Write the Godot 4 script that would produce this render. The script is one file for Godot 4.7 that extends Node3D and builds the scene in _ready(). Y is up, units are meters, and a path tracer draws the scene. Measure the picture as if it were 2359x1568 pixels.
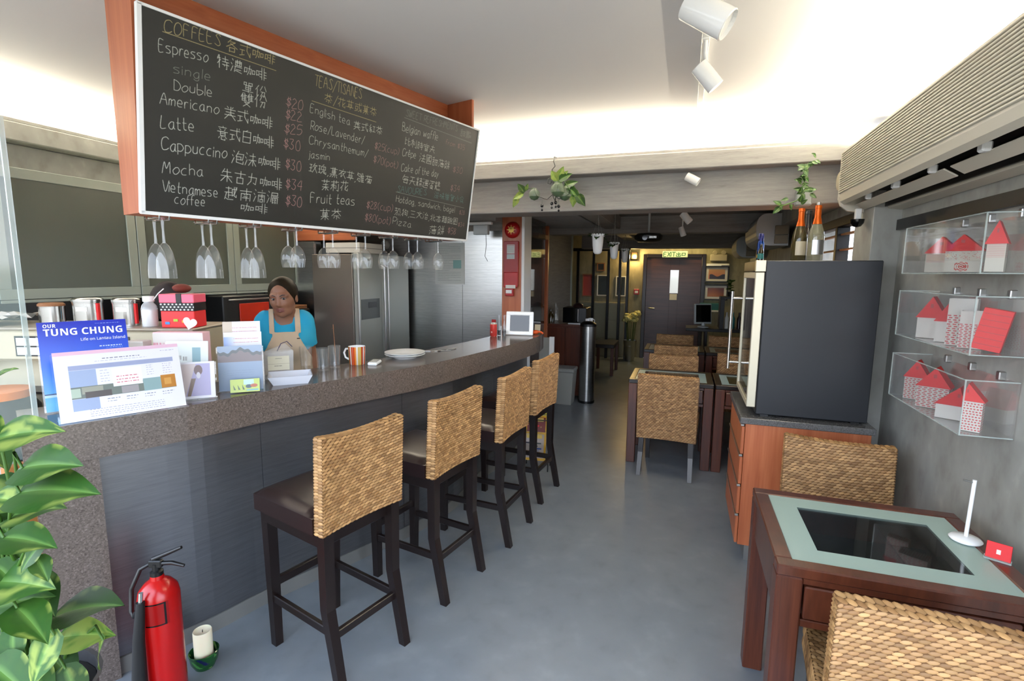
extends Node3D
# A small cafe: bar counter with menu board on the left, dining aisle on the right.

class MB:
	var v := PackedVector3Array()
	var n := PackedVector3Array()
	var c := PackedColorArray()
	var t := PackedVector2Array()
	var ix := PackedInt32Array()
	var xf := Transform3D()
	var col := Color(1, 1, 1)
	func at(o: Vector3, b := Basis()):
		xf = Transform3D(b, o)
		return self
	func add(p: Vector3, nn: Vector3, uv := Vector2.ZERO) -> int:
		v.push_back(xf * p)
		n.push_back((xf.basis * nn).normalized())
		c.push_back(col)
		t.push_back(uv)
		return v.size() - 1
	func tri(a: Vector3, b: Vector3, d: Vector3):
		var nn := (b - a).cross(d - a)
		if nn.length_squared() < 1e-16:
			return
		nn = nn.normalized()
		var i := add(a, nn)
		add(b, nn)
		add(d, nn)
		ix.append_array(PackedInt32Array([i, i + 2, i + 1]))
	func quad(a: Vector3, b: Vector3, d: Vector3, e: Vector3, uv := false):
		var nn := (b - a).cross(e - a)
		if nn.length_squared() < 1e-16:
			nn = (d - b).cross(e - b)
		nn = nn.normalized()
		var i := add(a, nn, Vector2(0, 1))
		add(b, nn, Vector2(1, 1))
		add(d, nn, Vector2(1, 0))
		add(e, nn, Vector2(0, 0))
		ix.append_array(PackedInt32Array([i, i + 2, i + 1, i, i + 3, i + 2]))
	func qo(a: Vector3, b: Vector3, d: Vector3, e: Vector3, out: Vector3):
		if (b - a).cross(e - a).dot(out) >= 0:
			quad(a, b, d, e)
		else:
			quad(e, d, b, a)
	func box(o: Vector3, s: Vector3, bev := 0.0):
		# chamfered box centred on o
		var hs := s * 0.5
		var b := minf(bev, minf(hs.x, minf(hs.y, hs.z)) * 0.9)
		for ax in 3:
			for sg in [-1.0, 1.0]:
				var nn := Vector3.ZERO
				nn[ax] = sg
				var u := Vector3.ZERO
				var w := Vector3.ZERO
				u[(ax + 1) % 3] = hs[(ax + 1) % 3] - b
				w[(ax + 2) % 3] = hs[(ax + 2) % 3] - b
				if sg < 0:
					var k := u
					u = w
					w = k
				var q := o + nn * hs[ax]
				quad(q - u - w, q + u - w, q + u + w, q - u + w)
		if b <= 0.0:
			return
		for ax in 3:
			var a1 := (ax + 1) % 3
			var a2 := (ax + 2) % 3
			for s1 in [-1.0, 1.0]:
				for s2 in [-1.0, 1.0]:
					var L := Vector3.ZERO
					L[ax] = hs[ax] - b
					var p1 := Vector3.ZERO
					p1[a1] = s1 * hs[a1]
					p1[a2] = s2 * (hs[a2] - b)
					var p2 := Vector3.ZERO
					p2[a1] = s1 * (hs[a1] - b)
					p2[a2] = s2 * hs[a2]
					qo(o + p1 - L, o + p1 + L, o + p2 + L, o + p2 - L, p1 + p2)
		for sx in [-1.0, 1.0]:
			for sy in [-1.0, 1.0]:
				for sz in [-1.0, 1.0]:
					var S := Vector3(sx, sy, sz)
					var px := o + Vector3(sx * hs.x, sy * (hs.y - b), sz * (hs.z - b))
					var py := o + Vector3(sx * (hs.x - b), sy * hs.y, sz * (hs.z - b))
					var pz := o + Vector3(sx * (hs.x - b), sy * (hs.y - b), sz * hs.z)
					if (py - px).cross(pz - px).dot(S) > 0:
						tri(px, py, pz)
					else:
						tri(px, pz, py)
	func bx(x0: float, x1: float, y0: float, y1: float, z0: float, z1: float, bev := 0.0):
		box(Vector3((x0 + x1) * 0.5, (y0 + y1) * 0.5, (z0 + z1) * 0.5), Vector3(absf(x1 - x0), absf(y1 - y0), absf(z1 - z0)), bev)
	func tube(pts: Array, rad, sides := 8, cap := true):
		# round bar through points; rad is a number or an array
		var m := pts.size()
		var up := Vector3.UP
		var d0: Vector3 = (pts[1] - pts[0]).normalized()
		if absf(d0.y) > 0.9:
			up = Vector3.RIGHT
		var side := d0.cross(up).normalized()
		var first := -1
		for i in m:
			var dir: Vector3 = (pts[mini(i + 1, m - 1)] - pts[maxi(i - 1, 0)]).normalized()
			side = (side - dir * side.dot(dir)).normalized()
			var o2 := dir.cross(side)
			var r: float = rad[i] if rad is Array else rad
			for k in sides + 1:
				var a := TAU * k / sides
				var nn := side * cos(a) + o2 * sin(a)
				var q := add(pts[i] + nn * r, nn, Vector2(float(k) / sides, float(i) / (m - 1)))
				if first < 0:
					first = q
			if i > 0:
				for k in sides:
					var a := first + (i - 1) * (sides + 1) + k
					var b := a + sides + 1
					ix.append_array(PackedInt32Array([a, b, a + 1, a + 1, b, b + 1]))
		if cap:
			for e in [0, m - 1]:
				var dir: Vector3 = (pts[1] - pts[0]).normalized() * -1.0 if e == 0 else (pts[m - 1] - pts[m - 2]).normalized()
				var ci := add(pts[e], dir)
				var ring := []
				for k in sides:
					ring.append(add((xf.affine_inverse() * v[first + e * (sides + 1) + k]), dir))
				for k in sides:
					if e == 0:
						ix.append_array(PackedInt32Array([ci, ring[k], ring[(k + 1) % sides]]))
					else:
						ix.append_array(PackedInt32Array([ci, ring[(k + 1) % sides], ring[k]]))
	func lathe(prof: Array, seg := 24, sweep := TAU):
		# prof: Vector2(radius, y) from bottom to top; outside to the right
		var m := prof.size()
		for i in m - 1:
			var p: Vector2 = prof[i]
			var q: Vector2 = prof[i + 1]
			var d := q - p
			if d.length_squared() < 1e-12:
				continue
			var nn := Vector2(d.y, -d.x).normalized()
			var n0 := nn
			var n1 := nn
			if i > 0:
				var e: Vector2 = p - prof[i - 1]
				var ne := Vector2(e.y, -e.x).normalized()
				if ne.dot(nn) > 0.72:
					n0 = (nn + ne).normalized()
			if i < m - 2:
				var e: Vector2 = prof[i + 2] - q
				var ne := Vector2(e.y, -e.x).normalized()
				if ne.dot(nn) > 0.72:
					n1 = (nn + ne).normalized()
			var st := v.size()
			for k in seg + 1:
				var a := sweep * k / seg
				var ca := cos(a)
				var sa := sin(a)
				add(Vector3(p.x * ca, p.y, p.x * sa), Vector3(n0.x * ca, n0.y, n0.x * sa), Vector2(float(k) / seg, float(i) / (m - 1)))
				add(Vector3(q.x * ca, q.y, q.x * sa), Vector3(n1.x * ca, n1.y, n1.x * sa), Vector2(float(k) / seg, float(i + 1) / (m - 1)))
			for k in seg:
				var a := st + k * 2
				ix.append_array(PackedInt32Array([a, a + 2, a + 1, a + 1, a + 2, a + 3]))
	func prism(poly: PackedVector2Array, y0: float, y1: float, bev := 0.0):
		# vertical extrusion of an x,z outline, its top edge chamfered
		var ply := poly
		if Geometry2D.is_polygon_clockwise(ply):
			ply = ply.duplicate()
			ply.reverse()
		var m := ply.size()
		var inner := ply
		if bev > 0:
			var offs := Geometry2D.offset_polygon(ply, -bev, Geometry2D.JOIN_MITER)
			if offs.size() == 1 and offs[0].size() == m:
				inner = offs[0]
				var best := 0
				for k in m:
					if inner[k].distance_squared_to(ply[0]) < inner[best].distance_squared_to(ply[0]):
						best = k
				var rot := PackedVector2Array()
				for k in m:
					rot.push_back(inner[(k + best) % m])
				inner = rot
			else:
				bev = 0.0
		var tr := Geometry2D.triangulate_polygon(inner)
		for i in range(0, tr.size(), 3):
			var a := inner[tr[i]]
			var b := inner[tr[i + 1]]
			var d := inner[tr[i + 2]]
			var up := (b - a).cross(d - a) < 0
			var A := Vector3(a.x, y1, a.y)
			var B := Vector3(b.x, y1, b.y)
			var D := Vector3(d.x, y1, d.y)
			if up:
				tri(A, B, D)
			else:
				tri(A, D, B)
		tr = Geometry2D.triangulate_polygon(ply)
		for i in range(0, tr.size(), 3):
			var a := ply[tr[i]]
			var b := ply[tr[i + 1]]
			var d := ply[tr[i + 2]]
			var up := (b - a).cross(d - a) < 0
			var A := Vector3(a.x, y0, a.y)
			var B := Vector3(b.x, y0, b.y)
			var D := Vector3(d.x, y0, d.y)
			if up:
				tri(A, D, B)
			else:
				tri(A, B, D)
		for i in m:
			var a := ply[i]
			var b := ply[(i + 1) % m]
			quad(Vector3(b.x, y0, b.y), Vector3(a.x, y0, a.y), Vector3(a.x, y1 - bev, a.y), Vector3(b.x, y1 - bev, b.y))
			if bev > 0:
				var e := inner[i]
				var g := inner[(i + 1) % m]
				quad(Vector3(b.x, y1 - bev, b.y), Vector3(a.x, y1 - bev, a.y), Vector3(e.x, y1, e.y), Vector3(g.x, y1, g.y))
	func ball(o: Vector3, r: Vector3, seg := 12, rings := 8):
		var st := v.size()
		for j in rings + 1:
			var ph := PI * j / rings
			for k in seg + 1:
				var a := TAU * k / seg
				var u := Vector3(sin(ph) * cos(a), cos(ph), sin(ph) * sin(a))
				add(o + u * r, Vector3(u.x / r.x, u.y / r.y, u.z / r.z).normalized(), Vector2(float(k) / seg, float(j) / rings))
		for j in rings:
			for k in seg:
				var a := st + j * (seg + 1) + k
				var b := a + seg + 1
				ix.append_array(PackedInt32Array([a, b, a + 1, a + 1, b, b + 1]))
	func mesh() -> ArrayMesh:
		var arr := []
		arr.resize(Mesh.ARRAY_MAX)
		arr[Mesh.ARRAY_VERTEX] = v
		arr[Mesh.ARRAY_NORMAL] = n
		arr[Mesh.ARRAY_COLOR] = c
		arr[Mesh.ARRAY_TEX_UV] = t
		arr[Mesh.ARRAY_INDEX] = ix
		var am := ArrayMesh.new()
		am.add_surface_from_arrays(Mesh.PRIMITIVE_TRIANGLES, arr)
		return am

var taken := {}
var M := {}
var rng := RandomNumberGenerator.new()

func V(x: float, y: float, z: float) -> Vector3:
	return Vector3(x, y, z)

func numbered(called: String) -> String:
	if not taken.has(called):
		taken[called] = 0
		return called
	taken[called] += 1
	return "%s_%03d" % [called, taken[called]]

func tag(o: Node, label: String, category: String, group := ""):
	o.set_meta("label", label)
	o.set_meta("category", category)
	if group:
		o.set_meta("group", group)
	return o

func thing(called: String, label: String, category: String, at := Vector3.ZERO, turn := 0.0, group := "") -> Node3D:
	var o := Node3D.new()
	o.name = numbered(called)
	add_child(o)
	o.position = at
	o.rotation.y = turn
	tag(o, label, category, group)
	return o

func part(mb: MB, called: String, m: Material, parent: Node, label := "") -> MeshInstance3D:
	var o := MeshInstance3D.new()
	o.mesh = mb.mesh()
	o.material_override = m
	o.name = numbered(called) if parent == self else called
	parent.add_child(o, true)
	if label:
		o.set_meta("label", label)
	return o

func inst(mesh: Mesh, called: String, m: Material, parent: Node, xf := Transform3D()) -> MeshInstance3D:
	var o := MeshInstance3D.new()
	o.mesh = mesh
	o.material_override = m
	o.name = called
	parent.add_child(o, true)
	o.transform = xf
	return o

func single(mb: MB, called: String, m: Material, label: String, category: String, at := Vector3.ZERO, turn := 0.0, group := "") -> MeshInstance3D:
	var o := part(mb, called, m, self)
	o.position = at
	o.rotation.y = turn
	tag(o, label, category, group)
	return o

func struct(mb: MB, called: String, m: Material) -> MeshInstance3D:
	var o := part(mb, called, m, self)
	o.set_meta("kind", "structure")
	return o

func copy(src: Node3D, label: String, at: Vector3, turn := 0.0) -> Node3D:
	var base := src.name.rstrip("0123456789").trim_suffix("_")
	var o: Node3D = src.duplicate()
	o.name = numbered(base)
	add_child(o)
	o.position = at
	o.rotation.y = turn
	o.set_meta("label", label)
	return o

func stuff(o: Node):
	o.set_meta("kind", "stuff")
	return o

# ---------------------------------------------------------------- materials
func noise_tex(kind: int, freq: float, stops: Array, size := 512, oct := 4, sd := 1, sx := 1.0) -> NoiseTexture2D:
	var nz := FastNoiseLite.new()
	nz.noise_type = kind
	nz.frequency = freq
	nz.fractal_octaves = oct
	nz.seed = sd
	var g := Gradient.new()
	g.offsets = PackedFloat32Array()
	g.colors = PackedColorArray()
	var off := PackedFloat32Array()
	var cs := PackedColorArray()
	for i in stops.size():
		off.push_back(float(i) / (stops.size() - 1))
		cs.push_back(stops[i])
	g.offsets = off
	g.colors = cs
	var tx := NoiseTexture2D.new()
	tx.width = size
	tx.height = size
	tx.seamless = true
	tx.noise = nz
	tx.color_ramp = g
	return tx

func grain_tex(stops: Array, size: int, stretch: int, freq: float, sd: int, mixed := 0.35) -> ImageTexture:
	# streaks along x, for wood and brushed metal
	var a := FastNoiseLite.new()
	a.seed = sd
	a.frequency = freq
	a.fractal_octaves = 4
	var b := FastNoiseLite.new()
	b.seed = sd + 7
	b.frequency = freq * 6.0
	b.fractal_octaves = 2
	var ia := a.get_seamless_image(size / stretch, size)
	ia.resize(size, size, Image.INTERPOLATE_CUBIC)
	var ib := b.get_seamless_image(size / stretch, size)
	ib.resize(size, size, Image.INTERPOLATE_CUBIC)
	var im := Image.create(size, size, false, Image.FORMAT_RGB8)
	for y in size:
		for x in size:
			var f := clampf(ia.get_pixel(x, y).r * (1.0 - mixed) + ib.get_pixel(x, y).r * mixed, 0.0, 0.999) * (stops.size() - 1)
			var k := int(f)
			im.set_pixel(x, y, (stops[k] as Color).lerp(stops[k + 1], f - k))
	return ImageTexture.create_from_image(im)

func mat(key: String, col: Color, rough := 0.6, metal := 0.0) -> StandardMaterial3D:
	var m := StandardMaterial3D.new()
	m.resource_name = key
	m.albedo_color = col
	m.roughness = rough
	m.metallic = metal
	M[key] = m
	return m

func tri_tex(m: StandardMaterial3D, tx: Texture2D, sc: Vector3, world := true):
	m.albedo_texture = tx
	m.uv1_triplanar = true
	m.uv1_world_triplanar = world
	m.uv1_scale = sc
	m.uv1_triplanar_sharpness = 8.0
	return m

func materials():
	var S := FastNoiseLite.TYPE_SIMPLEX_SMOOTH
	var conc := noise_tex(S, 0.012, [Color(0.50, 0.49, 0.47), Color(0.57, 0.57, 0.545), Color(0.60, 0.60, 0.575), Color(0.68, 0.675, 0.645)], 1024, 6, 3)
	tri_tex(mat("concrete", Color(1, 1, 1), 0.62), conc, Vector3(0.5, 0.32, 0.5))
	var cb := grain_tex([Color(0.46, 0.45, 0.44), Color(0.56, 0.55, 0.54), Color(0.60, 0.59, 0.575), Color(0.65, 0.64, 0.62)], 1024, 8, 0.03, 12)
	tri_tex(mat("board_concrete", Color(1, 1, 1), 0.7), cb, Vector3(0.6, 0.9, 0.6))
	tri_tex(mat("dark_concrete", Color(0.95, 0.94, 0.93), 0.7), cb, Vector3(0.5, 0.9, 0.5))
	tri_tex(mat("far_wall", Color(0.93, 0.89, 0.76), 0.7), conc, Vector3(0.7, 0.3, 0.7))
	tri_tex(mat("floor", Color(1, 1, 1), 0.27), noise_tex(S, 0.01, [Color(0.405, 0.43, 0.455), Color(0.435, 0.46, 0.485), Color(0.445, 0.47, 0.495), Color(0.475, 0.50, 0.525)], 1024, 6, 5), Vector3(0.45, 0.45, 0.45))
	M.floor.roughness_texture = noise_tex(S, 0.01, [Color(0.8, 0.8, 0.8), Color(1, 1, 1)], 512, 3, 6)
	M.floor.roughness = 0.36
	mat("ceiling", Color(0.86, 0.85, 0.85), 0.85)
	mat("white", Color(0.88, 0.88, 0.87), 0.45)
	mat("gloss_white", Color(0.92, 0.92, 0.91), 0.15)
	mat("paper", Color(0.84, 0.83, 0.80), 0.8)
	var oak := grain_tex([Color(0.58, 0.295, 0.17), Color(0.655, 0.365, 0.225), Color(0.71, 0.425, 0.275)], 512, 10, 0.012, 21)
	tri_tex(mat("cherry", Color(1, 1, 1), 0.38), oak, Vector3(0.8, 2.0, 2.0))
	var oakv := grain_tex([Color(0.58, 0.295, 0.17), Color(0.655, 0.365, 0.225), Color(0.71, 0.425, 0.275)], 512, 10, 0.012, 21)
	var imv: Image = oakv.get_image()
	imv.rotate_90(CLOCKWISE)
	tri_tex(mat("cherry_v", Color(1, 1, 1), 0.38), ImageTexture.create_from_image(imv), Vector3(2.0, 0.8, 2.0))
	var walnut := grain_tex([Color(0.21, 0.095, 0.06), Color(0.29, 0.14, 0.085), Color(0.36, 0.185, 0.115)], 512, 10, 0.015, 31)
	tri_tex(mat("walnut", Color(1, 1, 1), 0.3), walnut, Vector3(1.2, 3.0, 3.0), false)
	M.walnut.clearcoat_enabled = true
	M.walnut.clearcoat = 0.4
	M.walnut.clearcoat_roughness = 0.2
	var imw: Image = walnut.get_image()
	imw.rotate_90(CLOCKWISE)
	tri_tex(mat("walnut_v", Color(1.35, 1.2, 1.1).clamp(), 0.3), ImageTexture.create_from_image(imw), Vector3(3.0, 1.2, 3.0), false)
	mat("espresso", Color(0.085, 0.05, 0.042), 0.3)
	tri_tex(mat("door_wood", Color(1, 1, 1), 0.32), grain_tex([Color(0.15, 0.085, 0.075), Color(0.23, 0.135, 0.12), Color(0.30, 0.185, 0.165)], 512, 12, 0.02, 41), Vector3(0.7, 1.6, 1.0))
	mat("leather", Color(0.115, 0.06, 0.055), 0.33)
	mat("wicker", Color(1, 1, 1), 0.6)
	M.wicker.vertex_color_use_as_albedo = true
	mat("vertex", Color(1, 1, 1), 0.55)
	M.vertex.vertex_color_use_as_albedo = true
	mat("leaf", Color(1, 1, 1), 0.48)
	M.leaf.vertex_color_use_as_albedo = true
	M.leaf.metallic_specular = 0.35
	M.leaf.backlight_enabled = true
	M.leaf.backlight = Color(0.06, 0.11, 0.01)
	tri_tex(mat("granite", Color(1, 1, 1), 0.16), noise_tex(FastNoiseLite.TYPE_VALUE, 0.22, [Color(0.23, 0.20, 0.18), Color(0.34, 0.305, 0.28), Color(0.38, 0.345, 0.32), Color(0.50, 0.46, 0.43)], 512, 2, 15), Vector3(2.2, 2.2, 2.2))
	tri_tex(mat("grey_top", Color(1, 1, 1), 0.2), noise_tex(FastNoiseLite.TYPE_VALUE, 0.22, [Color(0.26, 0.255, 0.25), Color(0.36, 0.355, 0.35), Color(0.42, 0.415, 0.41)], 512, 2, 16), Vector3(2.2, 2.2, 2.2))
	var brush := grain_tex([Color(0.60, 0.60, 0.59), Color(0.68, 0.68, 0.67), Color(0.75, 0.75, 0.74)], 512, 16, 0.05, 51, 0.6)
	tri_tex(mat("steel", Color(1, 1, 1), 0.28, 1.0), brush, Vector3(1.0, 2.0, 1.0))
	tri_tex(mat("bar_panel", Color(0.66, 0.67, 0.70), 0.33, 0.8), brush, Vector3(1.0, 2.0, 1.0))
	mat("chrome", Color(0.86, 0.86, 0.85), 0.16, 1.0)
	mat("satin", Color(0.72, 0.72, 0.71), 0.32, 1.0)
	mat("alu", Color(0.60, 0.63, 0.58), 0.42, 0.25)
	mat("black", Color(0.02, 0.02, 0.022), 0.4)
	mat("gloss_black", Color(0.015, 0.015, 0.016), 0.08)
	mat("rubber", Color(0.03, 0.03, 0.033), 0.6)
	mat("navy", Color(0.085, 0.095, 0.115), 0.42)
	mat("red", Color(0.66, 0.05, 0.045), 0.25)
	mat("sign_red", Color(0.62, 0.04, 0.045), 0.4)
	mat("card_red", Color(0.80, 0.07, 0.08), 0.6)
	mat("cream", Color(0.70, 0.66, 0.56), 0.4)
	mat("ac_white", Color(0.78, 0.755, 0.69), 0.42)
	mat("ac_grey", Color(0.66, 0.68, 0.68), 0.45)
	mat("orange", Color(0.85, 0.33, 0.08), 0.5)
	mat("wine", Color(0.16, 0.12, 0.03), 0.08)
	mat("foil", Color(0.80, 0.36, 0.08), 0.3, 0.6)
	mat("tile_black", Color(0.03, 0.022, 0.02), 0.15)
	mat("grey_plastic", Color(0.55, 0.55, 0.53), 0.5)
	mat("dark_frame", Color(0.045, 0.05, 0.055), 0.35, 0.3)
	mat("wax", Color(0.90, 0.86, 0.74), 0.5)
	M.wax.subsurf_scatter_enabled = true
	M.wax.subsurf_scatter_strength = 0.3
	var g := mat("glass", Color(0.93, 0.97, 0.95, 0.10), 0.02)
	g.transparency = BaseMaterial3D.TRANSPARENCY_ALPHA
	g = mat("pane", Color(0.80, 0.88, 0.84, 0.05), 0.03)
	g.transparency = BaseMaterial3D.TRANSPARENCY_ALPHA
	g.metallic_specular = 0.2
	g = mat("wineglass", Color(0.92, 0.95, 0.94, 0.03), 0.02)
	g.transparency = BaseMaterial3D.TRANSPARENCY_ALPHA
	g = mat("acrylic", Color(0.93, 0.95, 0.95, 0.015), 0.02)
	g.transparency = BaseMaterial3D.TRANSPARENCY_ALPHA
	g = mat("acrylic_edge", Color(0.80, 0.85, 0.83, 0.35), 0.1)
	g.transparency = BaseMaterial3D.TRANSPARENCY_ALPHA
	g = mat("frosted", Color(0.62, 0.70, 0.66, 0.92), 0.3)
	g.transparency = BaseMaterial3D.TRANSPARENCY_ALPHA
	g = mat("dark_glass", Color(0.10, 0.12, 0.11, 0.35), 0.03)
	g.transparency = BaseMaterial3D.TRANSPARENCY_ALPHA
	g = mat("cabinet_glass", Color(0.40, 0.42, 0.37, 0.72), 0.32)
	g.transparency = BaseMaterial3D.TRANSPARENCY_ALPHA

func print_mat(key: String, im: Image, rough := 0.35) -> StandardMaterial3D:
	var m := mat(key, Color(1, 1, 1), rough)
	m.albedo_color = Color(0.86, 0.86, 0.86)
	m.albedo_texture = ImageTexture.create_from_image(im)
	return m

func blank(w: int, h: int, c: Color) -> Image:
	var im := Image.create(w, h, false, Image.FORMAT_RGB8)
	im.fill(c)
	return im

func rect(im: Image, x: float, y: float, w: float, h: float, c: Color):
	# fractions of the picture
	var W := im.get_width()
	var H := im.get_height()
	im.fill_rect(Rect2i(int(x * W), int(y * H), maxi(1, int(w * W)), maxi(1, int(h * H))), c)

func scribble(im: Image, x: float, y: float, w: float, c: Color, th := 0.012):
	# a line of print too small to read
	var p := x
	while p < x + w:
		var d := rng.randf_range(0.008, 0.03)
		rect(im, p, y, minf(d, x + w - p), th, c)
		p += d + 0.008
func _ready():
	rng.seed = 4711
	# ---- camera (2359 x 1568, focal length 1172 px)
	var cam := Camera3D.new()
	cam.name = "camera"
	add_child(cam)
	cam.fov = rad_to_deg(2.0 * atan(784.0 / 1172.0))
	cam.near = 0.05
	cam.position = V(0, 1.68, 0)
	cam.basis = Basis.from_euler(Vector3(deg_to_rad(-7.65), deg_to_rad(18.6), deg_to_rad(0.5)), EULER_ORDER_YXZ)
	cam.current = true
	# ---- sky, exposure
	var we := WorldEnvironment.new()
	we.name = "environment"
	var env := Environment.new()
	var sky := Sky.new()
	var sm := ProceduralSkyMaterial.new()
	sm.sky_top_color = Color(0.80, 0.87, 0.97)
	sm.sky_horizon_color = Color(0.93, 0.95, 0.98)
	sm.ground_bottom_color = Color(0.45, 0.44, 0.42)
	sm.ground_horizon_color = Color(0.70, 0.70, 0.69)
	sm.sky_energy_multiplier = 2.2
	sm.ground_energy_multiplier = 1.4
	sm.sun_angle_max = 0.0
	sky.sky_material = sm
	env.background_mode = Environment.BG_SKY
	env.sky = sky
	env.tonemap_mode = Environment.TONE_MAPPER_LINEAR
	env.tonemap_exposure = 1.3
	env.sdfgi_enabled = true
	env.ssao_enabled = true
	env.ssil_enabled = true
	we.environment = env
	add_child(we)
	# high sun on the pavement outside; it does not reach the room directly
	var sun := DirectionalLight3D.new()
	sun.name = "sun"
	sun.light_color = Color(1.0, 0.96, 0.90)
	sun.light_energy = 6.0
	sun.light_angular_distance = 0.6
	sun.shadow_enabled = true
	sun.sky_mode = DirectionalLight3D.SKY_MODE_LIGHT_ONLY
	add_child(sun)
	sun.look_at_from_position(V(5, 9, 1.2), V(0, 0, 0.6))
	materials()
	structure()
	cove_lights()
	furniture()
	bar()
	chalkboard()
	kitchen()
	person()
	right_side()
	rear()
	counter_things()
	plants()
# ---------------------------------------------------------------- the room
const CEIL := 2.78
func structure():
	var b := MB.new()
	b.bx(-4.6, 1.6, -0.15, 0.0, -10.8, -0.9)
	struct(b, "floor", M.floor)
	b = MB.new()
	b.bx(-9, 9, -0.2, -0.02, -0.9, 9)
	tri_tex(mat("pavement", Color(0.75, 0.74, 0.72), 0.8), M.concrete.albedo_texture, Vector3(0.4, 0.4, 0.4))
	struct(b, "floor_pavement", M.pavement)
	b = MB.new()
	b.bx(-4.6, 1.6, CEIL, CEIL + 0.2, -4.6, -0.9)
	struct(b, "ceiling", M.ceiling)
	# the upper storey goes on over the pavement
	b = MB.new()
	b.bx(-7, 5, CEIL + 0.02, CEIL + 0.3, -0.9, 0.4)
	struct(b, "ceiling_canopy", M.dark_concrete)
	# beam across the room with the lip that hides the cove light
	b = MB.new()
	b.bx(-4.25, 1.12, 2.19, CEIL, -4.62, -4.30, 0.006)
	var beam := struct(b, "trim_beam", M.board_concrete)
	b = MB.new()
	b.bx(-4.25, 1.12, 2.46, 2.585, -4.31, -4.16, 0.006)
	b.bx(-4.25, 1.12, 2.585, 2.61, -4.21, -4.18, 0.004)
	part(b, "lip", M.board_concrete, beam)
	# left wall with beam and lip over the cupboards
	b = MB.new()
	b.bx(-4.6, -4.25, 0, CEIL, -10.8, -0.9)
	struct(b, "wall_left", M.concrete)
	b = MB.new()
	b.bx(-4.26, -4.13, 2.2, 2.47, -4.3, -0.95, 0.006)
	b.bx(-4.26, -4.02, 2.47, 2.585, -4.3, -0.95, 0.006)
	b.bx(-4.06, -4.03, 2.585, 2.61, -4.3, -0.95, 0.004)
	struct(b, "trim_left_beam", M.concrete)
	# right wall: plain to the pilaster, then a slatted window, then plain
	b = MB.new()
	b.bx(1.12, 1.34, 0, CEIL, -3.42, -0.9)
	struct(b, "wall_right", M.concrete)
	b = MB.new()
	b.bx(0.985, 1.34, 0, 2.44, -3.75, -3.42, 0.004)
	struct(b, "wall_pilaster", M.concrete)
	b = MB.new()
	b.bx(1.12, 1.34, 0, 1.05, -5.6, -3.75)
	b.bx(1.12, 1.34, 2.12, 2.62, -5.6, -3.75)
	b.bx(1.12, 1.34, 0, 2.62, -10.8, -5.6)
	struct(b, "wall_right_rear", M.concrete)
	b = MB.new()
	b.bx(1.0, 1.125, 2.44, 2.51, -4.17, -0.95, 0.006)
	b.bx(1.0, 1.02, 2.51, 2.535, -4.17, -0.95, 0.004)
	struct(b, "trim_right_ledge", M.concrete)
	b = MB.new()
	b.bx(1.095, 1.125, 1.93, 1.985, -3.41, -0.9)
	struct(b, "trim_right_rail", M.dark_frame)
	# slatted window in the right wall
	var win := Node3D.new()
	win.name = "window_1"
	win.set_meta("kind", "structure")
	add_child(win)
	b = MB.new()
	b.bx(1.11, 1.2, 2.05, 2.12, -5.6, -3.75, 0.004)
	b.bx(1.11, 1.2, 1.05, 1.11, -5.6, -3.75, 0.004)
	b.bx(1.11, 1.2, 1.11, 2.05, -3.82, -3.75, 0.004)
	b.bx(1.11, 1.2, 1.11, 2.05, -5.6, -5.53, 0.004)
	b.bx(1.11, 1.2, 1.11, 2.05, -4.72, -4.66, 0.004)
	part(b, "window_frame", M.dark_frame, win)
	mat("slat_wood", Color(0.72, 0.50, 0.33), 0.5)
	var sl := MB.new()
	sl.box(V(0, 0, 0), V(0.07, 0.014, 1.72), 0.003)
	var slm := sl.mesh()
	for i in 8:
		inst(slm, "slat", M.slat_wood, win, Transform3D(Basis(Vector3(0, 0, 1), 0.12), V(1.17, 1.17 + i * 0.118, -4.675)))
	b = MB.new()
	b.bx(1.24, 1.246, 1.1, 2.06, -5.55, -3.8)
	part(b, "pane", M.pane, win)
	# rear room: lower concrete ceiling and its beams
	b = MB.new()
	b.bx(-4.6, 1.6, 2.42, 2.62, -10.8, -4.6)
	struct(b, "ceiling_rear", M.dark_concrete)
	var n := 1
	for e in [[-7.25, -7.0, 2.2], [-8.4, -8.2, 2.3], [-9.75, -9.5, 2.12]]:
		b = MB.new()
		b.bx(-1.85, 1.12, e[2], 2.43, e[0], e[1], 0.006)
		b.bx(-1.85, 1.12, e[2] + 0.05, e[2] + 0.075, e[1], e[1] + 0.02)
		struct(b, "trim_%d" % n, M.dark_concrete)
		n += 1
	b = MB.new()
	b.bx(-1.05, -0.85, 2.26, 2.43, -9.5, -4.62, 0.006)
	struct(b, "trim_4", M.dark_concrete)
	b = MB.new()
	b.bx(0.95, 1.125, 2.2, 2.43, -10.4, -4.62, 0.006)
	struct(b, "trim_5", M.concrete)
	# corrugated sheet under the rear ceiling, on the left
	b = MB.new()
	for i in 46:
		var z := -4.75 - i * 0.07
		b.bx(-1.85, -1.12, 2.285, 2.30, z - 0.05, z, 0.004)
	b.bx(-1.85, -1.12, 2.30, 2.31, -8.0, -4.7)
	stuff(struct(b, "ceiling_corrugated", mat("corrugated", Color(0.55, 0.55, 0.55), 0.5)))
	# kitchen end: steel sheet wall
	b = MB.new()
	b.bx(-4.25, -1.87, 0, 2.2, -5.45, -5.26)
	b.bx(-4.25, -1.87, 2.2, 2.43, -5.45, -5.0)
	struct(b, "wall_kitchen", M.dark_concrete)
	var ws := Node3D.new()
	ws.name = "wall_steel"
	ws.set_meta("kind", "structure")
	add_child(ws)
	for e in [[-3.05, -2.36], [-2.357, -1.88]]:
		b = MB.new()
		b.bx(e[0], e[1], 0, 2.12, -5.262, -5.25, 0.001)
		part(b, "panel", M.steel, ws)
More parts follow.
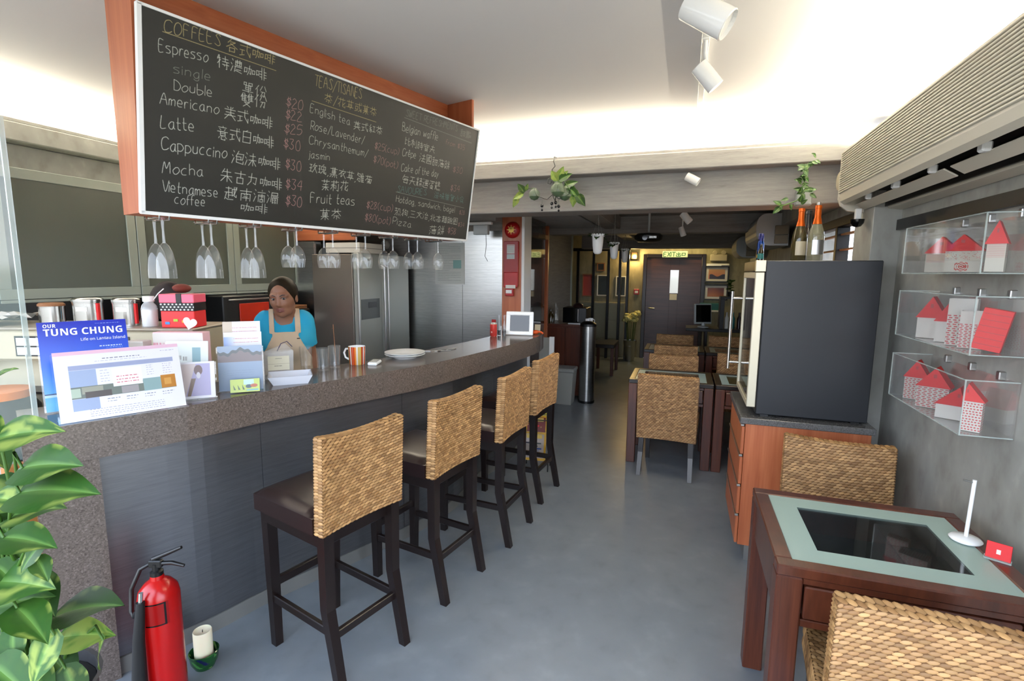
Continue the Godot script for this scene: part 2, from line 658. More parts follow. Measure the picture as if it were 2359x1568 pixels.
	# wood-faced pier at the end of the bar with a white edge strip
	b = MB.new()
	b.bx(-1.87, -1.65, 0, 2.43, -5.45, -5.2, 0.003)
	var pier := struct(b, "wall_pier", M.cherry_v)
	b = MB.new()
	b.bx(-1.65, -1.618, 0, 2.43, -5.45, -5.19, 0.003)
	part(b, "edge_strip", M.white, pier)
	# rear left: glass screen, timber jamb, grey wall, glazed partition at the end
	b = MB.new()
	b.bx(-1.66, -1.648, 0.02, 2.28, -6.15, -5.46)
	struct(b, "window_2", M.dark_glass)
	b = MB.new()
	b.bx(-1.80, -1.72, 0, 2.28, -6.62, -6.56, 0.004)
	b.bx(-1.80, -1.72, 2.1, 2.16, -6.56, -6.1, 0.004)
	struct(b, "trim_6", M.cherry_v)
	b = MB.new()
	b.bx(-2.0, -1.82, 0, 2.43, -8.5, -6.6)
	b.bx(-4.25, -1.9, 0, 2.43, -6.3, -6.2)
	struct(b, "wall_rear_left", M.dark_concrete)
	b = MB.new()
	b.bx(-1.83, -1.80, 0, 2.4, -8.53, -8.46, 0.004)
	struct(b, "trim_7", M.alu)
	# end wall with its door opening
	b = MB.new()
	b.bx(-4.25, -0.79, 0, 2.43, -10.8, -10.4)
	b.bx(0.36, 1.34, 0, 2.43, -10.8, -10.4)
	b.bx(-0.79, 0.36, 2.05, 2.43, -10.8, -10.4)
	struct(b, "wall_end", M.far_wall)
	var part_w := Node3D.new()
	part_w.name = "window_3"
	part_w.set_meta("kind", "structure")
	add_child(part_w)
	for x in [-2.02, -1.71, -1.42, -1.20, -1.05]:
		b = MB.new()
		b.bx(x - 0.025, x + 0.025, 0, 2.1, -10.12, -10.05, 0.004)
		part(b, "mullion", M.dark_frame, part_w)
	b = MB.new()
	b.bx(-2.6, -1.02, 2.1, 2.16, -10.12, -10.05, 0.004)
	part(b, "head_rail", M.dark_frame, part_w)
	var xs := [-2.02, -1.71, -1.42, -1.20, -1.05]
	for i in 4:
		b = MB.new()
		b.bx(xs[i] + 0.026, xs[i + 1] - 0.026, 0.02, 2.09, -10.09, -10.08)
		part(b, "pane", M.pane, part_w)
	# end door
	var door := Node3D.new()
	door.name = "door_1"
	door.set_meta("kind", "structure")
	add_child(door)
	b = MB.new()
	b.bx(-0.79, -0.72, 0, 2.05, -10.5, -10.37, 0.005)
	b.bx(0.29, 0.36, 0, 2.05, -10.5, -10.37, 0.005)
	b.bx(-0.72, 0.29, 1.98, 2.05, -10.5, -10.37, 0.005)
	part(b, "door_frame", M.espresso, door)
	b = MB.new()
	b.bx(-0.72, -0.275, 0.01, 1.98, -10.46, -10.41, 0.002)
	b.bx(-0.12, 0.29, 0.01, 1.98, -10.46, -10.41, 0.002)
	b.bx(-0.275, -0.12, 0.01, 1.30, -10.46, -10.41)
	b.bx(-0.275, -0.12, 1.745, 1.98, -10.46, -10.41)
	var leaf := part(b, "door_leaf", M.door_wood, door)
	b = MB.new()
	b.bx(-0.275, -0.12, 1.30, 1.745, -10.44, -10.43)
	part(b, "vision_panel", M.glass, leaf)
	b = MB.new()
	b.tube([V(-0.655, 1.0, -10.41), V(-0.655, 1.0, -10.36), V(-0.54, 1.0, -10.36)], 0.012, 8)
	part(b, "door_handle", M.satin, leaf)
	b = MB.new()
	b.bx(-0.27, -0.135, 1.17, 1.285, -10.411, -10.406)
	part(b, "door_notice", M.paper, leaf, "white paper notice under the vision panel")
	# lit stair space behind the door glass
	b = MB.new()
	b.bx(-0.8, 0.4, 0, 2.4, -11.6, -11.5)
	struct(b, "wall_stair", M.white)
	# shop front on the left: dado, timber edge and a glass sheet
	b = MB.new()
	b.bx(-4.25, -2.36, 0, 0.93, -1.2, -1.12, 0.004)
	struct(b, "wall_front_left", M.dark_concrete)
	b = MB.new()
	b.bx(-2.36, -2.325, 0, 0.95, -1.2, -1.10, 0.004)
	struct(b, "trim_8", mat("raw_pine", Color(0.62, 0.40, 0.20), 0.5))
	b = MB.new()
	b.bx(-4.25, -2.30, 0.94, CEIL, -1.2, -1.19)
	var w4 := struct(b, "window_4", M.pane)
	b = MB.new()
	b.bx(-2.303, -2.297, 0.94, CEIL, -1.203, -1.187)
	part(b, "polished_edge", M.acrylic_edge, w4)

func area(called: String, at: Vector3, size: Vector2, look: Basis, energy: float, col: Color):
	var l := AreaLight3D.new()
	l.name = called
	l.area_size = size
	l.light_energy = energy
	l.light_color = col
	l.shadow_enabled = true
	l.area_range = 12.0
	l.area_attenuation = 2.0
	add_child(l)
	l.transform = Transform3D(look, at)
	return l

func cove_lights():
	# fluorescent tubes lying in the coves behind the lips, with an area light of their size facing up
	var e := mat("tube_light", Color(1, 0.97, 0.88), 0.5)
	e.emission_enabled = true
	e.emission = Color(1.0, 0.92, 0.72)
	e.emission_energy_multiplier = 3.0
	var up := Basis(Vector3(1, 0, 0), PI / 2)
	var warm := Color(1.0, 0.96, 0.86)
	for k in 4:
		var x := -3.4 + k * 1.28
		var t := thing("cove_tube", "fluorescent tube in the beam cove, number %s from the cupboards" % ["one", "two", "three", "four"][k], "tube light", V(x, 2.605, -4.255))
		var b := MB.new()
		b.tube([V(-0.6, 0, 0), V(0.6, 0, 0)], 0.013, 8)
		part(b, "tube", e, t)
		b = MB.new()
		b.bx(-0.62, 0.62, -0.02, -0.012, -0.02, 0.02)
		part(b, "tray", M.white, t)
		area("cove_light", V(x, 2.624, -4.255), Vector2(1.2, 0.03), up, 5.0, warm)
	for k in 2:
		var z := -3.3 + k * 1.35
		var t := thing("cove_tube", "fluorescent tube in the left wall cove, %s the beam" % ["beside", "away from"][k], "tube light", V(-4.16, 2.605, z))
		var b := MB.new()
		b.tube([V(0, 0, -0.6), V(0, 0, 0.6)], 0.013, 8)
		part(b, "tube", e, t)
		b = MB.new()
		b.bx(-0.02, 0.02, -0.02, -0.012, -0.62, 0.62)
		part(b, "tray", M.white, t)
		area("cove_light", V(-4.16, 2.624, z), Vector2(0.03, 1.2), up, 7.0, warm)
	for k in 2:
		var z := -3.4 + k * 1.35
		var t := thing("cove_tube", "fluorescent tube on the ledge above the big air conditioner, %s" % ["far one", "near one"][k], "tube light", V(1.072, 2.53, z))
		var b := MB.new()
		b.tube([V(0, 0, -0.6), V(0, 0, 0.6)], 0.013, 8)
		part(b, "tube", e, t)
		b = MB.new()
		b.bx(-0.02, 0.02, -0.02, -0.012, -0.62, 0.62)
		part(b, "tray", M.white, t)
		area("cove_light", V(1.072, 2.549, z), Vector2(0.03, 1.2), up, 5.0, warm)
# ---------------------------------------------------------------- seats and tables
func stitch(b: MB, o: Vector3, along: Vector3, across: Vector3, out: Vector3, l: float, w: float, hgt: float):
	# one strand of the plait: a small pointed bulge
	var st := b.v.size()
	var us := [-0.5, -0.25, 0.05, 0.3, 0.5]
	var ws := [0.22, 0.9, 1.0, 0.8, 0.2]
	for i in 5:
		for j in 3:
			var s := (j - 1.0)
			var rise: float = ws[i] * (1.0 if j == 1 else 0.15)
			b.add(o + along * (us[i] * l) + across * (s * 0.5 * w * ws[i] + us[i] * w * 0.42) + out * (hgt * rise), (out + across * s * 0.9 + along * us[i] * 0.9).normalized())
	var flip := along.cross(across).dot(out) > 0
	for i in 4:
		for j in 2:
			var a := st + i * 3 + j
			if flip:
				b.ix.append_array(PackedInt32Array([a, a + 4, a + 3, a, a + 1, a + 4]))
			else:
				b.ix.append_array(PackedInt32Array([a, a + 3, a + 4, a, a + 4, a + 1]))

func straw() -> Color:
	# linear colours of the plaited strands
	var f := rng.randf()
	var c := Color(0.23, 0.112, 0.036).lerp(Color(0.46, 0.262, 0.103), f)
	return c * rng.randf_range(0.75, 1.1)

func woven(w: float, y0: float, y1: float, th: float, rows: int, cols: int, dip: float, bow: float) -> MB:
	# upright plaited panel, x across, z thickness, bowed in z
	var b := MB.new()
	var curve := func(x: float) -> float: return bow * (1.0 - 4.0 * x * x / (w * w))
	var top := func(x: float) -> float: return y1 - dip * (1.0 - 4.0 * x * x / (w * w))
	b.col = Color(0.14, 0.065, 0.022)
	var N := 10
	for i in N:
		var xa := -w / 2 + w * i / N
		var xb := -w / 2 + w * (i + 1) / N
		for sg in [-1.0, 1.0]:
			b.qo(V(xa, y0, curve.call(xa) + sg * th / 2), V(xb, y0, curve.call(xb) + sg * th / 2), V(xb, top.call(xb), curve.call(xb) + sg * th / 2), V(xa, top.call(xa), curve.call(xa) + sg * th / 2), V(0, 0, sg))
		b.qo(V(xa, top.call(xa), curve.call(xa) - th / 2), V(xb, top.call(xb), curve.call(xb) - th / 2), V(xb, top.call(xb), curve.call(xb) + th / 2), V(xa, top.call(xa), curve.call(xa) + th / 2), V(0, 1, 0))
		b.qo(V(xa, y0, curve.call(xa) - th / 2), V(xb, y0, curve.call(xb) - th / 2), V(xb, y0, curve.call(xb) + th / 2), V(xa, y0, curve.call(xa) + th / 2), V(0, -1, 0))
	for sg in [-1.0, 1.0]:
		b.qo(V(sg * w / 2, y0, -th / 2), V(sg * w / 2, y0, th / 2), V(sg * w / 2, y1, th / 2), V(sg * w / 2, y1, -th / 2), V(sg, 0, 0))
	var rh := (y1 - y0) / rows
	var cw := w / cols
	for r in rows:
		for k in cols + r % 2:
			var x := -w / 2 + cw * (k + (0.0 if r % 2 else 0.5))
			var sw := cw * 1.12
			if r % 2 and (k == 0 or k == cols):
				x += cw * (0.25 if k == 0 else -0.25)
				sw = cw * 0.55
			var f := (r + 0.5) / rows
			var y: float = y0 + (top.call(x) - y0) * f
			var sl := -8.0 * bow * x / (w * w)
			for sg in [-1.0, 1.0]:
				b.col = straw()
				stitch(b, V(x, y, curve.call(x) + sg * th / 2), V(1, 0, sl).normalized(), Vector3.UP * sg, V(-sl * sg, 0, sg).normalized(), sw, rh * 0.96, 0.0085)
		for sg in [-1.0, 1.0]:
			for q in 2:
				b.col = straw()
				stitch(b, V(sg * w / 2, y0 + rh * (r + 0.5), (q - 0.5) * th * 0.5), V(0, 0, 1), Vector3.UP, V(sg, 0, 0), th * 0.62, rh * 1.05, 0.006)
	var ec := int(cols * 1.1)
	for k in ec:
		var x := -w / 2 + w * (k + 0.5) / ec
		for q in 2:
			b.col = straw()
			stitch(b, V(x, top.call(x), curve.call(x) + (q - 0.5) * th * 0.5), V(1, 0, 0), V(0, 0, 1), Vector3.UP, w / ec * 1.15, th * 0.55, 0.008)
			b.col = straw()
			stitch(b, V(x, y0, curve.call(x) + (q - 0.5) * th * 0.5), V(1, 0, 0), V(0, 0, 1), Vector3.DOWN, w / ec * 1.15, th * 0.55, 0.006)
	return b

func taper_leg(b: MB, bot: Vector3, top: Vector3, s0: float, s1: float, mid := Vector3.ZERO):
	# square leg in three lengths, bending through mid offset
	var pts := [bot, bot.lerp(top, 0.5) + mid, top]
	var ss := [s0, lerpf(s0, s1, 0.6), s1]
	for i in 2:
		var a: Vector3 = pts[i]
		var d: Vector3 = pts[i + 1]
		var h0: float = ss[i] / 2
		var h1: float = ss[i + 1] / 2
		for f in [V(1, 0, 0), V(-1, 0, 0), V(0, 0, 1), V(0, 0, -1)]:
			var sd := V(f.z, 0, f.x) if f.z != 0 else V(0, 0, f.x)
			b.qo(a + f * h0 - sd * h0, a + f * h0 + sd * h0, d + f * h1 + sd * h1, d + f * h1 - sd * h1, f)
	b.qo(bot + V(-1, 0, -1) * s0 / 2, bot + V(1, 0, -1) * s0 / 2, bot + V(1, 0, 1) * s0 / 2, bot + V(-1, 0, 1) * s0 / 2, Vector3.DOWN)
	b.qo(top + V(-1, 0, -1) * s1 / 2, top + V(1, 0, -1) * s1 / 2, top + V(1, 0, 1) * s1 / 2, top + V(-1, 0, 1) * s1 / 2, Vector3.UP)

func cushion(b: MB, w: float, d: float, y0: float, y1: float, zc: float):
	# padded seat with a soft crown and rounded rim
	var N := 14
	var pts := []
	for i in N + 1:
		var row := []
		for j in N + 1:
			var u := -1.0 + 2.0 * i / N
			var v2 := -1.0 + 2.0 * j / N
			var e := maxf(absf(u), absf(v2))
			var drop := pow(clampf((e - 0.8) / 0.2, 0, 1), 2.0) * 0.022
			var crown := 0.014 * (1 - u * u) * (1 - v2 * v2)
			row.append(V(u * w / 2, y1 - 0.014 + crown - drop, zc + v2 * d / 2))
		pts.append(row)
	var st := b.v.size()
	for i in N + 1:
		for j in N + 1:
			var a: Vector3 = pts[mini(i + 1, N)][j] - pts[maxi(i - 1, 0)][j]
			var c2: Vector3 = pts[i][mini(j + 1, N)] - pts[i][maxi(j - 1, 0)]
			b.add(pts[i][j], c2.cross(a).normalized())
	for i in N:
		for j in N:
			var q := st + i * (N + 1) + j
			b.ix.append_array(PackedInt32Array([q, q + N + 1, q + N + 2, q, q + N + 2, q + 1]))
	for i in N:
		for e in [0, N]:
			var A: Vector3 = pts[i][e]
			var B: Vector3 = pts[i + 1][e]
			b.qo(A, B, V(B.x, y0, B.z), V(A.x, y0, A.z), V(0, 0, -1 if e == 0 else 1))
			A = pts[e][i]
			B = pts[e][i + 1]
			b.qo(A, B, V(B.x, y0, B.z), V(A.x, y0, A.z), V(-1 if e == 0 else 1, 0, 0))
	b.qo(V(-w / 2, y0, zc - d / 2), V(w / 2, y0, zc - d / 2), V(w / 2, y0, zc + d / 2), V(-w / 2, y0, zc + d / 2), Vector3.DOWN)

func make_stool(label: String, at: Vector3, turn: float) -> Node3D:
	# faces -z, back at +z
	var t := thing("bar_stool", label, "bar stool", at, turn, "woven-backed bar stools along the bar")
	var b := woven(0.41, 0.665, 1.06, 0.05, 31, 17, 0.022, -0.018)
	b.v = tilt(b.v, 0.665, 0.05)
	for i in b.v.size():
		b.v[i] += V(0, 0, 0.205)
	stuff(part(b, "woven_backrest", M.wicker, t, "plaited straw-coloured backrest"))
	b = MB.new()
	cushion(b, 0.42, 0.41, 0.66, 0.765, -0.03)
	part(b, "seat", M.leather, t, "dark brown leather seat pad")
	b = MB.new()
	b.bx(-0.19, 0.19, 0.60, 0.66, -0.215, 0.19, 0.004)
	part(b, "seat_frame", M.espresso, t)
	for sx in [-1, 1]:
		b = MB.new()
		taper_leg(b, V(sx * 0.155, 0, -0.21), V(sx * 0.165, 0.66, -0.205), 0.036, 0.046)
		part(b, "leg", M.espresso, t)
		b = MB.new()
		taper_leg(b, V(sx * 0.172, 0, 0.265), V(sx * 0.172, 0.68, 0.20), 0.036, 0.046, V(0, 0, -0.035))
		part(b, "leg", M.espresso, t)
		b = MB.new()
		b.box(V(sx * 0.163, 0.235, 0.005), V(0.022, 0.036, 0.42), 0.003)
		part(b, "stretcher", M.espresso, t)
	b = MB.new()
	b.box(V(0, 0.30, -0.208), V(0.31, 0.04, 0.022), 0.003)
	part(b, "foot_rail", M.espresso, t)
	b = MB.new()
	b.box(V(0, 0.225, 0.214), V(0.33, 0.036, 0.022), 0.003)
	part(b, "stretcher", M.espresso, t)
	return t

func tilt(vs: PackedVector3Array, from: float, k: float) -> PackedVector3Array:
	for i in vs.size():
		vs[i].z += maxf(0, vs[i].y - from) * k
	return vs

func make_chair(label: String, at: Vector3, turn: float) -> Node3D:
	var t := thing("dining_chair", label, "dining chair", at, turn, "woven dining chairs")
	var b := woven(0.47, 0.315, 0.86, 0.055, 42, 20, 0.006, -0.02)
	b.v = tilt(b.v, 0.315, 0.09)
	for i in b.v.size():
		b.v[i] += V(0, 0, 0.215)
	stuff(part(b, "woven_backrest", M.wicker, t, "plaited straw-coloured backrest"))
	b = woven(0.46, -0.22, 0.19, 0.09, 26, 16, 0, 0)
	for i in b.v.size():
		var p := b.v[i]
		b.v[i] = V(p.x, 0.42 + p.z, p.y)
		var q := b.n[i]
		b.n[i] = V(q.x, q.z, q.y)
	for i in range(0, b.ix.size(), 3):
		var k := b.ix[i]
		b.ix[i] = b.ix[i + 1]
		b.ix[i + 1] = k
	stuff(part(b, "woven_seat", M.wicker, t))
	for sx in [-1, 1]:
		b = MB.new()
		taper_leg(b, V(sx * 0.19, 0, -0.185), V(sx * 0.195, 0.38, -0.185), 0.034, 0.042)
		part(b, "leg", M.espresso, t)
		b = MB.new()
		taper_leg(b, V(sx * 0.205, 0, 0.26), V(sx * 0.195, 0.38, 0.205), 0.032, 0.042, V(0, 0, -0.015))
		part(b, "leg", M.espresso, t)
	return t

func make_table(label: String, at: Vector3, w: float, d: float, hgt: float, drawer: bool, fancy: bool) -> Node3D:
	# display table: timber frame, glass let into the top, drawer towards +z
	var t := thing("glass_top_table", label, "table", at, 0.0, "glass-topped display tables")
	var x := w / 2
	var z := d / 2
	for sx in [-1, 1]:
		for sz in [-1, 1]:
			var b := MB.new()
			b.bx(sx * (x - 0.0375) - 0.0375, sx * (x - 0.0375) + 0.0375, 0, hgt - 0.036, sz * (z - 0.0375) - 0.0375, sz * (z - 0.0375) + 0.0375, 0.004)
			part(b, "leg", M.walnut_v, t)
	var f := MB.new()
	for s in [-1, 1]:
		f.bx(-x, x, hgt - 0.035, hgt, s * (z - 0.026) - 0.026, s * (z - 0.026) + 0.026, 0.004)
		f.bx(s * (x - 0.026) - 0.026, s * (x - 0.026) + 0.026, hgt - 0.035, hgt, -z + 0.052, z - 0.052, 0.004)
	part(f, "top_frame", M.walnut if fancy else M.espresso, t)
	f = MB.new()
	f.bx(-x + 0.075, x - 0.075, hgt - 0.19, hgt - 0.036, -z + 0.01, -z + 0.032, 0.003)
	for s in [-1, 1]:
		f.bx(s * (x - 0.02) - 0.011, s * (x - 0.02) + 0.011, hgt - 0.19, hgt - 0.036, -z + 0.075, z - 0.075, 0.003)
	f.bx(-x + 0.075, x - 0.075, hgt - 0.20, hgt - 0.175, z - 0.045, z - 0.008, 0.003)
	f.bx(-x + 0.075, x - 0.075, hgt - 0.058, hgt - 0.036, z - 0.045, z - 0.008, 0.003)
	part(f, "apron", M.walnut, t)
	f = MB.new()
	f.bx(-x + 0.05, x - 0.05, hgt - 0.165, hgt - 0.15, -z + 0.03, z - 0.05)
	part(f, "display_tray", M.espresso, t)
	if drawer:
		f = MB.new()
		f.bx(-x + 0.082, x - 0.082, hgt - 0.17, hgt - 0.062, z - 0.04, z - 0.004, 0.004)
		var dr := part(f, "drawer", M.walnut, t)
		f = MB.new()
		f.at(V(0, hgt - 0.115, z - 0.004), Basis(Vector3(1, 0, 0), PI / 2)).lathe([Vector2(0.006, 0), Vector2(0.006, 0.01), Vector2(0.014, 0.017), Vector2(0.015, 0.023), Vector2(0.010, 0.03), Vector2(0.0, 0.031)], 14)
		part(f, "knob", M.gloss_black, dr, "round black knob")
	# glass: frosted green margin round a clear field
	var gx := x - 0.052
	var gz := z - 0.052
	var bw := 0.088 if fancy else 0.06
	f = MB.new()
	f.bx(-gx, gx, hgt - 0.012, hgt - 0.004, -gz, -gz + bw)
	f.bx(-gx, gx, hgt - 0.012, hgt - 0.004, gz - bw, gz)
	f.bx(-gx, -gx + bw, hgt - 0.012, hgt - 0.004, -gz + bw, gz - bw)
	f.bx(gx - bw, gx, hgt - 0.012, hgt - 0.004, -gz + bw, gz - bw)
	part(f, "frosted_margin", M.frosted, t, "pale green frosted glass margin")
	f = MB.new()
	f.bx(-gx + bw, gx - bw, hgt - 0.010, hgt - 0.004, -gz + bw, gz - bw)
	part(f, "glass_panel", M.dark_glass, t)
	return t

func furniture():
	var yaw := func(fx: float, fz: float) -> float: return atan2(-fx, -fz)
	var s := make_stool("woven bar stool nearest the fire extinguisher, largest of the row", V(-1.428, 0, -1.757), yaw.call(-0.965, -0.262))
	copy(s, "second woven bar stool from the fire extinguisher", V(-1.305, 0, -2.381), yaw.call(-0.983, -0.18))
	copy(s, "third woven bar stool, under the stretch of bar past the plates", V(-1.195, 0, -2.985), yaw.call(-0.995, -0.09))
	copy(s, "last woven bar stool, in front of the magazine rack", V(-1.165, 0, -3.63), yaw.call(-0.994, -0.11))
	var t := make_table("dark wood table with frosted glass margin beside the grey wall", V(0.668, 0, -1.975), 0.70, 0.61, 0.785, true, true)
	var sh := MB.new()
	sh.ball(V(0, 0, 0), V(0.042, 0.012, 0.026), 14, 8)
	single(sh, "seashell", mat("shell", Color(0.80, 0.75, 0.60), 0.5), "larger cream shell lying under the table glass", "shell", V(0.60, 0.648, -1.86), 0.4)
	sh = MB.new()
	sh.ball(V(0, 0, 0), V(0.024, 0.01, 0.018), 14, 8)
	single(sh, "seashell", M.shell, "smaller cream shell lying under the table glass", "shell", V(0.745, 0.646, -1.82), 0.8)
	var c := make_chair("woven dining chair cut by the lower right corner of the picture", V(0.67, 0, -1.655), -0.10)
	copy(c, "woven dining chair between the glass table and the drawer cabinet", V(0.735, 0, -2.585), PI - 0.12)
	copy(c, "woven dining chair in the aisle, its whole back in view", V(-0.07, 0, -4.48), -0.07)
	copy(c, "woven dining chair on the far side of the first aisle table", V(-0.07, 0, -5.08), PI)
	copy(c, "woven dining chair at the near side of the second aisle table", V(-0.06, 0, -6.33), 0.0)
	copy(c, "woven dining chair on the far side of the second aisle table, nearest the end door", V(-0.09, 0, -6.92), PI)
	copy(c, "woven dining chair beyond the wall-side table, seen past the cooler handle", V(0.60, 0, -5.38), PI)
	copy(c, "woven dining chair in front of the desk with the monitor", V(0.58, 0, -6.98), PI)
	make_table("dark table with glass top in the aisle behind the woven chair", V(-0.075, 0, -4.785), 0.70, 0.57, 0.757, true, false)
	make_table("dark table with glass top against the wall beyond the cooler", V(0.64, 0, -4.785), 0.70, 0.57, 0.757, true, false)
	make_table("second aisle table with glass top, farther from the bar", V(-0.085, 0, -6.66), 0.70, 0.57, 0.757, true, false)
	make_table("second wall-side table with glass top, below the far air conditioner", V(0.63, 0, -6.66), 0.70, 0.57, 0.757, true, false)
# ---------------------------------------------------------------- bar counter and menu canopy
func spline(pts: Array, per: int) -> Array:
	var out := []
	for i in pts.size() - 1:
		var p0: Vector2 = pts[maxi(i - 1, 0)]
		var p1: Vector2 = pts[i]
		var p2: Vector2 = pts[i + 1]
		var p3: Vector2 = pts[mini(i + 2, pts.size() - 1)]
		for k in per:
			out.append(p1.cubic_interpolate(p2, p0, p3, float(k) / per))
	out.append(pts[pts.size() - 1])
	return out

func inset(line: Array, d: float, deeper := 0.0) -> Array:
	var out := []
	for i in line.size():
		var a: Vector2 = line[maxi(i - 1, 0)]
		var b: Vector2 = line[mini(i + 1, line.size() - 1)]
		var t := (b - a).normalized()
		out.append(line[i] + Vector2(t.y, -t.x) * (d + deeper * smoothstep(-3.0, -3.7, line[i].y)))
	return out

var front_line := []
func bar():
	# outline of the customer edge, x and z, from the shop front to the pier
	front_line = spline([Vector2(-2.215, -1.10), Vector2(-1.995, -1.565), Vector2(-1.895, -1.875), Vector2(-1.715, -2.30), Vector2(-1.50, -2.86), Vector2(-1.335, -3.67), Vector2(-1.265, -4.18), Vector2(-1.25, -4.55), Vector2(-1.33, -4.95), Vector2(-1.50, -5.17)], 6)
	var back := inset(front_line, 0.40)
	var poly := PackedVector2Array(front_line)
	poly.push_back(Vector2(-1.88, -5.18))
	for i in range(back.size() - 13, -1, -1):
		poly.push_back(back[i])
	var t := thing("bar_counter", "curved bar counter with speckled brown stone top and brushed metal front", "counter", Vector3.ZERO)
	var b := MB.new()
	b.prism(poly, 0.95, 1.10, 0.004)
	part(b, "worktop", M.granite, t)
	# end slab on the floor
	var f0: Vector2 = front_line[0]
	var f1: Vector2 = front_line[1]
	var dir := (Vector2(-1.995, -1.565) - f0).normalized()
	var nrm := Vector2(dir.y, -dir.x)
	var e0 := f0 + dir * 0.02
	b = MB.new()
	b.prism(PackedVector2Array([e0 + nrm * 0.004, e0 + dir * 0.19 + nrm * 0.004, e0 + dir * 0.19 + nrm * 0.40, e0 + nrm * 0.40]), 0, 0.95)
	part(b, "end_slab", M.granite, t)
	# brushed panels below the top, set back a little, each about 0.75 m long
	var face := inset(front_line, 0.035, 0.13)
	var inner := inset(front_line, 0.06, 0.13)
	var k := 2
	while k < face.size() - 1:
		var e := mini(k + 10, face.size() - 1)
		var pl := PackedVector2Array()
		for i in range(k, e + 1):
			pl.push_back(face[i] if i < e or e == face.size() - 1 else (face[i] as Vector2).lerp(face[i - 1], 0.03))
		for i in range(e, k - 1, -1):
			pl.push_back(inner[i] if i < e or e == face.size() - 1 else (inner[i] as Vector2).lerp(inner[i - 1], 0.03))
		b = MB.new()
		b.prism(pl, 0.075, 0.948)
		part(b, "front_panel", M.bar_panel, t)
		k = e
	var p2 := PackedVector2Array(inset(front_line, 0.028, 0.13).slice(2))
	var q2 := inset(front_line, 0.06, 0.13).slice(2)
	q2.reverse()
	p2.append_array(PackedVector2Array(q2))
	b = MB.new()
	b.prism(p2, 0, 0.074)
	part(b, "plinth", mat("plinth", Color(0.40, 0.40, 0.385), 0.6), t)
	# service shelf inside the bar
	var s1 := PackedVector2Array(inset(front_line, 0.08, 0.13).slice(2, 44))
	var s2 := inset(front_line, 0.38).slice(2, 44)
	s2.reverse()
	s1.append_array(PackedVector2Array(s2))
	b = MB.new()
	b.prism(s1, 0.50, 0.53)
	part(b, "inner_shelf", M.steel, t)

const BO := Vector3(-1.942, 1.888, -1.399)   # near lower corner of the menu board
const BA := 15.8
func board_basis() -> Basis:
	# x along the board away from the camera, y up, z out towards the guests
	var a := deg_to_rad(BA)
	return Basis(V(sin(a), 0, -cos(a)), Vector3.UP, V(cos(a), 0, sin(a)))

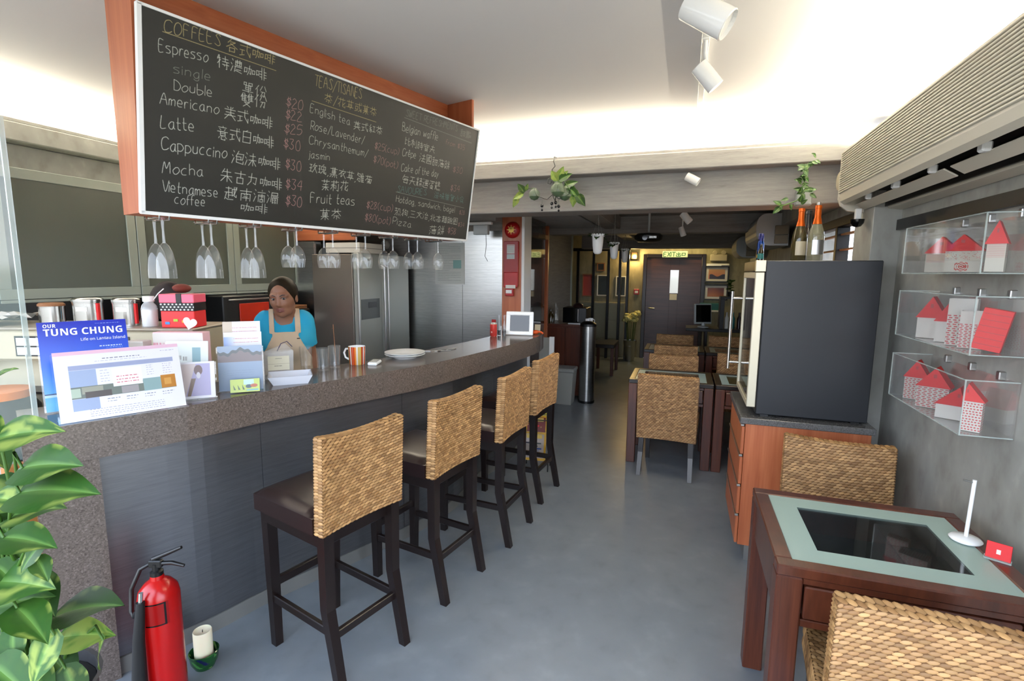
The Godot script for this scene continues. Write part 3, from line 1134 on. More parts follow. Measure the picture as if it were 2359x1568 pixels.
func chalkboard():
	var t := thing("menu_canopy", "orange wood canopy hung from the ceiling holding the chalk menu board", "menu board", BO)
	t.basis = board_basis()
	var L := 1.897
	var H := CEIL - BO.y
	var prof := [Vector2(-0.15, 0), Vector2(0.0, 0), Vector2(0.075, 0.70), Vector2(0.075, H), Vector2(-0.15, H)]
	for e in [[0.0, 0.02], [L - 0.02, L]]:
		var b := MB.new()
		var fr := []
		var bk := []
		for p in prof:
			fr.append(V(e[0], p.y, p.x))
			bk.append(V(e[1], p.y, p.x))
		for i in 5:
			var j := (i + 1) % 5
			b.qo(fr[i], fr[j], bk[j], bk[i], (fr[i] + fr[j]) / 2 - V(e[0], 0.4, -0.05))
		for q in [fr, bk]:
			var o := V(-1, 0, 0) if q == fr else V(1, 0, 0)
			b.qo(q[0], q[1], q[2], V(e[0] if q == fr else e[1], 0.70, -0.15), o)
			b.qo(V(e[0] if q == fr else e[1], 0.70, -0.15), q[2], q[3], q[4], o)
		part(b, "end_panel", M.cherry_v, t)
	var b := MB.new()
	b.bx(0.02, L - 0.02, 0, H, -0.15, -0.132)
	part(b, "back_panel", M.cherry, t)
	b = MB.new()
	b.bx(0.02, L - 0.02, 0, 0.018, -0.132, -0.002)
	part(b, "bottom_panel", M.cherry, t)
	# the board itself leans out at the top
	var up := V(0, 0.70, 0.11).normalized()
	var BH := 0.709
	var bb := Basis(V(1, 0, 0), up, V(1, 0, 0).cross(up))
	b = MB.new()
	b.at(V(0, 0, 0.004), bb)
	b.bx(0, L, 0, BH, -0.006, 0.006)
	var bd := part(b, "blackboard", M.black, t)
	b = MB.new()
	b.at(V(0, 0, 0.004), bb)
	b.quad(V(0.012, 0.012, 0.0065), V(L - 0.008, 0.012, 0.0065), V(L - 0.008, BH - 0.008, 0.0065), V(0.012, BH - 0.008, 0.0065))
	part(b, "chalk_writing", print_mat("chalk_menu", draw_menu(), 0.55), bd, "menu handwritten in white, yellow and pink chalk")
	b = MB.new()
	b.at(V(0, 0, 0.004), bb)
	b.bx(-0.002, 0.014, 0, BH, -0.008, 0.011, 0.001)
	b.bx(L - 0.008, L + 0.002, 0, BH, -0.008, 0.011, 0.001)
	b.bx(0, L, -0.004, 0.009, -0.008, 0.011, 0.001)
	b.bx(0, L, BH - 0.007, BH + 0.003, -0.008, 0.011, 0.001)
	part(b, "white_edging", M.white, bd, "thin white edging")
	# wire rails below for hanging glasses
	for i in 9:
		var s: float = glass_s[i]
		for sg in [-1, 1]:
			b = MB.new()
			b.tube([V(s + sg * 0.017, 0.0, -0.008), V(s + sg * 0.017, -0.016, -0.012), V(s + sg * 0.017, -0.016, -0.125), V(s + sg * 0.017, 0.0, -0.128)], 0.0035, 6)
			part(b, "glass_rail", M.chrome, t)
	var kinds := [glass_mesh(true), glass_mesh(false)]
	for i in 9:
		var tall: bool = i < 3
		for q in 2:
			if i == 8 and q == 1:
				continue
			var w: Array = kinds[0 if tall else 1]
			var p: Vector3 = t.transform * V(glass_s[i], -0.010, -0.032 - q * 0.075)
			var where := "%s of the row, %s of the pair" % [["first", "second", "third", "fourth", "fifth", "sixth", "seventh", "eighth", "last"][i], ["front", "rear"][q]]
			if i == 8:
				where = "last of the row, hanging alone"
			var g := thing("wine_glass", ("tall flared wine glass hanging upside down, " if tall else "rounded wine glass hanging upside down, ") + where, "wine glass", p, 0.0, "wine glasses hanging under the menu board")
			inst(w[0], "bowl", M.wineglass, g)
			inst(w[1], "stem", M.wineglass, g)
			inst(w[2], "foot", M.wineglass, g)

var glass_s := [0.085, 0.265, 0.455, 0.66, 0.865, 1.075, 1.275, 1.475, 1.66]

func glass_mesh(tall: bool) -> Array:
	# upside down: foot at the top (y = 0), rim lowest
	var out := []
	var b := MB.new()
	if tall:
		b.lathe([Vector2(0.0365, -0.235), Vector2(0.036, -0.20), Vector2(0.033, -0.165), Vector2(0.027, -0.13), Vector2(0.017, -0.108), Vector2(0.005, -0.095)], 28)
	else:
		b.lathe([Vector2(0.030, -0.185), Vector2(0.034, -0.165), Vector2(0.036, -0.145), Vector2(0.034, -0.120), Vector2(0.026, -0.098), Vector2(0.014, -0.085), Vector2(0.004, -0.078)], 28)
	out.append(b.mesh())
	b = MB.new()
	b.tube([V(0, -0.097 if tall else -0.08, 0), V(0, -0.05, 0), V(0, -0.004, 0)], [0.0055, 0.004, 0.006], 8)
	out.append(b.mesh())
	b = MB.new()
	b.lathe([Vector2(0.004, -0.008), Vector2(0.02, -0.0035), Vector2(0.033, -0.0015), Vector2(0.033, 0), Vector2(0, 0.0005)], 24)
	out.append(b.mesh())
	return out
# ---------------------------------------------------------------- handwriting
# Pen strokes on a 10 x 10 grid: digits are x and y, spaces join points, bars lift the pen.
const LATIN := {
	"A": "07 30 67|14 54", "B": "00 07|00 30 42 33 03|03 44 56 47 07", "C": "61 40 11 04 17 47 66", "D": "00 07|00 31 53 55 37 07", "E": "40 00 07 47|03 33", "F": "40 00 07|03 33",
	"G": "51 30 11 04 17 47 54 34", "H": "00 07|50 57|03 53", "I": "00 07", "K": "00 07|50 04 57", "L": "00 07 47", "M": "07 10 34 50 67", "N": "07 00 57 50", "O": "30 11 04 17 47 64 51 30",
	"P": "00 07|00 40 52 34 04", "R": "00 07|00 40 52 34 04|24 57", "S": "51 30 11 22 44 56 37 06", "T": "00 60|30 37", "U": "00 05 17 47 55 50", "V": "00 37 60", "W": "00 17 32 47 60", "X": "00 57|50 07", "Y": "00 33 60|33 37", "Z": "00 50 07 57",
	"a": "43 23 05 17 37 45|43 46 57", "b": "00 07 37 55 34 04", "c": "43 23 05 17 47", "d": "43 23 05 17 37 45|40 47", "e": "05 45 33 13 05 17 47", "ê": "05 45 33 13 05 17 47|12 21 32", "f": "40 20 12 17|03 33", "g": "43 23 05 17 37 45|43 48 29 08",
	"h": "00 07|04 23 44 47", "i": "03 07|01 02", "j": "13 18 09|11 12", "k": "00 07|43 05 47", "l": "00 07", "m": "03 07|04 13 24 27|24 43 54 57", "n": "03 07|04 23 44 47", "o": "23 05 17 37 55 43 23", "p": "03 09|03 33 55 37 07", "q": "43 23 05 17 37 45|43 49",
	"r": "03 07|05 13 33", "s": "43 13 04 35 46 37 07", "t": "10 16 27 37|03 33", "u": "03 06 17 37 46|43 47", "v": "03 27 43", "w": "03 17 34 47 63", "x": "03 47|43 07", "y": "03 26|43 26 09", "z": "03 43 07 47",
	"0": "30 11 04 17 47 54 41 30", "1": "11 30 37", "2": "01 20 42 24 07 57", "3": "00 40 23 44 46 27 06", "4": "30 04 54|40 47", "5": "50 10 03 43 55 37 07", "6": "40 13 05 17 37 45 24 04", "7": "00 50 17", "8": "20 01 23 45 36 17 05 23 41 20", "9": "42 20 02 24 42 37",
	"$": "52 31 12 23 44 55 36 05|20 27|40 38", "/": "50 08", ",": "17 08", ".": "07 17", "(": "20 02 05 28", ")": "00 22 25 08",
}
const WIDE := {"i": 2.0, "l": 2.0, "j": 3.0, "I": 2.0, "m": 7.0, "M": 8.0, "w": 8.0, "W": 8.0, " ": 4.0, ",": 3.0, ".": 3.0, "(": 4.0, ")": 4.0, "T": 7.0, "O": 8.0, "C": 7.5, "A": 7.5, "t": 5.0, "r": 5.0, "f": 5.0, "/": 6.0}
# Written characters: strokes, or pieces of other characters placed as name@x,y,width,height
const HAN := {
	"口": "12 18|12 82 87|17 87", "力": "13 83 78 57|40 36 09", "木": "03 93|50 59|43 08|53 98", "日": "10 19|10 80 89|14 84|19 89", "白": "50 31|11 19|11 81 89|15 85|19 89", "田": "11 19|11 81 89|15 85|51 59|19 89",
	"王": "11 81|15 85|09 99|51 59", "米": "50 59|05 95|11 33|81 63|45 09|55 99", "水": "20 41|03 24|09 45", "艹": "02 92|30 34|60 64", "人": "50 04|33 39", "火": "20 09|40 39|60 69|80 99", "隹": "30 05|22 29|50 62|23 93|25 85|27 87|29 99|62 69",
	"糸": "50 23 54|73 25 96|55 59|36 18|66 88", "虫": "12 16|12 82 86|16 86|50 58|18 88|78 99", "飠": "50 02|50 93|33 63|24 74 77 27|24 29 58|57 99", "犭": "70 23|31 63 59 38|55 08", "走之": "10 21|04 24 17 28|08 39 99", "又": "11 81 09|22 99",
	"大": "03 93|50 43 09|54 99", "夫": "22 82|05 95|50 44 09|55 99", "天": "11 81|05 95|51 44 09|55 99", "文": "50 51|02 92|72 09|22 99", "三": "11 81|25 75|09 99", "小": "50 59 38|23 06|73 96", "北": "30 39|03 33|08 35|60 68 99 96|93 65", "比": "10 18 37|13 43|60 68 89 96|94 64",
	"古": "02 92|50 55|25 29|25 75 79|29 79", "朱": "30 13|22 82|05 95|50 59|45 09|55 99", "甘": "02 92|21 29|71 79|25 75|29 79", "舌": "70 11|03 93|50 55|25 29|25 75 79|29 79", "式": "02 92|60 65 99 96|80 81|05 45|25 28|09 48", "非": "30 39|03 33|05 35|07 37|60 69|63 93|65 95|67 97",
	"牛": "20 03|02 52|30 39|06 53", "寺": "02 82|40 44|04 94|06 96|64 69 59|26 37", "農": "11 14|11 81 84|14 84|30 34|60 64|12 82|05 95|15 09|27 87|38 99|18 48", "分": "30 04|60 94|15 75 69 58|45 19", "心": "12 06|30 38 79 76|40 52|71 95", "包": "30 04|22 92 86 66|14 64 66|14 18 99 97|16 66",
	"末": "12 82|05 95|50 59|45 09|55 99", "未": "22 82|05 95|50 59|45 09|55 99", "走": "11 71|40 44|04 84|44 48|46 76|24 09|18 39 99", "戉": "12 82|12 18 37|40 48 79 77|80 47|60 71", "商": "50 51|02 92|14 19|14 84 89|25 75|53 57|37 39|37 67 69|39 69", "屚": "11 81 83|13 83|11 08|24 94|25 29|25 85 89|55 59|36 37|66 67|38 39|68 69",
	"工": "11 81|51 58|08 98", "攵": "40 04|32 92|72 09|33 99", "鬼": "50 31|12 15|12 82 85|15 85|52 55|46 09|56 58 99 97|66 78", "芻": "20 03|21 81 84 64|22 54|26 08|26 86 89 69|27 59", "利": "40 11|02 52|30 39|23 07|33 56|62 66|90 99 78", "咼": "20 24|20 70 74|14 19|14 84 89|36 38|36 66 68|38 68",
	"去": "12 82|50 55|05 95|55 18 88|67 99", "尃": "02 92|13 16|13 83 86|14 84|50 56|07 97|67 69 58|27 38", "并": "20 32|70 62|13 83|06 96|33 37 19|63 69", "青": "01 91|13 83|50 54|04 94|26 29|26 76 79|27 77", "巽": "01 41 43 03 05 45|51 91 93 53 55 95|06 96|35 37|65 67|08 98|28 09|68 99", "句": "30 04|22 92 88 68|24 27|24 54 57|27 57",
	"台": "50 14 84|62 95", "面": "01 91|51 33|13 19|13 83 89|19 89|33 39|63 69", "麥": "01 91|50 54|04 94|32 23|62 73|54 08|36 76 19|37 99", "羔": "20 31|70 61|02 92|14 84|50 56|06 96", "或": "02 92|14 17|14 44 47|17 47|09 48|60 65 99 96|87 59|80 91",
	"各": "40 13|32 72 06|33 96|口@2,5,6,5", "咖": "口@0,2,3,6|力@3,1,4,8|口@7,3,3,5", "啡": "口@0,2,3,6|非@3,0,7,10", "特": "牛@0,0,5,10|寺@4,0,6,10", "濃": "水@0,0,4,10|農@3,0,7,10", "單": "11 13|11 31 33|13 33|51 53|51 81 83|53 83|田@2,3,6,4|08 98|57 59", "份": "人@0,0,5,10|分@4,0,6,10", "雙": "隹@0,0,5,6|隹@5,0,5,6|又@2,6,6,4",
	"美": "20 31|70 61|02 92|14 84|50 56|06 96|45 09|55 99", "意": "50 51|11 81|22 33|72 63|04 94|日@2,4,6,3|心@1,7,8,3", "泡": "水@0,0,4,10|包@3,0,7,10", "沫": "水@0,0,4,10|末@3,0,7,10", "越": "走@0,0,7,10|戉@5,0,5,8", "南": "02 92|50 54|14 19|14 84 89|34 45|64 55|36 66|27 77|56 59",
	"滴": "水@0,0,4,10|商@3,0,7,10", "漏": "水@0,0,4,10|屚@3,0,7,10", "茶": "02 92|30 33|60 63|52 06|52 96|26 76|56 59|37 28|67 88", "花": "艹@0,0,10,8|34 07|26 29|64 68 99 97|94 67", "草": "艹@0,0,10,8|日@2,4,6,3|07 97|57 59", "菓": "艹@0,0,10,8|田@2,3,6,3|木@1,5,8,5", "英": "艹@0,0,10,8|23 26|23 73 76|06 96|52 56|46 09|56 99",
	"紅": "糸@0,0,5,10|工@5,1,5,8", "玫": "王@0,1,4,8|攵@4,0,6,10", "瑰": "王@0,1,3,8|鬼@3,0,7,10", "薰": "艹@0,0,10,7|田@2,3,6,3|07 97|50 58|火@0,8,10,2", "衣": "50 51|02 92|52 06|33 38 56|83 55|54 99", "雛": "芻@0,0,5,10|隹@5,0,5,10", "菊": "艹@0,0,10,7|33 06|34 94 88 78|米@3,4,5,5", "茉": "艹@0,0,10,7|末@1,3,8,7", "莉": "艹@0,0,10,7|利@0,3,10,7",
	"甜": "舌@0,0,5,10|甘@5,1,5,8", "點": "田@0,0,6,5|06 56|火@0,7,6,3|70 74|72 92|口@6,5,4,4", "時": "日@0,1,3,8|寺@4,0,6,10", "窩": "50 51|02 04|02 92 94|33 15|63 85|咼@2,4,6,6", "法": "水@0,0,4,10|去@3,0,7,10", "國": "10 19|10 90 99|19 99|或@2,1,6,7", "薄": "艹@0,0,10,7|水@0,3,4,7|尃@3,3,7,7", "餅": "飠@0,0,5,10|并@5,0,5,10",
	"每": "30 04|22 92|34 28 88|34 84 79|05 95|45 56", "精": "米@0,0,4,10|青@5,0,5,10", "選": "走之@0,0,10,10|巽@4,0,6,8", "蛋": "11 91 82|51 55|53 83|23 05|虫@2,5,6,5", "糕": "米@0,0,4,10|羔@4,0,6,8|火@4,8,6,2", "滋": "水@0,0,4,10|40 51|80 71|32 92|54 35 56 38 59|84 65 86 68 89", "味": "口@0,2,3,6|未@3,0,7,10",
	"簡": "20 02|12 42|60 52|52 92|13 19|13 43 45 15|53 83 89|53 55 85|日@3,6,4,3", "餐": "20 03|11 51|22 45|52 92 65|53 85|飠@2,4,6,6", "食": "50 03|50 93|24 29|24 74 77 27|58 99|77 56", "熱": "01 41|20 24|04 44|26 46|51 81 84 96|61 46|火@0,7,10,3", "狗": "犭@0,0,4,10|句@4,0,6,10", "治": "水@0,0,4,10|台@3,0,7,8|口@4,5,5,5",
	"高": "50 51|02 92|口@3,2,4,3|16 19|16 86 89|口@3,7,4,3", "麵": "麥@0,0,5,10|面@5,0,5,10", "飽": "飠@0,0,5,10|包@5,0,5,10", "圈": "10 19|10 90 99|19 99|大@2,1,6,5|35 65 66|35 38 68", "出": "50 59|12 14 84 82|06 09 99 96",
}

func strokes_of(spec: String, o: Vector2, s: Vector2, out: Array):
	for piece in spec.split("|"):
		if piece.contains("@"):
			var nm := piece.get_slice("@", 0)
			var f := piece.get_slice("@", 1).split_floats(",")
			strokes_of(HAN[nm], o + Vector2(f[0], f[1]) * s / 10.0, s * Vector2(f[2], f[3]) / 10.0, out)
		else:
			var line := []
			for q in piece.split(" "):
				line.append(o + Vector2(float(q[0]), float(q[1])) * s / 10.0)
			out.append(line)

func pen(im: Image, line: Array, w: float, c: Color, rough: float, curved: bool):
	var pts := line
	if curved and line.size() > 2:
		pts = spline(line, 5)
	var W := im.get_width()
	var H := im.get_height()
	for i in pts.size() - 1:
		var a: Vector2 = pts[i]
		var b: Vector2 = pts[i + 1]
		var steps := maxi(1, int(a.distance_to(b) / (w * 0.35)))
		for k in steps + 1:
			var p := a.lerp(b, float(k) / steps)
			var r := w * 0.5
			for y in range(int(p.y - r), int(p.y + r) + 2):
				for x in range(int(p.x - r), int(p.x + r) + 2):
					if x < 0 or y < 0 or x >= W or y >= H:
						continue
					var d := Vector2(x, y).distance_to(p)
					var f := clampf(r + 0.5 - d, 0, 1) * (1.0 - rough * rng.randf())
					if f > 0.02:
						var old := im.get_pixel(x, y)
						im.set_pixel(x, y, old.lerp(c, f * 0.7))

func write(im: Image, text: String, x0: float, y0: float, x1: float, y1: float, hgt: float, w: float, c: Color, rough: float):
	# text between two ends of its base line, pixels
	var total := 0.0
	for ch in text:
		total += 11.0 if HAN.has(ch) else WIDE.get(ch, 6.5)
	var run := Vector2(x1 - x0, y1 - y0)
	var ex := run / total
	var pos := 0.0
	for ch in text:
		var han: bool = HAN.has(ch)
		var adv: float = 11.0 if han else WIDE.get(ch, 6.5)
		if ch != " ":
			var lines := []
			strokes_of(HAN[ch] if han else LATIN[ch], Vector2.ZERO, Vector2(10, 10), lines)
			var wob := Vector2(rng.randf_range(-0.2, 0.2), rng.randf_range(-0.35, 0.35))
			var lean := rng.randf_range(-0.02, 0.08)
			for ln in lines:
				var q := []
				for p in ln:
					var g: Vector2 = p + wob
					var yy := (g.y - 9.2) / 9.5 * hgt if han else (g.y - 7.0) / 7.0 * hgt
					q.append(Vector2(x0, y0) + ex * (pos + g.x) + Vector2(-lean * yy, yy))
				pen(im, q, w, c, rough, not han)
		pos += adv

func draw_menu() -> Image:
	var W := 2048
	var H := 766
	var im := Image.create(W, H, false, Image.FORMAT_RGB8)
	var nz := FastNoiseLite.new()
	nz.seed = 77
	nz.frequency = 0.006
	nz.fractal_octaves = 5
	for y in H:
		for x in W:
			var f := nz.get_noise_2d(x, y * 0.6) * 0.018
			im.set_pixel(x, y, Color(0.075 + f, 0.080 + f, 0.073 + f))
	# wiped-out chalk
	var smear := Color(0.24, 0.25, 0.26)
	for k in 60:
		var x := rng.randf_range(655, 700)
		var y := rng.randf_range(180, 690)
		pen(im, [Vector2(x, y), Vector2(x + rng.randf_range(-8, 8), y + rng.randf_range(30, 70))], 9, im.get_pixel(int(x), int(y)).lerp(smear, 0.16), 0.9, false)
	for k in 40:
		var x := rng.randf_range(60, 1900)
		var y := rng.randf_range(60, 720)
		pen(im, [Vector2(x, y), Vector2(x + rng.randf_range(20, 90), y + rng.randf_range(-16, 16))], 8, im.get_pixel(int(x), int(y)).lerp(smear, 0.08), 0.9, false)
	var cs := {"white": Color(0.80, 0.81, 0.78), "ochre": Color(0.72, 0.65, 0.45), "pink": Color(0.68, 0.49, 0.50), "teal": Color(0.32, 0.52, 0.52), "grey": Color(0.52, 0.54, 0.52)}
	var list := [
		["COFFEES", 0.072, 0.654, 0.274, 0.668, 0.042, "ochre"],
		["各式咖啡", 0.291, 0.658, 0.500, 0.670, 0.052, "ochre"],
		["Espresso", 0.055, 0.580, 0.228, 0.597, 0.041, "white"],
		["特濃咖啡", 0.259, 0.588, 0.466, 0.595, 0.050, "white"],
		["single", 0.101, 0.520, 0.240, 0.530, 0.035, "grey"],
		["單份", 0.358, 0.523, 0.466, 0.528, 0.046, "white"],
		["Double", 0.103, 0.461, 0.248, 0.473, 0.037, "white"],
		["雙份", 0.352, 0.470, 0.471, 0.483, 0.053, "white"],
		["Americano", 0.055, 0.398, 0.272, 0.412, 0.040, "white"],
		["美式咖啡", 0.289, 0.401, 0.499, 0.405, 0.052, "white"],
		["Latte", 0.056, 0.315, 0.182, 0.325, 0.044, "white"],
		["意式白咖啡", 0.261, 0.319, 0.508, 0.325, 0.053, "white"],
		["Cappuccino", 0.059, 0.235, 0.306, 0.245, 0.046, "white"],
		["泡沫咖啡", 0.320, 0.229, 0.544, 0.237, 0.055, "white"],
		["Mocha", 0.060, 0.148, 0.214, 0.159, 0.042, "white"],
		["朱古力咖啡", 0.276, 0.149, 0.554, 0.145, 0.055, "white"],
		["Vietnamese", 0.059, 0.078, 0.271, 0.082, 0.042, "white"],
		["越南滴漏", 0.292, 0.078, 0.540, 0.082, 0.056, "white"],
		["coffee", 0.102, 0.036, 0.219, 0.037, 0.039, "white"],
		["咖啡", 0.360, 0.031, 0.490, 0.028, 0.047, "white"],
		["$20", 0.550, 0.515, 0.642, 0.524, 0.042, "pink"],
		["$22", 0.550, 0.463, 0.640, 0.470, 0.043, "pink"],
		["$25", 0.548, 0.401, 0.641, 0.410, 0.043, "pink"],
		["$30", 0.547, 0.336, 0.636, 0.338, 0.044, "pink"],
		["$30", 0.558, 0.247, 0.645, 0.247, 0.045, "pink"],
		["$34", 0.564, 0.158, 0.654, 0.156, 0.046, "pink"],
		["$30", 0.565, 0.082, 0.658, 0.080, 0.047, "pink"],
		["TEAS/TISANES", 0.688, 0.645, 0.962, 0.657, 0.047, "ochre"],
		["茶/花草或菓茶", 0.745, 0.584, 1.065, 0.596, 0.045, "ochre"],
		["English tea", 0.673, 0.522, 0.902, 0.516, 0.037, "white"],
		["英式紅茶", 0.922, 0.502, 1.111, 0.512, 0.044, "white"],
		["Rose/Lavender/", 0.679, 0.448, 0.997, 0.445, 0.039, "white"],
		["Chrysanthemum/", 0.676, 0.383, 1.025, 0.384, 0.038, "white"],
		["jasmin", 0.677, 0.319, 0.800, 0.325, 0.035, "white"],
		["玫瑰,薰衣草,雛菊", 0.681, 0.253, 1.064, 0.247, 0.047, "white"],
		["茉莉花", 0.753, 0.177, 0.915, 0.190, 0.053, "white"],
		["Fruit teas", 0.698, 0.109, 0.967, 0.126, 0.048, "white"],
		["菓茶", 0.755, 0.032, 0.886, 0.043, 0.056, "white"],
		["$25(cup)", 1.060, 0.434, 1.240, 0.437, 0.036, "pink"],
		["$70(pot)", 1.059, 0.364, 1.239, 0.360, 0.037, "pink"],
		["$28(cup)", 1.035, 0.117, 1.228, 0.120, 0.040, "pink"],
		["$80(pot)", 1.030, 0.048, 1.220, 0.044, 0.041, "pink"],
		["SWEET REFRESHMENTS", 1.260, 0.648, 1.697, 0.665, 0.035, "grey"],
		["甜點", 1.725, 0.643, 1.835, 0.651, 0.042, "grey"],
		["Belgian waffle", 1.244, 0.567, 1.538, 0.574, 0.044, "white"],
		["from $35", 1.601, 0.567, 1.786, 0.567, 0.029, "pink"],
		["比利時窩夫", 1.268, 0.495, 1.520, 0.496, 0.045, "white"],
		["Crêpe", 1.259, 0.438, 1.370, 0.439, 0.041, "white"],
		["法國甜薄餅", 1.392, 0.427, 1.664, 0.425, 0.050, "white"],
		["$30", 1.690, 0.413, 1.790, 0.421, 0.036, "pink"],
		["Cake of the day", 1.260, 0.352, 1.574, 0.364, 0.041, "white"],
		["每天精選蛋糕", 1.278, 0.284, 1.598, 0.288, 0.052, "white"],
		["$34", 1.685, 0.296, 1.781, 0.301, 0.039, "pink"],
		["SAVOURIES", 1.244, 0.232, 1.482, 0.242, 0.035, "teal"],
		["滋味簡餐小食", 1.548, 0.235, 1.836, 0.236, 0.043, "teal"],
		["Hotdog, sandwich, bagel", 1.241, 0.177, 1.757, 0.166, 0.036, "white"],
		["$28", 1.797, 0.159, 1.859, 0.159, 0.028, "pink"],
		["熱狗,三文治,北高麵飽圈", 1.240, 0.102, 1.796, 0.089, 0.043, "white"],
		["$34", 1.798, 0.078, 1.865, 0.077, 0.028, "pink"],
		["Pizza", 1.229, 0.050, 1.383, 0.039, 0.039, "white"],
		["薄餅", 1.535, 0.008, 1.677, 0.017, 0.058, "white"],
		["$58", 1.704, 0.027, 1.794, 0.024, 0.039, "pink"],
	]
	var k := Vector2(W / 1.897, H / 0.709)
	for r in list:
		var hgt: float = r[5] * k.y
		write(im, r[0], r[1] * k.x, H - r[2] * k.y, r[3] * k.x, H - r[4] * k.y, hgt, clampf(hgt * 0.07, 2.2, 3.8), cs[r[6]], 0.5)
	for r in [[0.067, 0.649, 0.501, 0.65], [0.679, 0.574, 1.059, 0.569], [1.251, 0.639, 1.841, 0.623], [1.235, 0.231, 1.838, 0.205]]:
		pen(im, [Vector2(r[0] * k.x, H - r[1] * k.y), Vector2(r[2] * k.x, H - r[3] * k.y)], 3.6, cs.ochre if r[0] < 1.0 else cs.grey, 0.5, false)
	return im
# ---------------------------------------------------------------- kitchen behind the bar
func kitchen():
	# wall cupboards with smoked glass doors
	var zs := [-1.26, -1.87, -2.70, -3.545, -4.36]
	var lab := ["smoked glass wall cupboard at the left edge behind the glass sheet", "smoked glass wall cupboard left of the menu board", "smoked glass wall cupboard behind the tall hanging glasses", "smoked glass wall cupboard above the woman's head"]
	for i in 4:
		var z0: float = zs[i]
		var z1: float = zs[i + 1]
		var zc := (z0 + z1) / 2
		var d := z0 - z1 - 0.006
		var t := thing("wall_cupboard", lab[i], "cupboard", V(-4.12, 1.49, zc), 0.0, "smoked glass wall cupboards")
		var b := MB.new()
		b.bx(0, 0.30, 0, 0.018, -d / 2, d / 2)
		b.bx(0, 0.30, 0.762, 0.78, -d / 2, d / 2)
		b.bx(0, 0.30, 0.018, 0.762, -d / 2, -d / 2 + 0.018)
		b.bx(0, 0.30, 0.018, 0.762, d / 2 - 0.018, d / 2)
		b.bx(0, 0.012, 0.018, 0.762, -d / 2, d / 2)
		part(b, "carcass", M.alu, t)
		b = MB.new()
		b.bx(0.012, 0.26, 0.40, 0.418, -d / 2 + 0.018, d / 2 - 0.018)
		part(b, "shelf", M.alu, t)
		b = MB.new()
		var fw := 0.062
		b.bx(0.302, 0.322, 0, fw, -d / 2, d / 2, 0.002)
		b.bx(0.302, 0.322, 0.78 - fw, 0.78, -d / 2, d / 2, 0.002)
		b.bx(0.302, 0.322, fw, 0.78 - fw, -d / 2, -d / 2 + fw, 0.002)
		b.bx(0.302, 0.322, fw, 0.78 - fw, d / 2 - fw, d / 2, 0.002)
		var door := part(b, "door", M.alu, t)
		b = MB.new()
		b.bx(0.308, 0.313, fw, 0.78 - fw, -d / 2 + fw, d / 2 - fw)
		part(b, "glass", M.cabinet_glass, door)
		b = MB.new()
		b.bx(0.29, 0.325, -0.022, -0.004, -d / 2, d / 2, 0.002)
		part(b, "light_rail", M.alu, t)
		# things kept inside, seen through the smoked glass
		if i > 0:
			for k in 3:
				var q := MB.new()
				var r := rng.randf_range(0.045, 0.075)
				var hh := rng.randf_range(0.12, 0.26)
				q.lathe([Vector2(0, 0), Vector2(r, 0), Vector2(r * 1.05, hh * 0.7), Vector2(r * 0.7, hh * 0.9), Vector2(r * 0.7, hh), Vector2(0, hh)], 16)
				single(q, "storage_jar", M[["cream", "orange", "paper"][k]], "%s jar seen dimly inside the wall cupboard %s" % [["cream", "orange", "white"][k], ["", "left of the menu board", "behind the tall hanging glasses", "above the woman's head"][i]], "jar", V(-3.98, 1.49 + (0.018 if k != 1 else 0.418), zc + (k - 1) * 0.22))
	# dark splashback and back worktop
	var b := MB.new()
	b.bx(-4.25, -4.235, 0.9, 1.49, -4.36, -1.25)
	struct(b, "trim_splashback", M.tile_black)
	var t := thing("back_worktop", "dark stone worktop along the kitchen wall under the cupboards", "worktop", V(-4.23, 0, -2.8))
	b = MB.new()
	b.bx(0, 0.62, 0.86, 0.90, -1.49, 1.5, 0.003)
	part(b, "slab", M.gloss_black, t)
	for k in 4:
		b = MB.new()
		b.bx(0.0, 0.58, 0.1, 0.855, -1.48 + k * 0.74, -0.745 + k * 0.74, 0.003)
		part(b, "base_unit", M.dark_frame, t)
	b = MB.new()
	b.bx(0, 0.52, 0, 0.1, -1.54, 1.48)
	part(b, "kick_board", M.black, t)
	# oven-like appliance with an orange front
	t = thing("oven", "black oven with an orange-red front on the back worktop left of the woman", "oven", V(-3.85, 0.90, -3.55))
	b = MB.new()
	b.bx(-0.25, 0.21, 0.0, 0.56, -0.26, 0.30, 0.008)
	part(b, "body", M.black, t)
	b = MB.new()
	b.bx(0.21, 0.222, 0.22, 0.49, -0.19, 0.14, 0.004)
	part(b, "front_panel", mat("hot_orange", Color(0.70, 0.15, 0.04), 0.35), t, "plain orange-red front panel")
	b = MB.new()
	b.tube([V(0.215, 0.525, -0.2), V(0.24, 0.525, -0.2), V(0.24, 0.525, 0.24), V(0.215, 0.525, 0.24)], 0.009, 8)
	part(b, "rail", M.satin, t)
	t = thing("toaster", "small black toaster on the worktop right of the woman's head", "toaster", V(-3.72, 0.90, -4.12))
	b = MB.new()
	b.bx(-0.1, 0.12, 0.0, 0.40, -0.13, 0.12, 0.012)
	part(b, "body", M.black, t)
	b = MB.new()
	b.bx(0.12, 0.124, 0.28, 0.36, -0.1, 0.09, 0.001)
	part(b, "control_strip", M.satin, t)
	b = MB.new()
	for k in 3:
		b.bx(-0.08, 0.1, 0.402 + k * 0.012, 0.411 + k * 0.012, -0.11, 0.1, 0.003)
	single(b, "bread_board", mat("bread", Color(0.55, 0.36, 0.22), 0.7), "short stack of wooden boards on the small black toaster", "board", V(-3.72, 0.90, -4.12))
	# tall steel cupboard and wood bulkhead left of the fridge
	t = thing("steel_cupboard", "tall plain steel cupboard between the wall cupboards and the fridge", "cupboard", V(-3.85, 0, -4.31))
	b = MB.new()
	b.bx(-0.38, 0.28, 0, 1.97, -0.10, 0.0, 0.003)
	part(b, "body", M.steel, t)
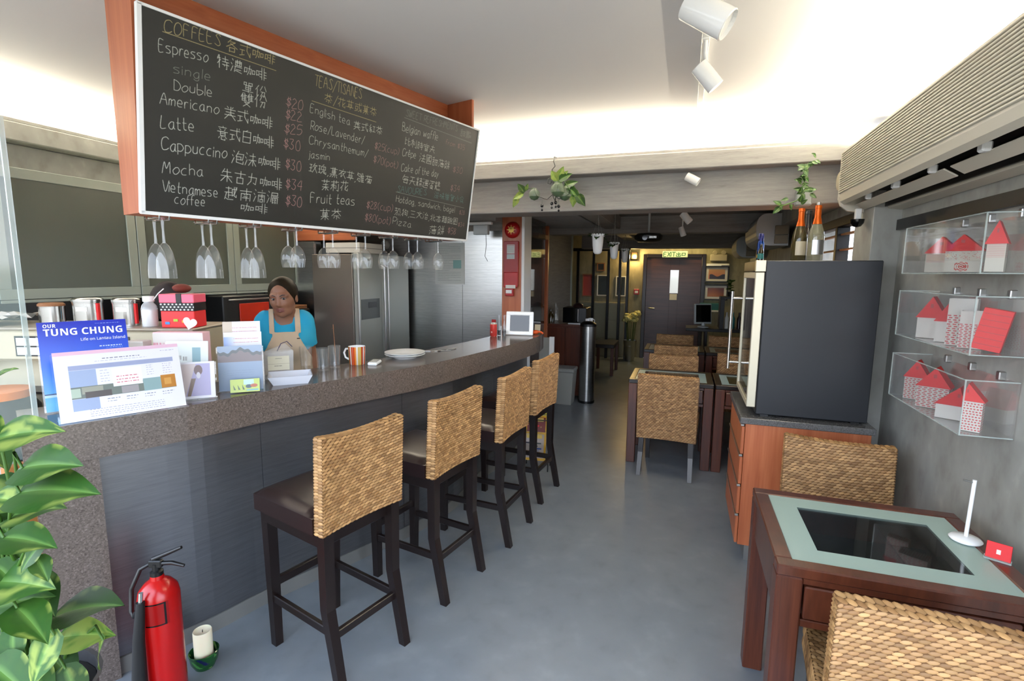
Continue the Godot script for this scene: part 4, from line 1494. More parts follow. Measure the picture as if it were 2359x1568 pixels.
	b = MB.new()
	b.bx(0.281, 0.296, 0.05, 1.95, -0.098, -0.002, 0.002)
	part(b, "door", M.steel, t)
	b = MB.new()
	b.bx(-4.2, -3.1, 1.98, 2.2, -4.36, -4.33, 0.003)
	struct(b, "trim_bulkhead", M.cherry)
	# two-door fridge facing the bar
	t = thing("double_fridge", "tall grey two-door fridge with display panel behind the bar", "fridge", V(-3.0, 0, -4.70))
	mat("fridge_side", Color(0.50, 0.47, 0.44), 0.35, 0.7)
	mat("fridge_door", Color(0.62, 0.64, 0.62), 0.36, 0.45)
	b = MB.new()
	b.bx(-0.55, -0.075, 0.02, 1.84, -0.48, 0.46, 0.006)
	part(b, "body", M.fridge_side, t)
	for e in [[0.055, 0.465, "door"], [-0.49, 0.047, "door"]]:
		b = MB.new()
		b.bx(-0.07, 0.0, 0.06, 1.855, e[0], e[1], 0.014)
		var dr := part(b, e[2], M.fridge_door, t)
		var hz: float = 0.085 if e[0] > 0 else 0.015
		b = MB.new()
		b.tube([V(0, 0.55, hz), V(0.045, 0.57, hz), V(0.045, 1.72, hz), V(0, 1.74, hz)], 0.011, 8)
		part(b, "handle", M.satin, dr)
		if e[0] > 0:
			b = MB.new()
			b.bx(0.0, 0.004, 1.20, 1.40, 0.12, 0.44, 0.001)
			part(b, "display_panel", mat("panel_grey", Color(0.34, 0.36, 0.36), 0.3, 0.4), dr)
			b = MB.new()
			b.bx(0.004, 0.006, 1.31, 1.37, 0.18, 0.32)
			part(b, "display", M.gloss_black, dr, "small dark display")
	b = MB.new()
	b.bx(-0.01, 0.012, 0.06, 1.85, 0.466, 0.486, 0.008)
	part(b, "corner_strip", M.satin, t, "bright metal corner strip")
	t = thing("carton", "flat white carton lying on top of the double fridge", "box", V(-3.24, 1.856, -4.52))
	b = MB.new()
	b.bx(-0.2, 0.2, 0, 0.10, -0.2, 0.2, 0.004)
	part(b, "box", M.paper, t)
	b = MB.new()
	b.bx(-0.202, 0.202, 0.045, 0.052, -0.202, 0.202)
	part(b, "tape", M.grey_plastic, t)
	t = thing("wall_camera", "small black and grey gadget on the fridge beside the carton", "camera", V(-3.15, 1.856, -4.95))
	b = MB.new()
	b.lathe([Vector2(0, 0), Vector2(0.05, 0), Vector2(0.05, 0.02), Vector2(0.02, 0.03), Vector2(0.02, 0.07), Vector2(0, 0.07)], 14)
	part(b, "foot", M.black, t)
	b = MB.new()
	b.ball(V(0, 0.11, 0), V(0.05, 0.05, 0.05), 14, 10)
	part(b, "head", M.grey_plastic, t)
	# things on the steel wall
	var im := blank(256, 384, Color(0.80, 0.82, 0.80))
	for k in 22:
		scribble(im, 0.08, 0.05 + k * 0.041, 0.8 if k % 5 else 0.4, Color(0.55, 0.58, 0.57), 0.012)
	rect(im, 0.62, 0.42, 0.28, 0.2, Color(0.52, 0.70, 0.68))
	t = thing("wall_notice", "pale paper notice taped to the steel wall beside the fridge", "notice", V(-2.51, 1.54, -5.247))
	b = MB.new()
	b.bx(-0.18, 0.18, 0, 0.46, -0.001, 0.001)
	part(b, "sheet", M.paper, t)
	b = MB.new()
	b.quad(V(-0.178, 0.002, 0.0016), V(0.178, 0.002, 0.0016), V(0.178, 0.458, 0.0016), V(-0.178, 0.458, 0.0016))
	part(b, "print", print_mat("notice_print", im, 0.5), t)
	b = MB.new()
	b.bx(-0.025, 0.025, 0, 0.05, 0, 0.002)
	single(b, "wall_sticker", M.sign_red, "small red sticker low on the steel wall near the drink can", "sticker", V(-1.98, 1.11, -5.248))
	t = thing("junction_box", "white cable trunking with a grey box above the steel wall", "cable box", V(-2.0, 2.16, -4.98))
	b = MB.new()
	b.bx(-0.30, 0.10, 0.0, 0.028, -0.02, 0.03, 0.003)
	part(b, "trunking", M.white, t)
	b = MB.new()
	b.bx(-0.10, 0.06, -0.10, -0.002, -0.03, 0.03, 0.006)
	part(b, "box", M.ac_grey, t)
	b = MB.new()
	b.tube([V(0.03, -0.10, 0.0), V(0.035, -0.2, 0.0), V(0.02, -0.32, 0.0), V(0.05, -0.37, 0.0)], 0.003, 5)
	part(b, "hanging_cable", M.black, t)
	# fire alarm gear on the pier
	t = thing("alarm_bell", "round red fire alarm bell high on the wooden pier", "alarm bell", V(-1.752, 2.12, -5.2))
	b = MB.new()
	b.at(Vector3.ZERO, Basis(Vector3(1, 0, 0), PI / 2)).lathe([Vector2(0.083, 0), Vector2(0.085, 0.02), Vector2(0.078, 0.038), Vector2(0.05, 0.052), Vector2(0, 0.056)], 28)
	part(b, "gong", M.sign_red, t)
	b = MB.new()
	b.at(V(0, 0, 0.05), Basis(Vector3(1, 0, 0), PI / 2)).lathe([Vector2(0.03, 0), Vector2(0.03, 0.006), Vector2(0.012, 0.008), Vector2(0.012, 0.014), Vector2(0, 0.016)], 20)
	part(b, "boss", mat("gold", Color(0.75, 0.62, 0.30), 0.35, 0.5), t, "gold star-shaped centre")
	for k in 8:
		b = MB.new()
		b.at(V(0, 0, 0.0535), Basis(Vector3(0, 0, 1), TAU * k / 8)).box(V(0.04, 0, 0), V(0.016, 0.007, 0.004), 0.001)
		part(b, "ray", M.gold, t)
	im = blank(128, 320, Color(0.62, 0.04, 0.045))
	rect(im, 0.22, 0.10, 0.56, 0.30, Color(0.82, 0.82, 0.80))
	rect(im, 0.22, 0.42, 0.56, 0.16, Color(0.78, 0.82, 0.82))
	scribble(im, 0.26, 0.125, 0.48, Color(0.6, 0.2, 0.2), 0.02)
	for k in 8:
		scribble(im, 0.26, 0.17 + k * 0.025, 0.46, Color(0.45, 0.47, 0.47), 0.009)
	for k in 4:
		scribble(im, 0.26, 0.445 + k * 0.03, 0.46, Color(0.45, 0.47, 0.47), 0.009)
	t = thing("fire_blanket_box", "tall red fire equipment case with white instructions on the pier", "fire box", V(-1.762, 1.52, -5.2))
	b = MB.new()
	b.bx(-0.083, 0.083, 0.02, 0.485, 0, 0.03, 0.006)
	b.bx(-0.075, 0.083, 0.0, 0.16, 0.03, 0.045, 0.006)
	part(b, "case", M.sign_red, t)
	b = MB.new()
	b.quad(V(-0.078, 0.165, 0.0308), V(0.078, 0.165, 0.0308), V(0.078, 0.48, 0.0308), V(-0.078, 0.48, 0.0308))
	part(b, "instructions", print_mat("fire_print", im, 0.4), t)
	b = MB.new()
	b.bx(-0.05, 0.06, -0.012, 0.024, 0.045, 0.047)
	part(b, "tag", M.paper, t)
	t = thing("call_point", "small red fire call point below the fire case on the pier", "call point", V(-1.775, 1.425, -5.2))
	b = MB.new()
	b.bx(-0.045, 0.045, 0, 0.085, 0, 0.04, 0.006)
	part(b, "box", M.sign_red, t)
	b = MB.new()
	b.bx(-0.036, 0.03, 0.03, 0.066, 0.04, 0.042)
	part(b, "glass_plate", M.white, t)
	# espresso machine on a low bench behind the brochures
	var yaw := deg_to_rad(19.3)
	t = thing("service_bench", "steel bench behind the bar carrying the espresso machine", "bench", V(-3.015, 0, -1.747), yaw)
	b = MB.new()
	b.bx(-0.55, 0.72, 0.85, 0.884, -0.2, 0.16, 0.003)
	part(b, "top", M.steel, t)
	for sx in [-0.52, 0.69]:
		for sz in [-0.17, 0.15]:
			b = MB.new()
			b.bx(sx - 0.02, sx + 0.02, 0, 0.85, sz - 0.02, sz + 0.02)
			part(b, "leg", M.satin, t)
	t = thing("espresso_machine", "wide cream espresso machine half hidden behind the brochures", "coffee machine", V(-3.015, 0.884, -1.747), yaw)
	b = MB.new()
	b.bx(-0.54, 0.72, 0.06, 0.18, -0.19, 0.15, 0.01)
	b.bx(-0.54, 0.72, 0.18, 0.50, -0.19, 0.03, 0.01)
	b.bx(-0.54, 0.72, 0.34, 0.495, 0.0, 0.145, 0.012)
	part(b, "body", M.cream, t)
	b = MB.new()
	b.bx(-0.55, 0.735, 0.495, 0.508, -0.2, 0.155, 0.004)
	part(b, "cup_tray", mat("beige_metal", Color(0.62, 0.58, 0.52), 0.4, 0.3), t)
	b = MB.new()
	b.bx(-0.5, 0.5, 0.18, 0.19, 0.03, 0.165, 0.002)
	part(b, "drip_tray", mat("dark_red", Color(0.12, 0.045, 0.05), 0.35), t)
	for k in 3:
		b = MB.new()
		b.bx(-0.50 + k * 0.36, -0.30 + k * 0.36, 0.365, 0.465, 0.145, 0.149, 0.001)
		var pn := part(b, "control_panel", M.black, t)
		for q in 6:
			b = MB.new()
			b.bx(-0.49 + k * 0.36 + (q % 3) * 0.063, -0.44 + k * 0.36 + (q % 3) * 0.063, 0.372 + (q / 3) * 0.046, 0.41 + (q / 3) * 0.046, 0.149, 0.152, 0.001)
			part(b, "button", M.white, pn)
		b = MB.new()
		b.tube([V(-0.40 + k * 0.36, 0.345, 0.09), V(-0.40 + k * 0.36, 0.29, 0.09)], 0.034, 14)
		part(b, "group_head", M.chrome, t)
	for sx in [-0.5, 0.5]:
		for sz in [-0.15, 0.13]:
			b = MB.new()
			b.tube([V(sx, 0, sz), V(sx, 0.06, sz)], 0.018, 10)
			part(b, "foot", M.chrome, t)
	var top := func(s: float, d: float) -> Vector3: return V(-3.015, 1.393, -1.747) + Basis(Vector3.UP, yaw) * V(s, 0, d)
	# checked tea towel over the left end
	b = MB.new()
	var gx := 10
	for i in gx:
		for j in 8:
			var p := func(u: int, w: int) -> Vector3: return V(-0.15 + u * 0.03, 0.022 + 0.03 * absf(sin(u * 1.1 + w * 0.7)) + 0.02 * cos(w * 0.9) * cos(u * 0.5), -0.12 + w * 0.032)
			b.col = Color(0.10, 0.11, 0.12) if (i % 3 == 0 or j % 3 == 0) and (i + j) % 2 == 0 else Color(0.72, 0.70, 0.66)
			b.qo(p.call(i, j), p.call(i + 1, j), p.call(i + 1, j + 1), p.call(i, j + 1), Vector3.UP)
	for i in gx:
		b.col = Color(0.72, 0.70, 0.66) if i % 3 else Color(0.12, 0.12, 0.13)
		b.qo(V(-0.15 + i * 0.03, 0.0, 0.137), V(-0.12 + i * 0.03, 0.0, 0.137), V(-0.12 + i * 0.03, 0.045, 0.136), V(-0.15 + i * 0.03, 0.045, 0.136), V(0, 0, 1))
	single(b, "tea_towel", M.vertex, "white and black checked tea towel crumpled on the espresso machine", "tea towel", top.call(-0.38, 0.0), yaw)
	# canisters on the machine
	for e in [[-0.055, 0.052, 0.112, "short steel canister with a wooden lid, leftmost on the espresso machine", true], [0.13, 0.062, 0.14, "middle steel canister with clamp lid and white label on the espresso machine", false], [0.325, 0.058, 0.14, "tall steel canister with white label beside the plastic bottle", false]]:
		var q := thing("canister", e[3], "canister", top.call(e[0], 0.02), yaw, "steel canisters on the espresso machine")
		var r: float = e[1]
		var hh: float = e[2]
		b = MB.new()
		b.lathe([Vector2(0, 0), Vector2(r, 0), Vector2(r, hh * 0.8), Vector2(r * 1.03, hh * 0.81), Vector2(r * 1.03, hh * 0.85), Vector2(r, hh * 0.86), Vector2(0, hh * 0.86)], 28)
		part(b, "can", M.chrome, q)
		b = MB.new()
		b.lathe([Vector2(0, hh * 0.861), Vector2(r * 1.06, hh * 0.861), Vector2(r * 1.06, hh * 0.94), Vector2(r * 0.9, hh), Vector2(0, hh)], 28)
		part(b, "lid", M.bread if e[4] else M.chrome, q)
		if not e[4]:
			b = MB.new()
			b.bx(-0.012, 0.045, hh * 0.52, hh * 0.68, r * 0.98, r * 1.02, 0.001)
			part(b, "label", M.paper, q, "white paper label")
			b = MB.new()
			b.bx(r * 0.9, r * 1.08, 0.01, hh * 0.8, 0.006, 0.022, 0.001)
			part(b, "stripe", M.card_red, q, "red stripe")
	var q := thing("plastic_bottle", "clear plastic bottle with white cap and straw on the espresso machine", "bottle", top.call(0.475, 0.07), yaw)
	b = MB.new()
	b.lathe([Vector2(0, 0), Vector2(0.035, 0), Vector2(0.036, 0.085), Vector2(0.032, 0.105), Vector2(0.021, 0.12), Vector2(0.021, 0.126)], 24)
	var pb := mat("bottle_plastic", Color(0.92, 0.92, 0.92, 0.30), 0.15)
	pb.transparency = BaseMaterial3D.TRANSPARENCY_ALPHA
	part(b, "body", pb, q)
	b = MB.new()
	b.lathe([Vector2(0, 0.003), Vector2(0.032, 0.003), Vector2(0.033, 0.084), Vector2(0, 0.085)], 20)
	part(b, "contents", mat("sugar", Color(0.80, 0.79, 0.77), 0.8), q)
	b = MB.new()
	b.lathe([Vector2(0, 0.126), Vector2(0.0255, 0.126), Vector2(0.0255, 0.152), Vector2(0, 0.153)], 20)
	part(b, "cap", M.white, q)
	b = MB.new()
	b.tube([V(0.022, 0.13, 0.0), V(0.05, 0.165, 0), V(0.08, 0.19, 0)], 0.0025, 6)
	part(b, "straw", M.white, q)
	# dark rounded bag behind the bottle
	q = thing("brown_bag", "dark brown rounded bag with a rust-red patch behind the pink box", "bag", top.call(0.46, -0.11), yaw)
	b = MB.new()
	b.ball(V(0, 0.115, 0), V(0.095, 0.11, 0.075), 20, 14)
	part(b, "bag_body", mat("brown_cloth", Color(0.11, 0.06, 0.05), 0.8), q)
	b = MB.new()
	b.ball(V(0.07, 0.185, 0.0), V(0.045, 0.025, 0.05), 14, 10)
	part(b, "patch", mat("rust", Color(0.40, 0.14, 0.09), 0.8), q)
	# gift box: pink lid, dotted band, red base, black ribbon, heart tag
	q = thing("gift_box", "pink and red gift box with polka dot band on the espresso machine", "gift box", top.call(0.64, 0.06), yaw + 0.05)
	b = MB.new()
	b.bx(-0.08, 0.08, 0, 0.082, -0.055, 0.055, 0.003)
	part(b, "base", mat("hot_red", Color(0.86, 0.16, 0.16), 0.5), q)
	b = MB.new()
	b.bx(-0.083, 0.083, 0.122, 0.165, -0.058, 0.058, 0.003)
	part(b, "lid", mat("hot_pink", Color(0.93, 0.38, 0.47), 0.5), q)
	im = blank(256, 72, Color(0.03, 0.03, 0.035))
	for r2 in 3:
		for c2 in 9:
			for y in 16:
				for x in 18:
					if Vector2((x - 9) / 9.0, (y - 8) / 8.0).length() < 0.85:
						var px := int(c2 * 29 + (14 if r2 % 2 else 0) + x)
						if px < 256:
							im.set_pixel(px, r2 * 24 + 4 + y, Color(0.93, 0.92, 0.9))
	b = MB.new()
	b.bx(-0.081, 0.081, 0.082, 0.122, -0.056, 0.056)
	part(b, "band", M.black, q)
	b = MB.new()
	b.quad(V(-0.081, 0.082, 0.0565), V(0.081, 0.082, 0.0565), V(0.081, 0.122, 0.0565), V(-0.081, 0.122, 0.0565))
	b.quad(V(-0.0815, 0.082, -0.056), V(-0.0815, 0.082, 0.056), V(-0.0815, 0.122, 0.056), V(-0.0815, 0.122, -0.056))
	part(b, "polka_dots", print_mat("dots", im, 0.5), q, "black band with white dots")
	b = MB.new()
	b.bx(-0.002, 0.026, 0.12, 0.168, -0.060, 0.060, 0.002)
	part(b, "ribbon", M.black, q)
	for e in [[-0.05, 0.022, Color(0.2, 0.5, 0.8)], [-0.01, 0.036, Color(0.6, 0.7, 0.2)], [0.03, 0.03, Color(0.9, 0.6, 0.2)]]:
		b = MB.new()
		b.box(V(e[0], e[1], 0.0565), V(0.022, 0.013, 0.002), 0.001)
		part(b, "sticker", mat("sticker_%d" % int(e[1] * 1000), e[2], 0.5), q)
	b = MB.new()
	var hp := PackedVector2Array()
	for k in 32:
		var a := TAU * k / 32
		hp.push_back(Vector2(16 * pow(sin(a), 3), -(13 * cos(a) - 5 * cos(2 * a) - 2 * cos(3 * a) - cos(4 * a))) * 0.0021)
	b.at(Vector3.ZERO, Basis(Vector3(1, 0, 0), PI / 2)).prism(hp, 0, 0.003)
	var hz := single(b, "heart_tag", mat("tag_white", Color(0.88, 0.80, 0.78), 0.6), "white heart-shaped card leaning on the gift box", "card", top.call(0.735, 0.17), yaw)
	hz.position.y += 0.028
	hz.rotation.z = -0.25
	# tall bin with an orange rim at the left edge
	q = thing("black_bin", "black bin with an orange rim at the left edge behind the leaves", "bin", V(-2.96, 0, -1.40))
	b = MB.new()
	b.lathe([Vector2(0, 0), Vector2(0.13, 0), Vector2(0.155, 0.95), Vector2(0.15, 1.04), Vector2(0.12, 1.09), Vector2(0, 1.10)], 28)
	part(b, "body", M.rubber, q)
	b = MB.new()
	b.lathe([Vector2(0.10, 1.085), Vector2(0.125, 1.09), Vector2(0.125, 1.125), Vector2(0.10, 1.13), Vector2(0.0, 1.13)], 28)
	part(b, "rim", mat("amber", Color(0.85, 0.45, 0.03), 0.4), q, "orange rim")
# ---------------------------------------------------------------- the woman behind the bar
func cap(p: Vector3, a: Vector3, b: Vector3, ra: float, rb: float) -> float:
	var ab := b - a
	var t := clampf((p - a).dot(ab) / ab.length_squared(), 0, 1)
	return p.distance_to(a + ab * t) - lerpf(ra, rb, t)

func ell(p: Vector3, c: Vector3, r: Vector3) -> float:
	var q := (p - c) / r
	var k := q.length()
	return (k - 1.0) * minf(r.x, minf(r.y, r.z)) if k < 0.01 else k * (k - 1.0) / (q / r).length()

func smin(a: float, b: float, k: float) -> float:
	var h := maxf(k - absf(a - b), 0.0) / k
	return minf(a, b) - h * h * k * 0.25

func nets(b: MB, lo: Vector3, hi: Vector3, cell: float, f: Callable, tint: Callable):
	# surface nets: one vertex per crossed cell, one quad per crossed edge
	var N := Vector3i(((hi - lo) / cell).ceil()) + Vector3i.ONE
	var g := PackedFloat32Array()
	g.resize(N.x * N.y * N.z)
	g.fill(1.0)
	# fill block by block, skipping blocks the surface cannot reach
	var K := 5
	var reach := cell * K * 0.5 * 1.75 * 1.6 + cell
	for bz in range(0, N.z, K):
		for by in range(0, N.y, K):
			for bx in range(0, N.x, K):
				var m: float = f.call(lo + (Vector3(bx, by, bz) + Vector3.ONE * (K * 0.5)) * cell)
				if absf(m) > reach:
					if m < 0:
						for z in range(bz, mini(bz + K, N.z)):
							for y in range(by, mini(by + K, N.y)):
								for x in range(bx, mini(bx + K, N.x)):
									g[x + y * N.x + z * N.x * N.y] = -1.0
					continue
				for z in range(bz, mini(bz + K, N.z)):
					for y in range(by, mini(by + K, N.y)):
						for x in range(bx, mini(bx + K, N.x)):
							g[x + y * N.x + z * N.x * N.y] = f.call(lo + Vector3(x, y, z) * cell)
	var id := PackedInt32Array()
	id.resize(g.size())
	id.fill(-1)
	var sx := 1
	var sy := N.x
	var sz := N.x * N.y
	for z in N.z - 1:
		for y in N.y - 1:
			for x in N.x - 1:
				var o := x + y * sy + z * sz
				var s0 := g[o] < 0
				if s0 == (g[o + 1] < 0) and s0 == (g[o + sy] < 0) and s0 == (g[o + sy + 1] < 0) and s0 == (g[o + sz] < 0) and s0 == (g[o + sz + 1] < 0) and s0 == (g[o + sz + sy] < 0) and s0 == (g[o + sz + sy + 1] < 0):
					continue
				var sum := Vector3.ZERO
				var cnt := 0
				for ax in 3:
					for e in 4:
						var c0 := Vector3i.ZERO
						c0[(ax + 1) % 3] = e & 1
						c0[(ax + 2) % 3] = e >> 1
						var c1 := c0
						c1[ax] = 1
						var v0 := g[o + c0.x * sx + c0.y * sy + c0.z * sz]
						var v1 := g[o + c1.x * sx + c1.y * sy + c1.z * sz]
						if (v0 < 0) != (v1 < 0):
							sum += Vector3(c0).lerp(Vector3(c1), v0 / (v0 - v1))
							cnt += 1
				var p := lo + (Vector3(x, y, z) + sum / cnt) * cell
				var h := cell * 0.5
				var fp: float = f.call(p)
				var nn := Vector3(f.call(p + V(h, 0, 0)) - fp, f.call(p + V(0, h, 0)) - fp, f.call(p + V(0, 0, h)) - fp).normalized()
				b.col = tint.call(p)
				id[o] = b.add(p, nn)
	for z in range(1, N.z - 1):
		for y in range(1, N.y - 1):
			for x in range(1, N.x - 1):
				var o := x + y * sy + z * sz
				for ax in 3:
					var st: int = [sx, sy, sz][ax]
					if (g[o] < 0) == (g[o + st] < 0):
						continue
					var u: int = [sy, sz, sx][ax]
					var w: int = [sz, sx, sy][ax]
					var q := [id[o], id[o - u], id[o - u - w], id[o - w]]
					if q.min() < 0:
						continue
					if g[o] < 0:
						b.ix.append_array(PackedInt32Array([q[0], q[2], q[1], q[0], q[3], q[2]]))
					else:
						b.ix.append_array(PackedInt32Array([q[0], q[1], q[2], q[0], q[2], q[3]]))

func person():
	var skin := Color(0.175, 0.078, 0.040)
	var t := thing("person", "woman in a turquoise T-shirt and beige apron standing behind the bar", "person", V(-2.37, 0, -2.56), deg_to_rad(43.0))
	var trunk := func(p: Vector3) -> float:
		p.y -= 0.05
		p.x /= 0.86
		var q := V(p.x, p.y, p.z * 1.18)
		var d := cap(q, V(-0.065, 1.18, 0), V(0.065, 1.18, 0), 0.118, 0.118)
		d = smin(d, cap(q, V(-0.115, 1.315, -0.02), V(0.115, 1.315, -0.02), 0.056, 0.056), 0.06)
		d = smin(d, cap(q, V(-0.045, 1.0, 0), V(0.045, 1.0, 0), 0.112, 0.112), 0.08)
		d = smin(d, cap(q, V(-0.065, 0.86, -0.01), V(0.065, 0.86, -0.01), 0.125, 0.125), 0.08)
		d = smin(d, p.distance_to(V(-0.065, 1.165, 0.075)) - 0.06, 0.05)
		d = smin(d, p.distance_to(V(0.065, 1.165, 0.075)) - 0.06, 0.05)
		return d
	var arms := func(p: Vector3, fat: float) -> float:
		p.x /= 0.86
		var s := -1.0 if p.x < 0 else 1.0
		var d := cap(p, V(s * 0.146, 1.345, -0.02), V(s * 0.180, 1.10, -0.035), 0.042 + fat, 0.035 + fat)
		return d
	var legs := func(p: Vector3) -> float:
		var s := -1.0 if p.x < 0 else 1.0
		var d := cap(p, V(s * 0.08, 0.84, 0), V(s * 0.085, 0.48, 0.01), 0.092, 0.06)
		d = smin(d, cap(p, V(s * 0.085, 0.48, 0.01), V(s * 0.09, 0.09, -0.02), 0.058, 0.036), 0.03)
		return d
	var body := func(p: Vector3) -> float:
		var s := -1.0 if p.x < 0 else 1.0
		var d: float = trunk.call(p)
		d = smin(d, arms.call(p, 0.0), 0.05)
		d = smin(d, cap(p, V(s * 0.156, 1.10, -0.035), V(s * 0.166, 0.88, 0.06), 0.033, 0.025), 0.03)
		d = smin(d, cap(p, V(0, 1.36, 0.0), V(0, 1.45, 0.03), 0.05, 0.046), 0.04)
		d = smin(d, legs.call(p), 0.05)
		d = smin(d, cap(p, V(s * 0.09, 0.045, -0.02), V(s * 0.1, 0.03, 0.12), 0.042, 0.028), 0.03)
		return d
	var b := MB.new()
	var plain := func(_p: Vector3) -> Color: return skin
	nets(b, V(-0.30, -0.02, -0.18), V(0.30, 1.45, 0.20), 0.015, body, plain)
	# hands: palm, four fingers, thumb, curled in a little
	for s in [-1.0, 1.0]:
		var w := V(s * 0.166, 0.88, 0.06)
		var hand := func(p: Vector3) -> float:
			var d := cap(p, w, w + V(0, -0.03, 0.015), 0.025, 0.026)
			for k in 4:
				var o := w + V(0, -0.05, 0.03) + V(s * -0.004, 0.006 * absf(k - 1.5), (k - 1.5) * 0.019)
				d = smin(d, cap(p, w + V(0, -0.02, 0.012 + (k - 1.5) * 0.008), o, 0.016, 0.011), 0.012)
				var l: float = [0.034, 0.04, 0.037, 0.028][k]
				var m := o + V(s * -0.010, -l, 0.004)
				d = minf(d, cap(p, o, m, 0.0098, 0.0086))
				d = minf(d, cap(p, m, m + V(s * -0.020, -l * 0.7, 0.0), 0.0086, 0.0072))
			var th := w + V(s * -0.014, -0.03, 0.05)
			d = smin(d, cap(p, w + V(0, -0.012, 0.02), th, 0.015, 0.0115), 0.01)
			return minf(d, cap(p, th, th + V(s * -0.012, -0.035, 0.012), 0.011, 0.0085))
		nets(b, w + V(-0.06, -0.15, -0.05), w + V(0.06, 0.03, 0.10), 0.005, hand, plain)
	# head in its own frame: chin near y = -0.11, face towards +z
	var hb := Basis.from_euler(Vector3(deg_to_rad(7), deg_to_rad(-20), deg_to_rad(4)))
	var hx := Transform3D(hb, V(-0.004, 1.515, 0.05))
	var head := func(p: Vector3) -> float:
		var x := absf(p.x)
		var m := V(x, p.y, p.z)
		var d := ell(p, V(0, 0.022, -0.018), V(0.074, 0.088, 0.090))
		d = smin(d, ell(p, V(0, -0.035, 0.018), V(0.060, 0.068, 0.064)), 0.03)
		d = smin(d, cap(m, V(0.0, -0.098, 0.050), V(0.026, -0.085, 0.040), 0.020, 0.020), 0.03)
		d = smin(d, cap(m, V(0.034, -0.028, 0.050), V(0.044, -0.022, 0.038), 0.020, 0.018), 0.02)
		d = smin(d, cap(m, V(0.008, 0.022, 0.070), V(0.045, 0.020, 0.054), 0.010, 0.010), 0.015)
		d = maxf(d, -(ell(m, V(0.030, 0.002, 0.083), V(0.017, 0.0072, 0.011))))
		d = smin(d, cap(p, V(0, 0.008, 0.073), V(0, -0.030, 0.086), 0.007, 0.010), 0.012)
		d = smin(d, cap(m, V(0.0, -0.036, 0.083), V(0.013, -0.037, 0.075), 0.009, 0.0075), 0.008)
		d = smin(d, cap(m, V(0.0, -0.060, 0.0765), V(0.019, -0.064, 0.068), 0.0062, 0.004), 0.005)
		d = smin(d, cap(m, V(0.0, -0.073, 0.0755), V(0.016, -0.070, 0.068), 0.0068, 0.004), 0.005)
		d = maxf(d, -cap(m, V(0, -0.0665, 0.088), V(0.018, -0.067, 0.078), 0.0032, 0.001))
		d = smin(d, cap(p, V(0, -0.05, -0.03), V(0, -0.14, -0.045), 0.046, 0.050), 0.03)
		return minf(d, ell(m, V(0.076, -0.012, -0.012), V(0.009, 0.028, 0.017)))
	var face := func(p: Vector3) -> Color:
		var x := absf(p.x)
		if p.z > 0.060 and x < 0.024 and p.y < -0.053 and p.y > -0.081:
			return Color(0.15, 0.05, 0.038)
		return skin
	b.xf = hx
	nets(b, V(-0.095, -0.145, -0.12), V(0.095, 0.125, 0.108), 0.0045, head, face)
	b.xf = Transform3D()
	var bd := part(b, "body", mat("skin", Color(1, 1, 1), 0.55), t)
	M.skin.vertex_color_use_as_albedo = true
	for s in [-1.0, 1.0]:
		b = MB.new()
		b.xf = hx
		b.ball(V(s * 0.030, 0.002, 0.0655), V(0.0145, 0.0095, 0.0125), 16, 12)
		var eye := part(b, "eye", mat("eye_white", Color(0.50, 0.45, 0.42), 0.25), bd)
		b = MB.new()
		b.xf = hx
		b.ball(V(s * 0.030 + 0.003, 0.0015, 0.0766), V(0.0058, 0.0060, 0.0024), 14, 8)
		part(b, "iris", M.gloss_black, eye)
		b = MB.new()
		b.xf = hx
		b.tube([V(s * 0.012, 0.0165, 0.0795), V(s * 0.028, 0.024, 0.0760), V(s * 0.045, 0.020, 0.063)], [0.0026, 0.0034, 0.0016], 6)
		part(b, "eyebrow", M.black, bd)
		b = MB.new()
		b.xf = hx
		b.tube([V(s * 0.014, 0.004, 0.0765), V(s * 0.022, 0.0105, 0.0785), V(s * 0.034, 0.011, 0.076), V(s * 0.045, 0.003, 0.067)], 0.0022, 6)
		part(b, "eyelid", mat("lid_skin", Color(0.30, 0.17, 0.12), 0.5), bd)
	# dark hair combed back from a high forehead
	b = MB.new()
	b.xf = hx
	var hair := func(p: Vector3) -> float:
		var d := ell(p, V(0, 0.026, -0.022), V(0.085, 0.099, 0.099))
		d = smin(d, ell(p, V(0, 0.01, -0.105), V(0.04, 0.045, 0.035)), 0.02)
		var cut := p.z - 0.052 - 0.27 * (p.y - 0.092) - 0.20 * absf(p.x)
		d += 0.009 * clampf(1.0 + cut / 0.035, 0.0, 1.0)
		d = maxf(d, cut)
		return maxf(d, -0.075 - p.y)
	nets(b, V(-0.10, -0.09, -0.15), V(0.10, 0.14, 0.09), 0.006, hair, func(_p: Vector3) -> Color: return Color(0.012, 0.009, 0.007))
	part(b, "hair", mat("hair", Color(1, 1, 1), 0.55), t, "dark hair combed back")
	M.hair.vertex_color_use_as_albedo = true
	M.hair.metallic_specular = 0.2
	# T-shirt
	b = MB.new()
	var shirt := func(p: Vector3) -> float:
		var d: float = smin(trunk.call(p), arms.call(p, 0.006), 0.05) - 0.009
		d += 0.0025 * sin(p.y * 60.0 + p.x * 45.0) * sin(p.x * 38.0)
		d = maxf(d, -(p - V(0, 1.442, 0.03)).length() + 0.062)
		d = maxf(d, 0.80 - p.y)
		var s := -1.0 if p.x < 0 else 1.0
		return maxf(d, (p - V(s * 0.146, 1.20, -0.03)).dot(V(s * 0.20, -0.975, -0.06)))
	nets(b, V(-0.29, 0.78, -0.18), V(0.29, 1.46, 0.20), 0.010, shirt, func(_p: Vector3) -> Color: return Color(0.006, 0.255, 0.42))
	part(b, "t_shirt", mat("shirt", Color(1, 1, 1), 0.8), t, "turquoise short-sleeved T-shirt")
	M.shirt.vertex_color_use_as_albedo = true
	# apron: bib, skirt and two straps over the shoulders
	b = MB.new()
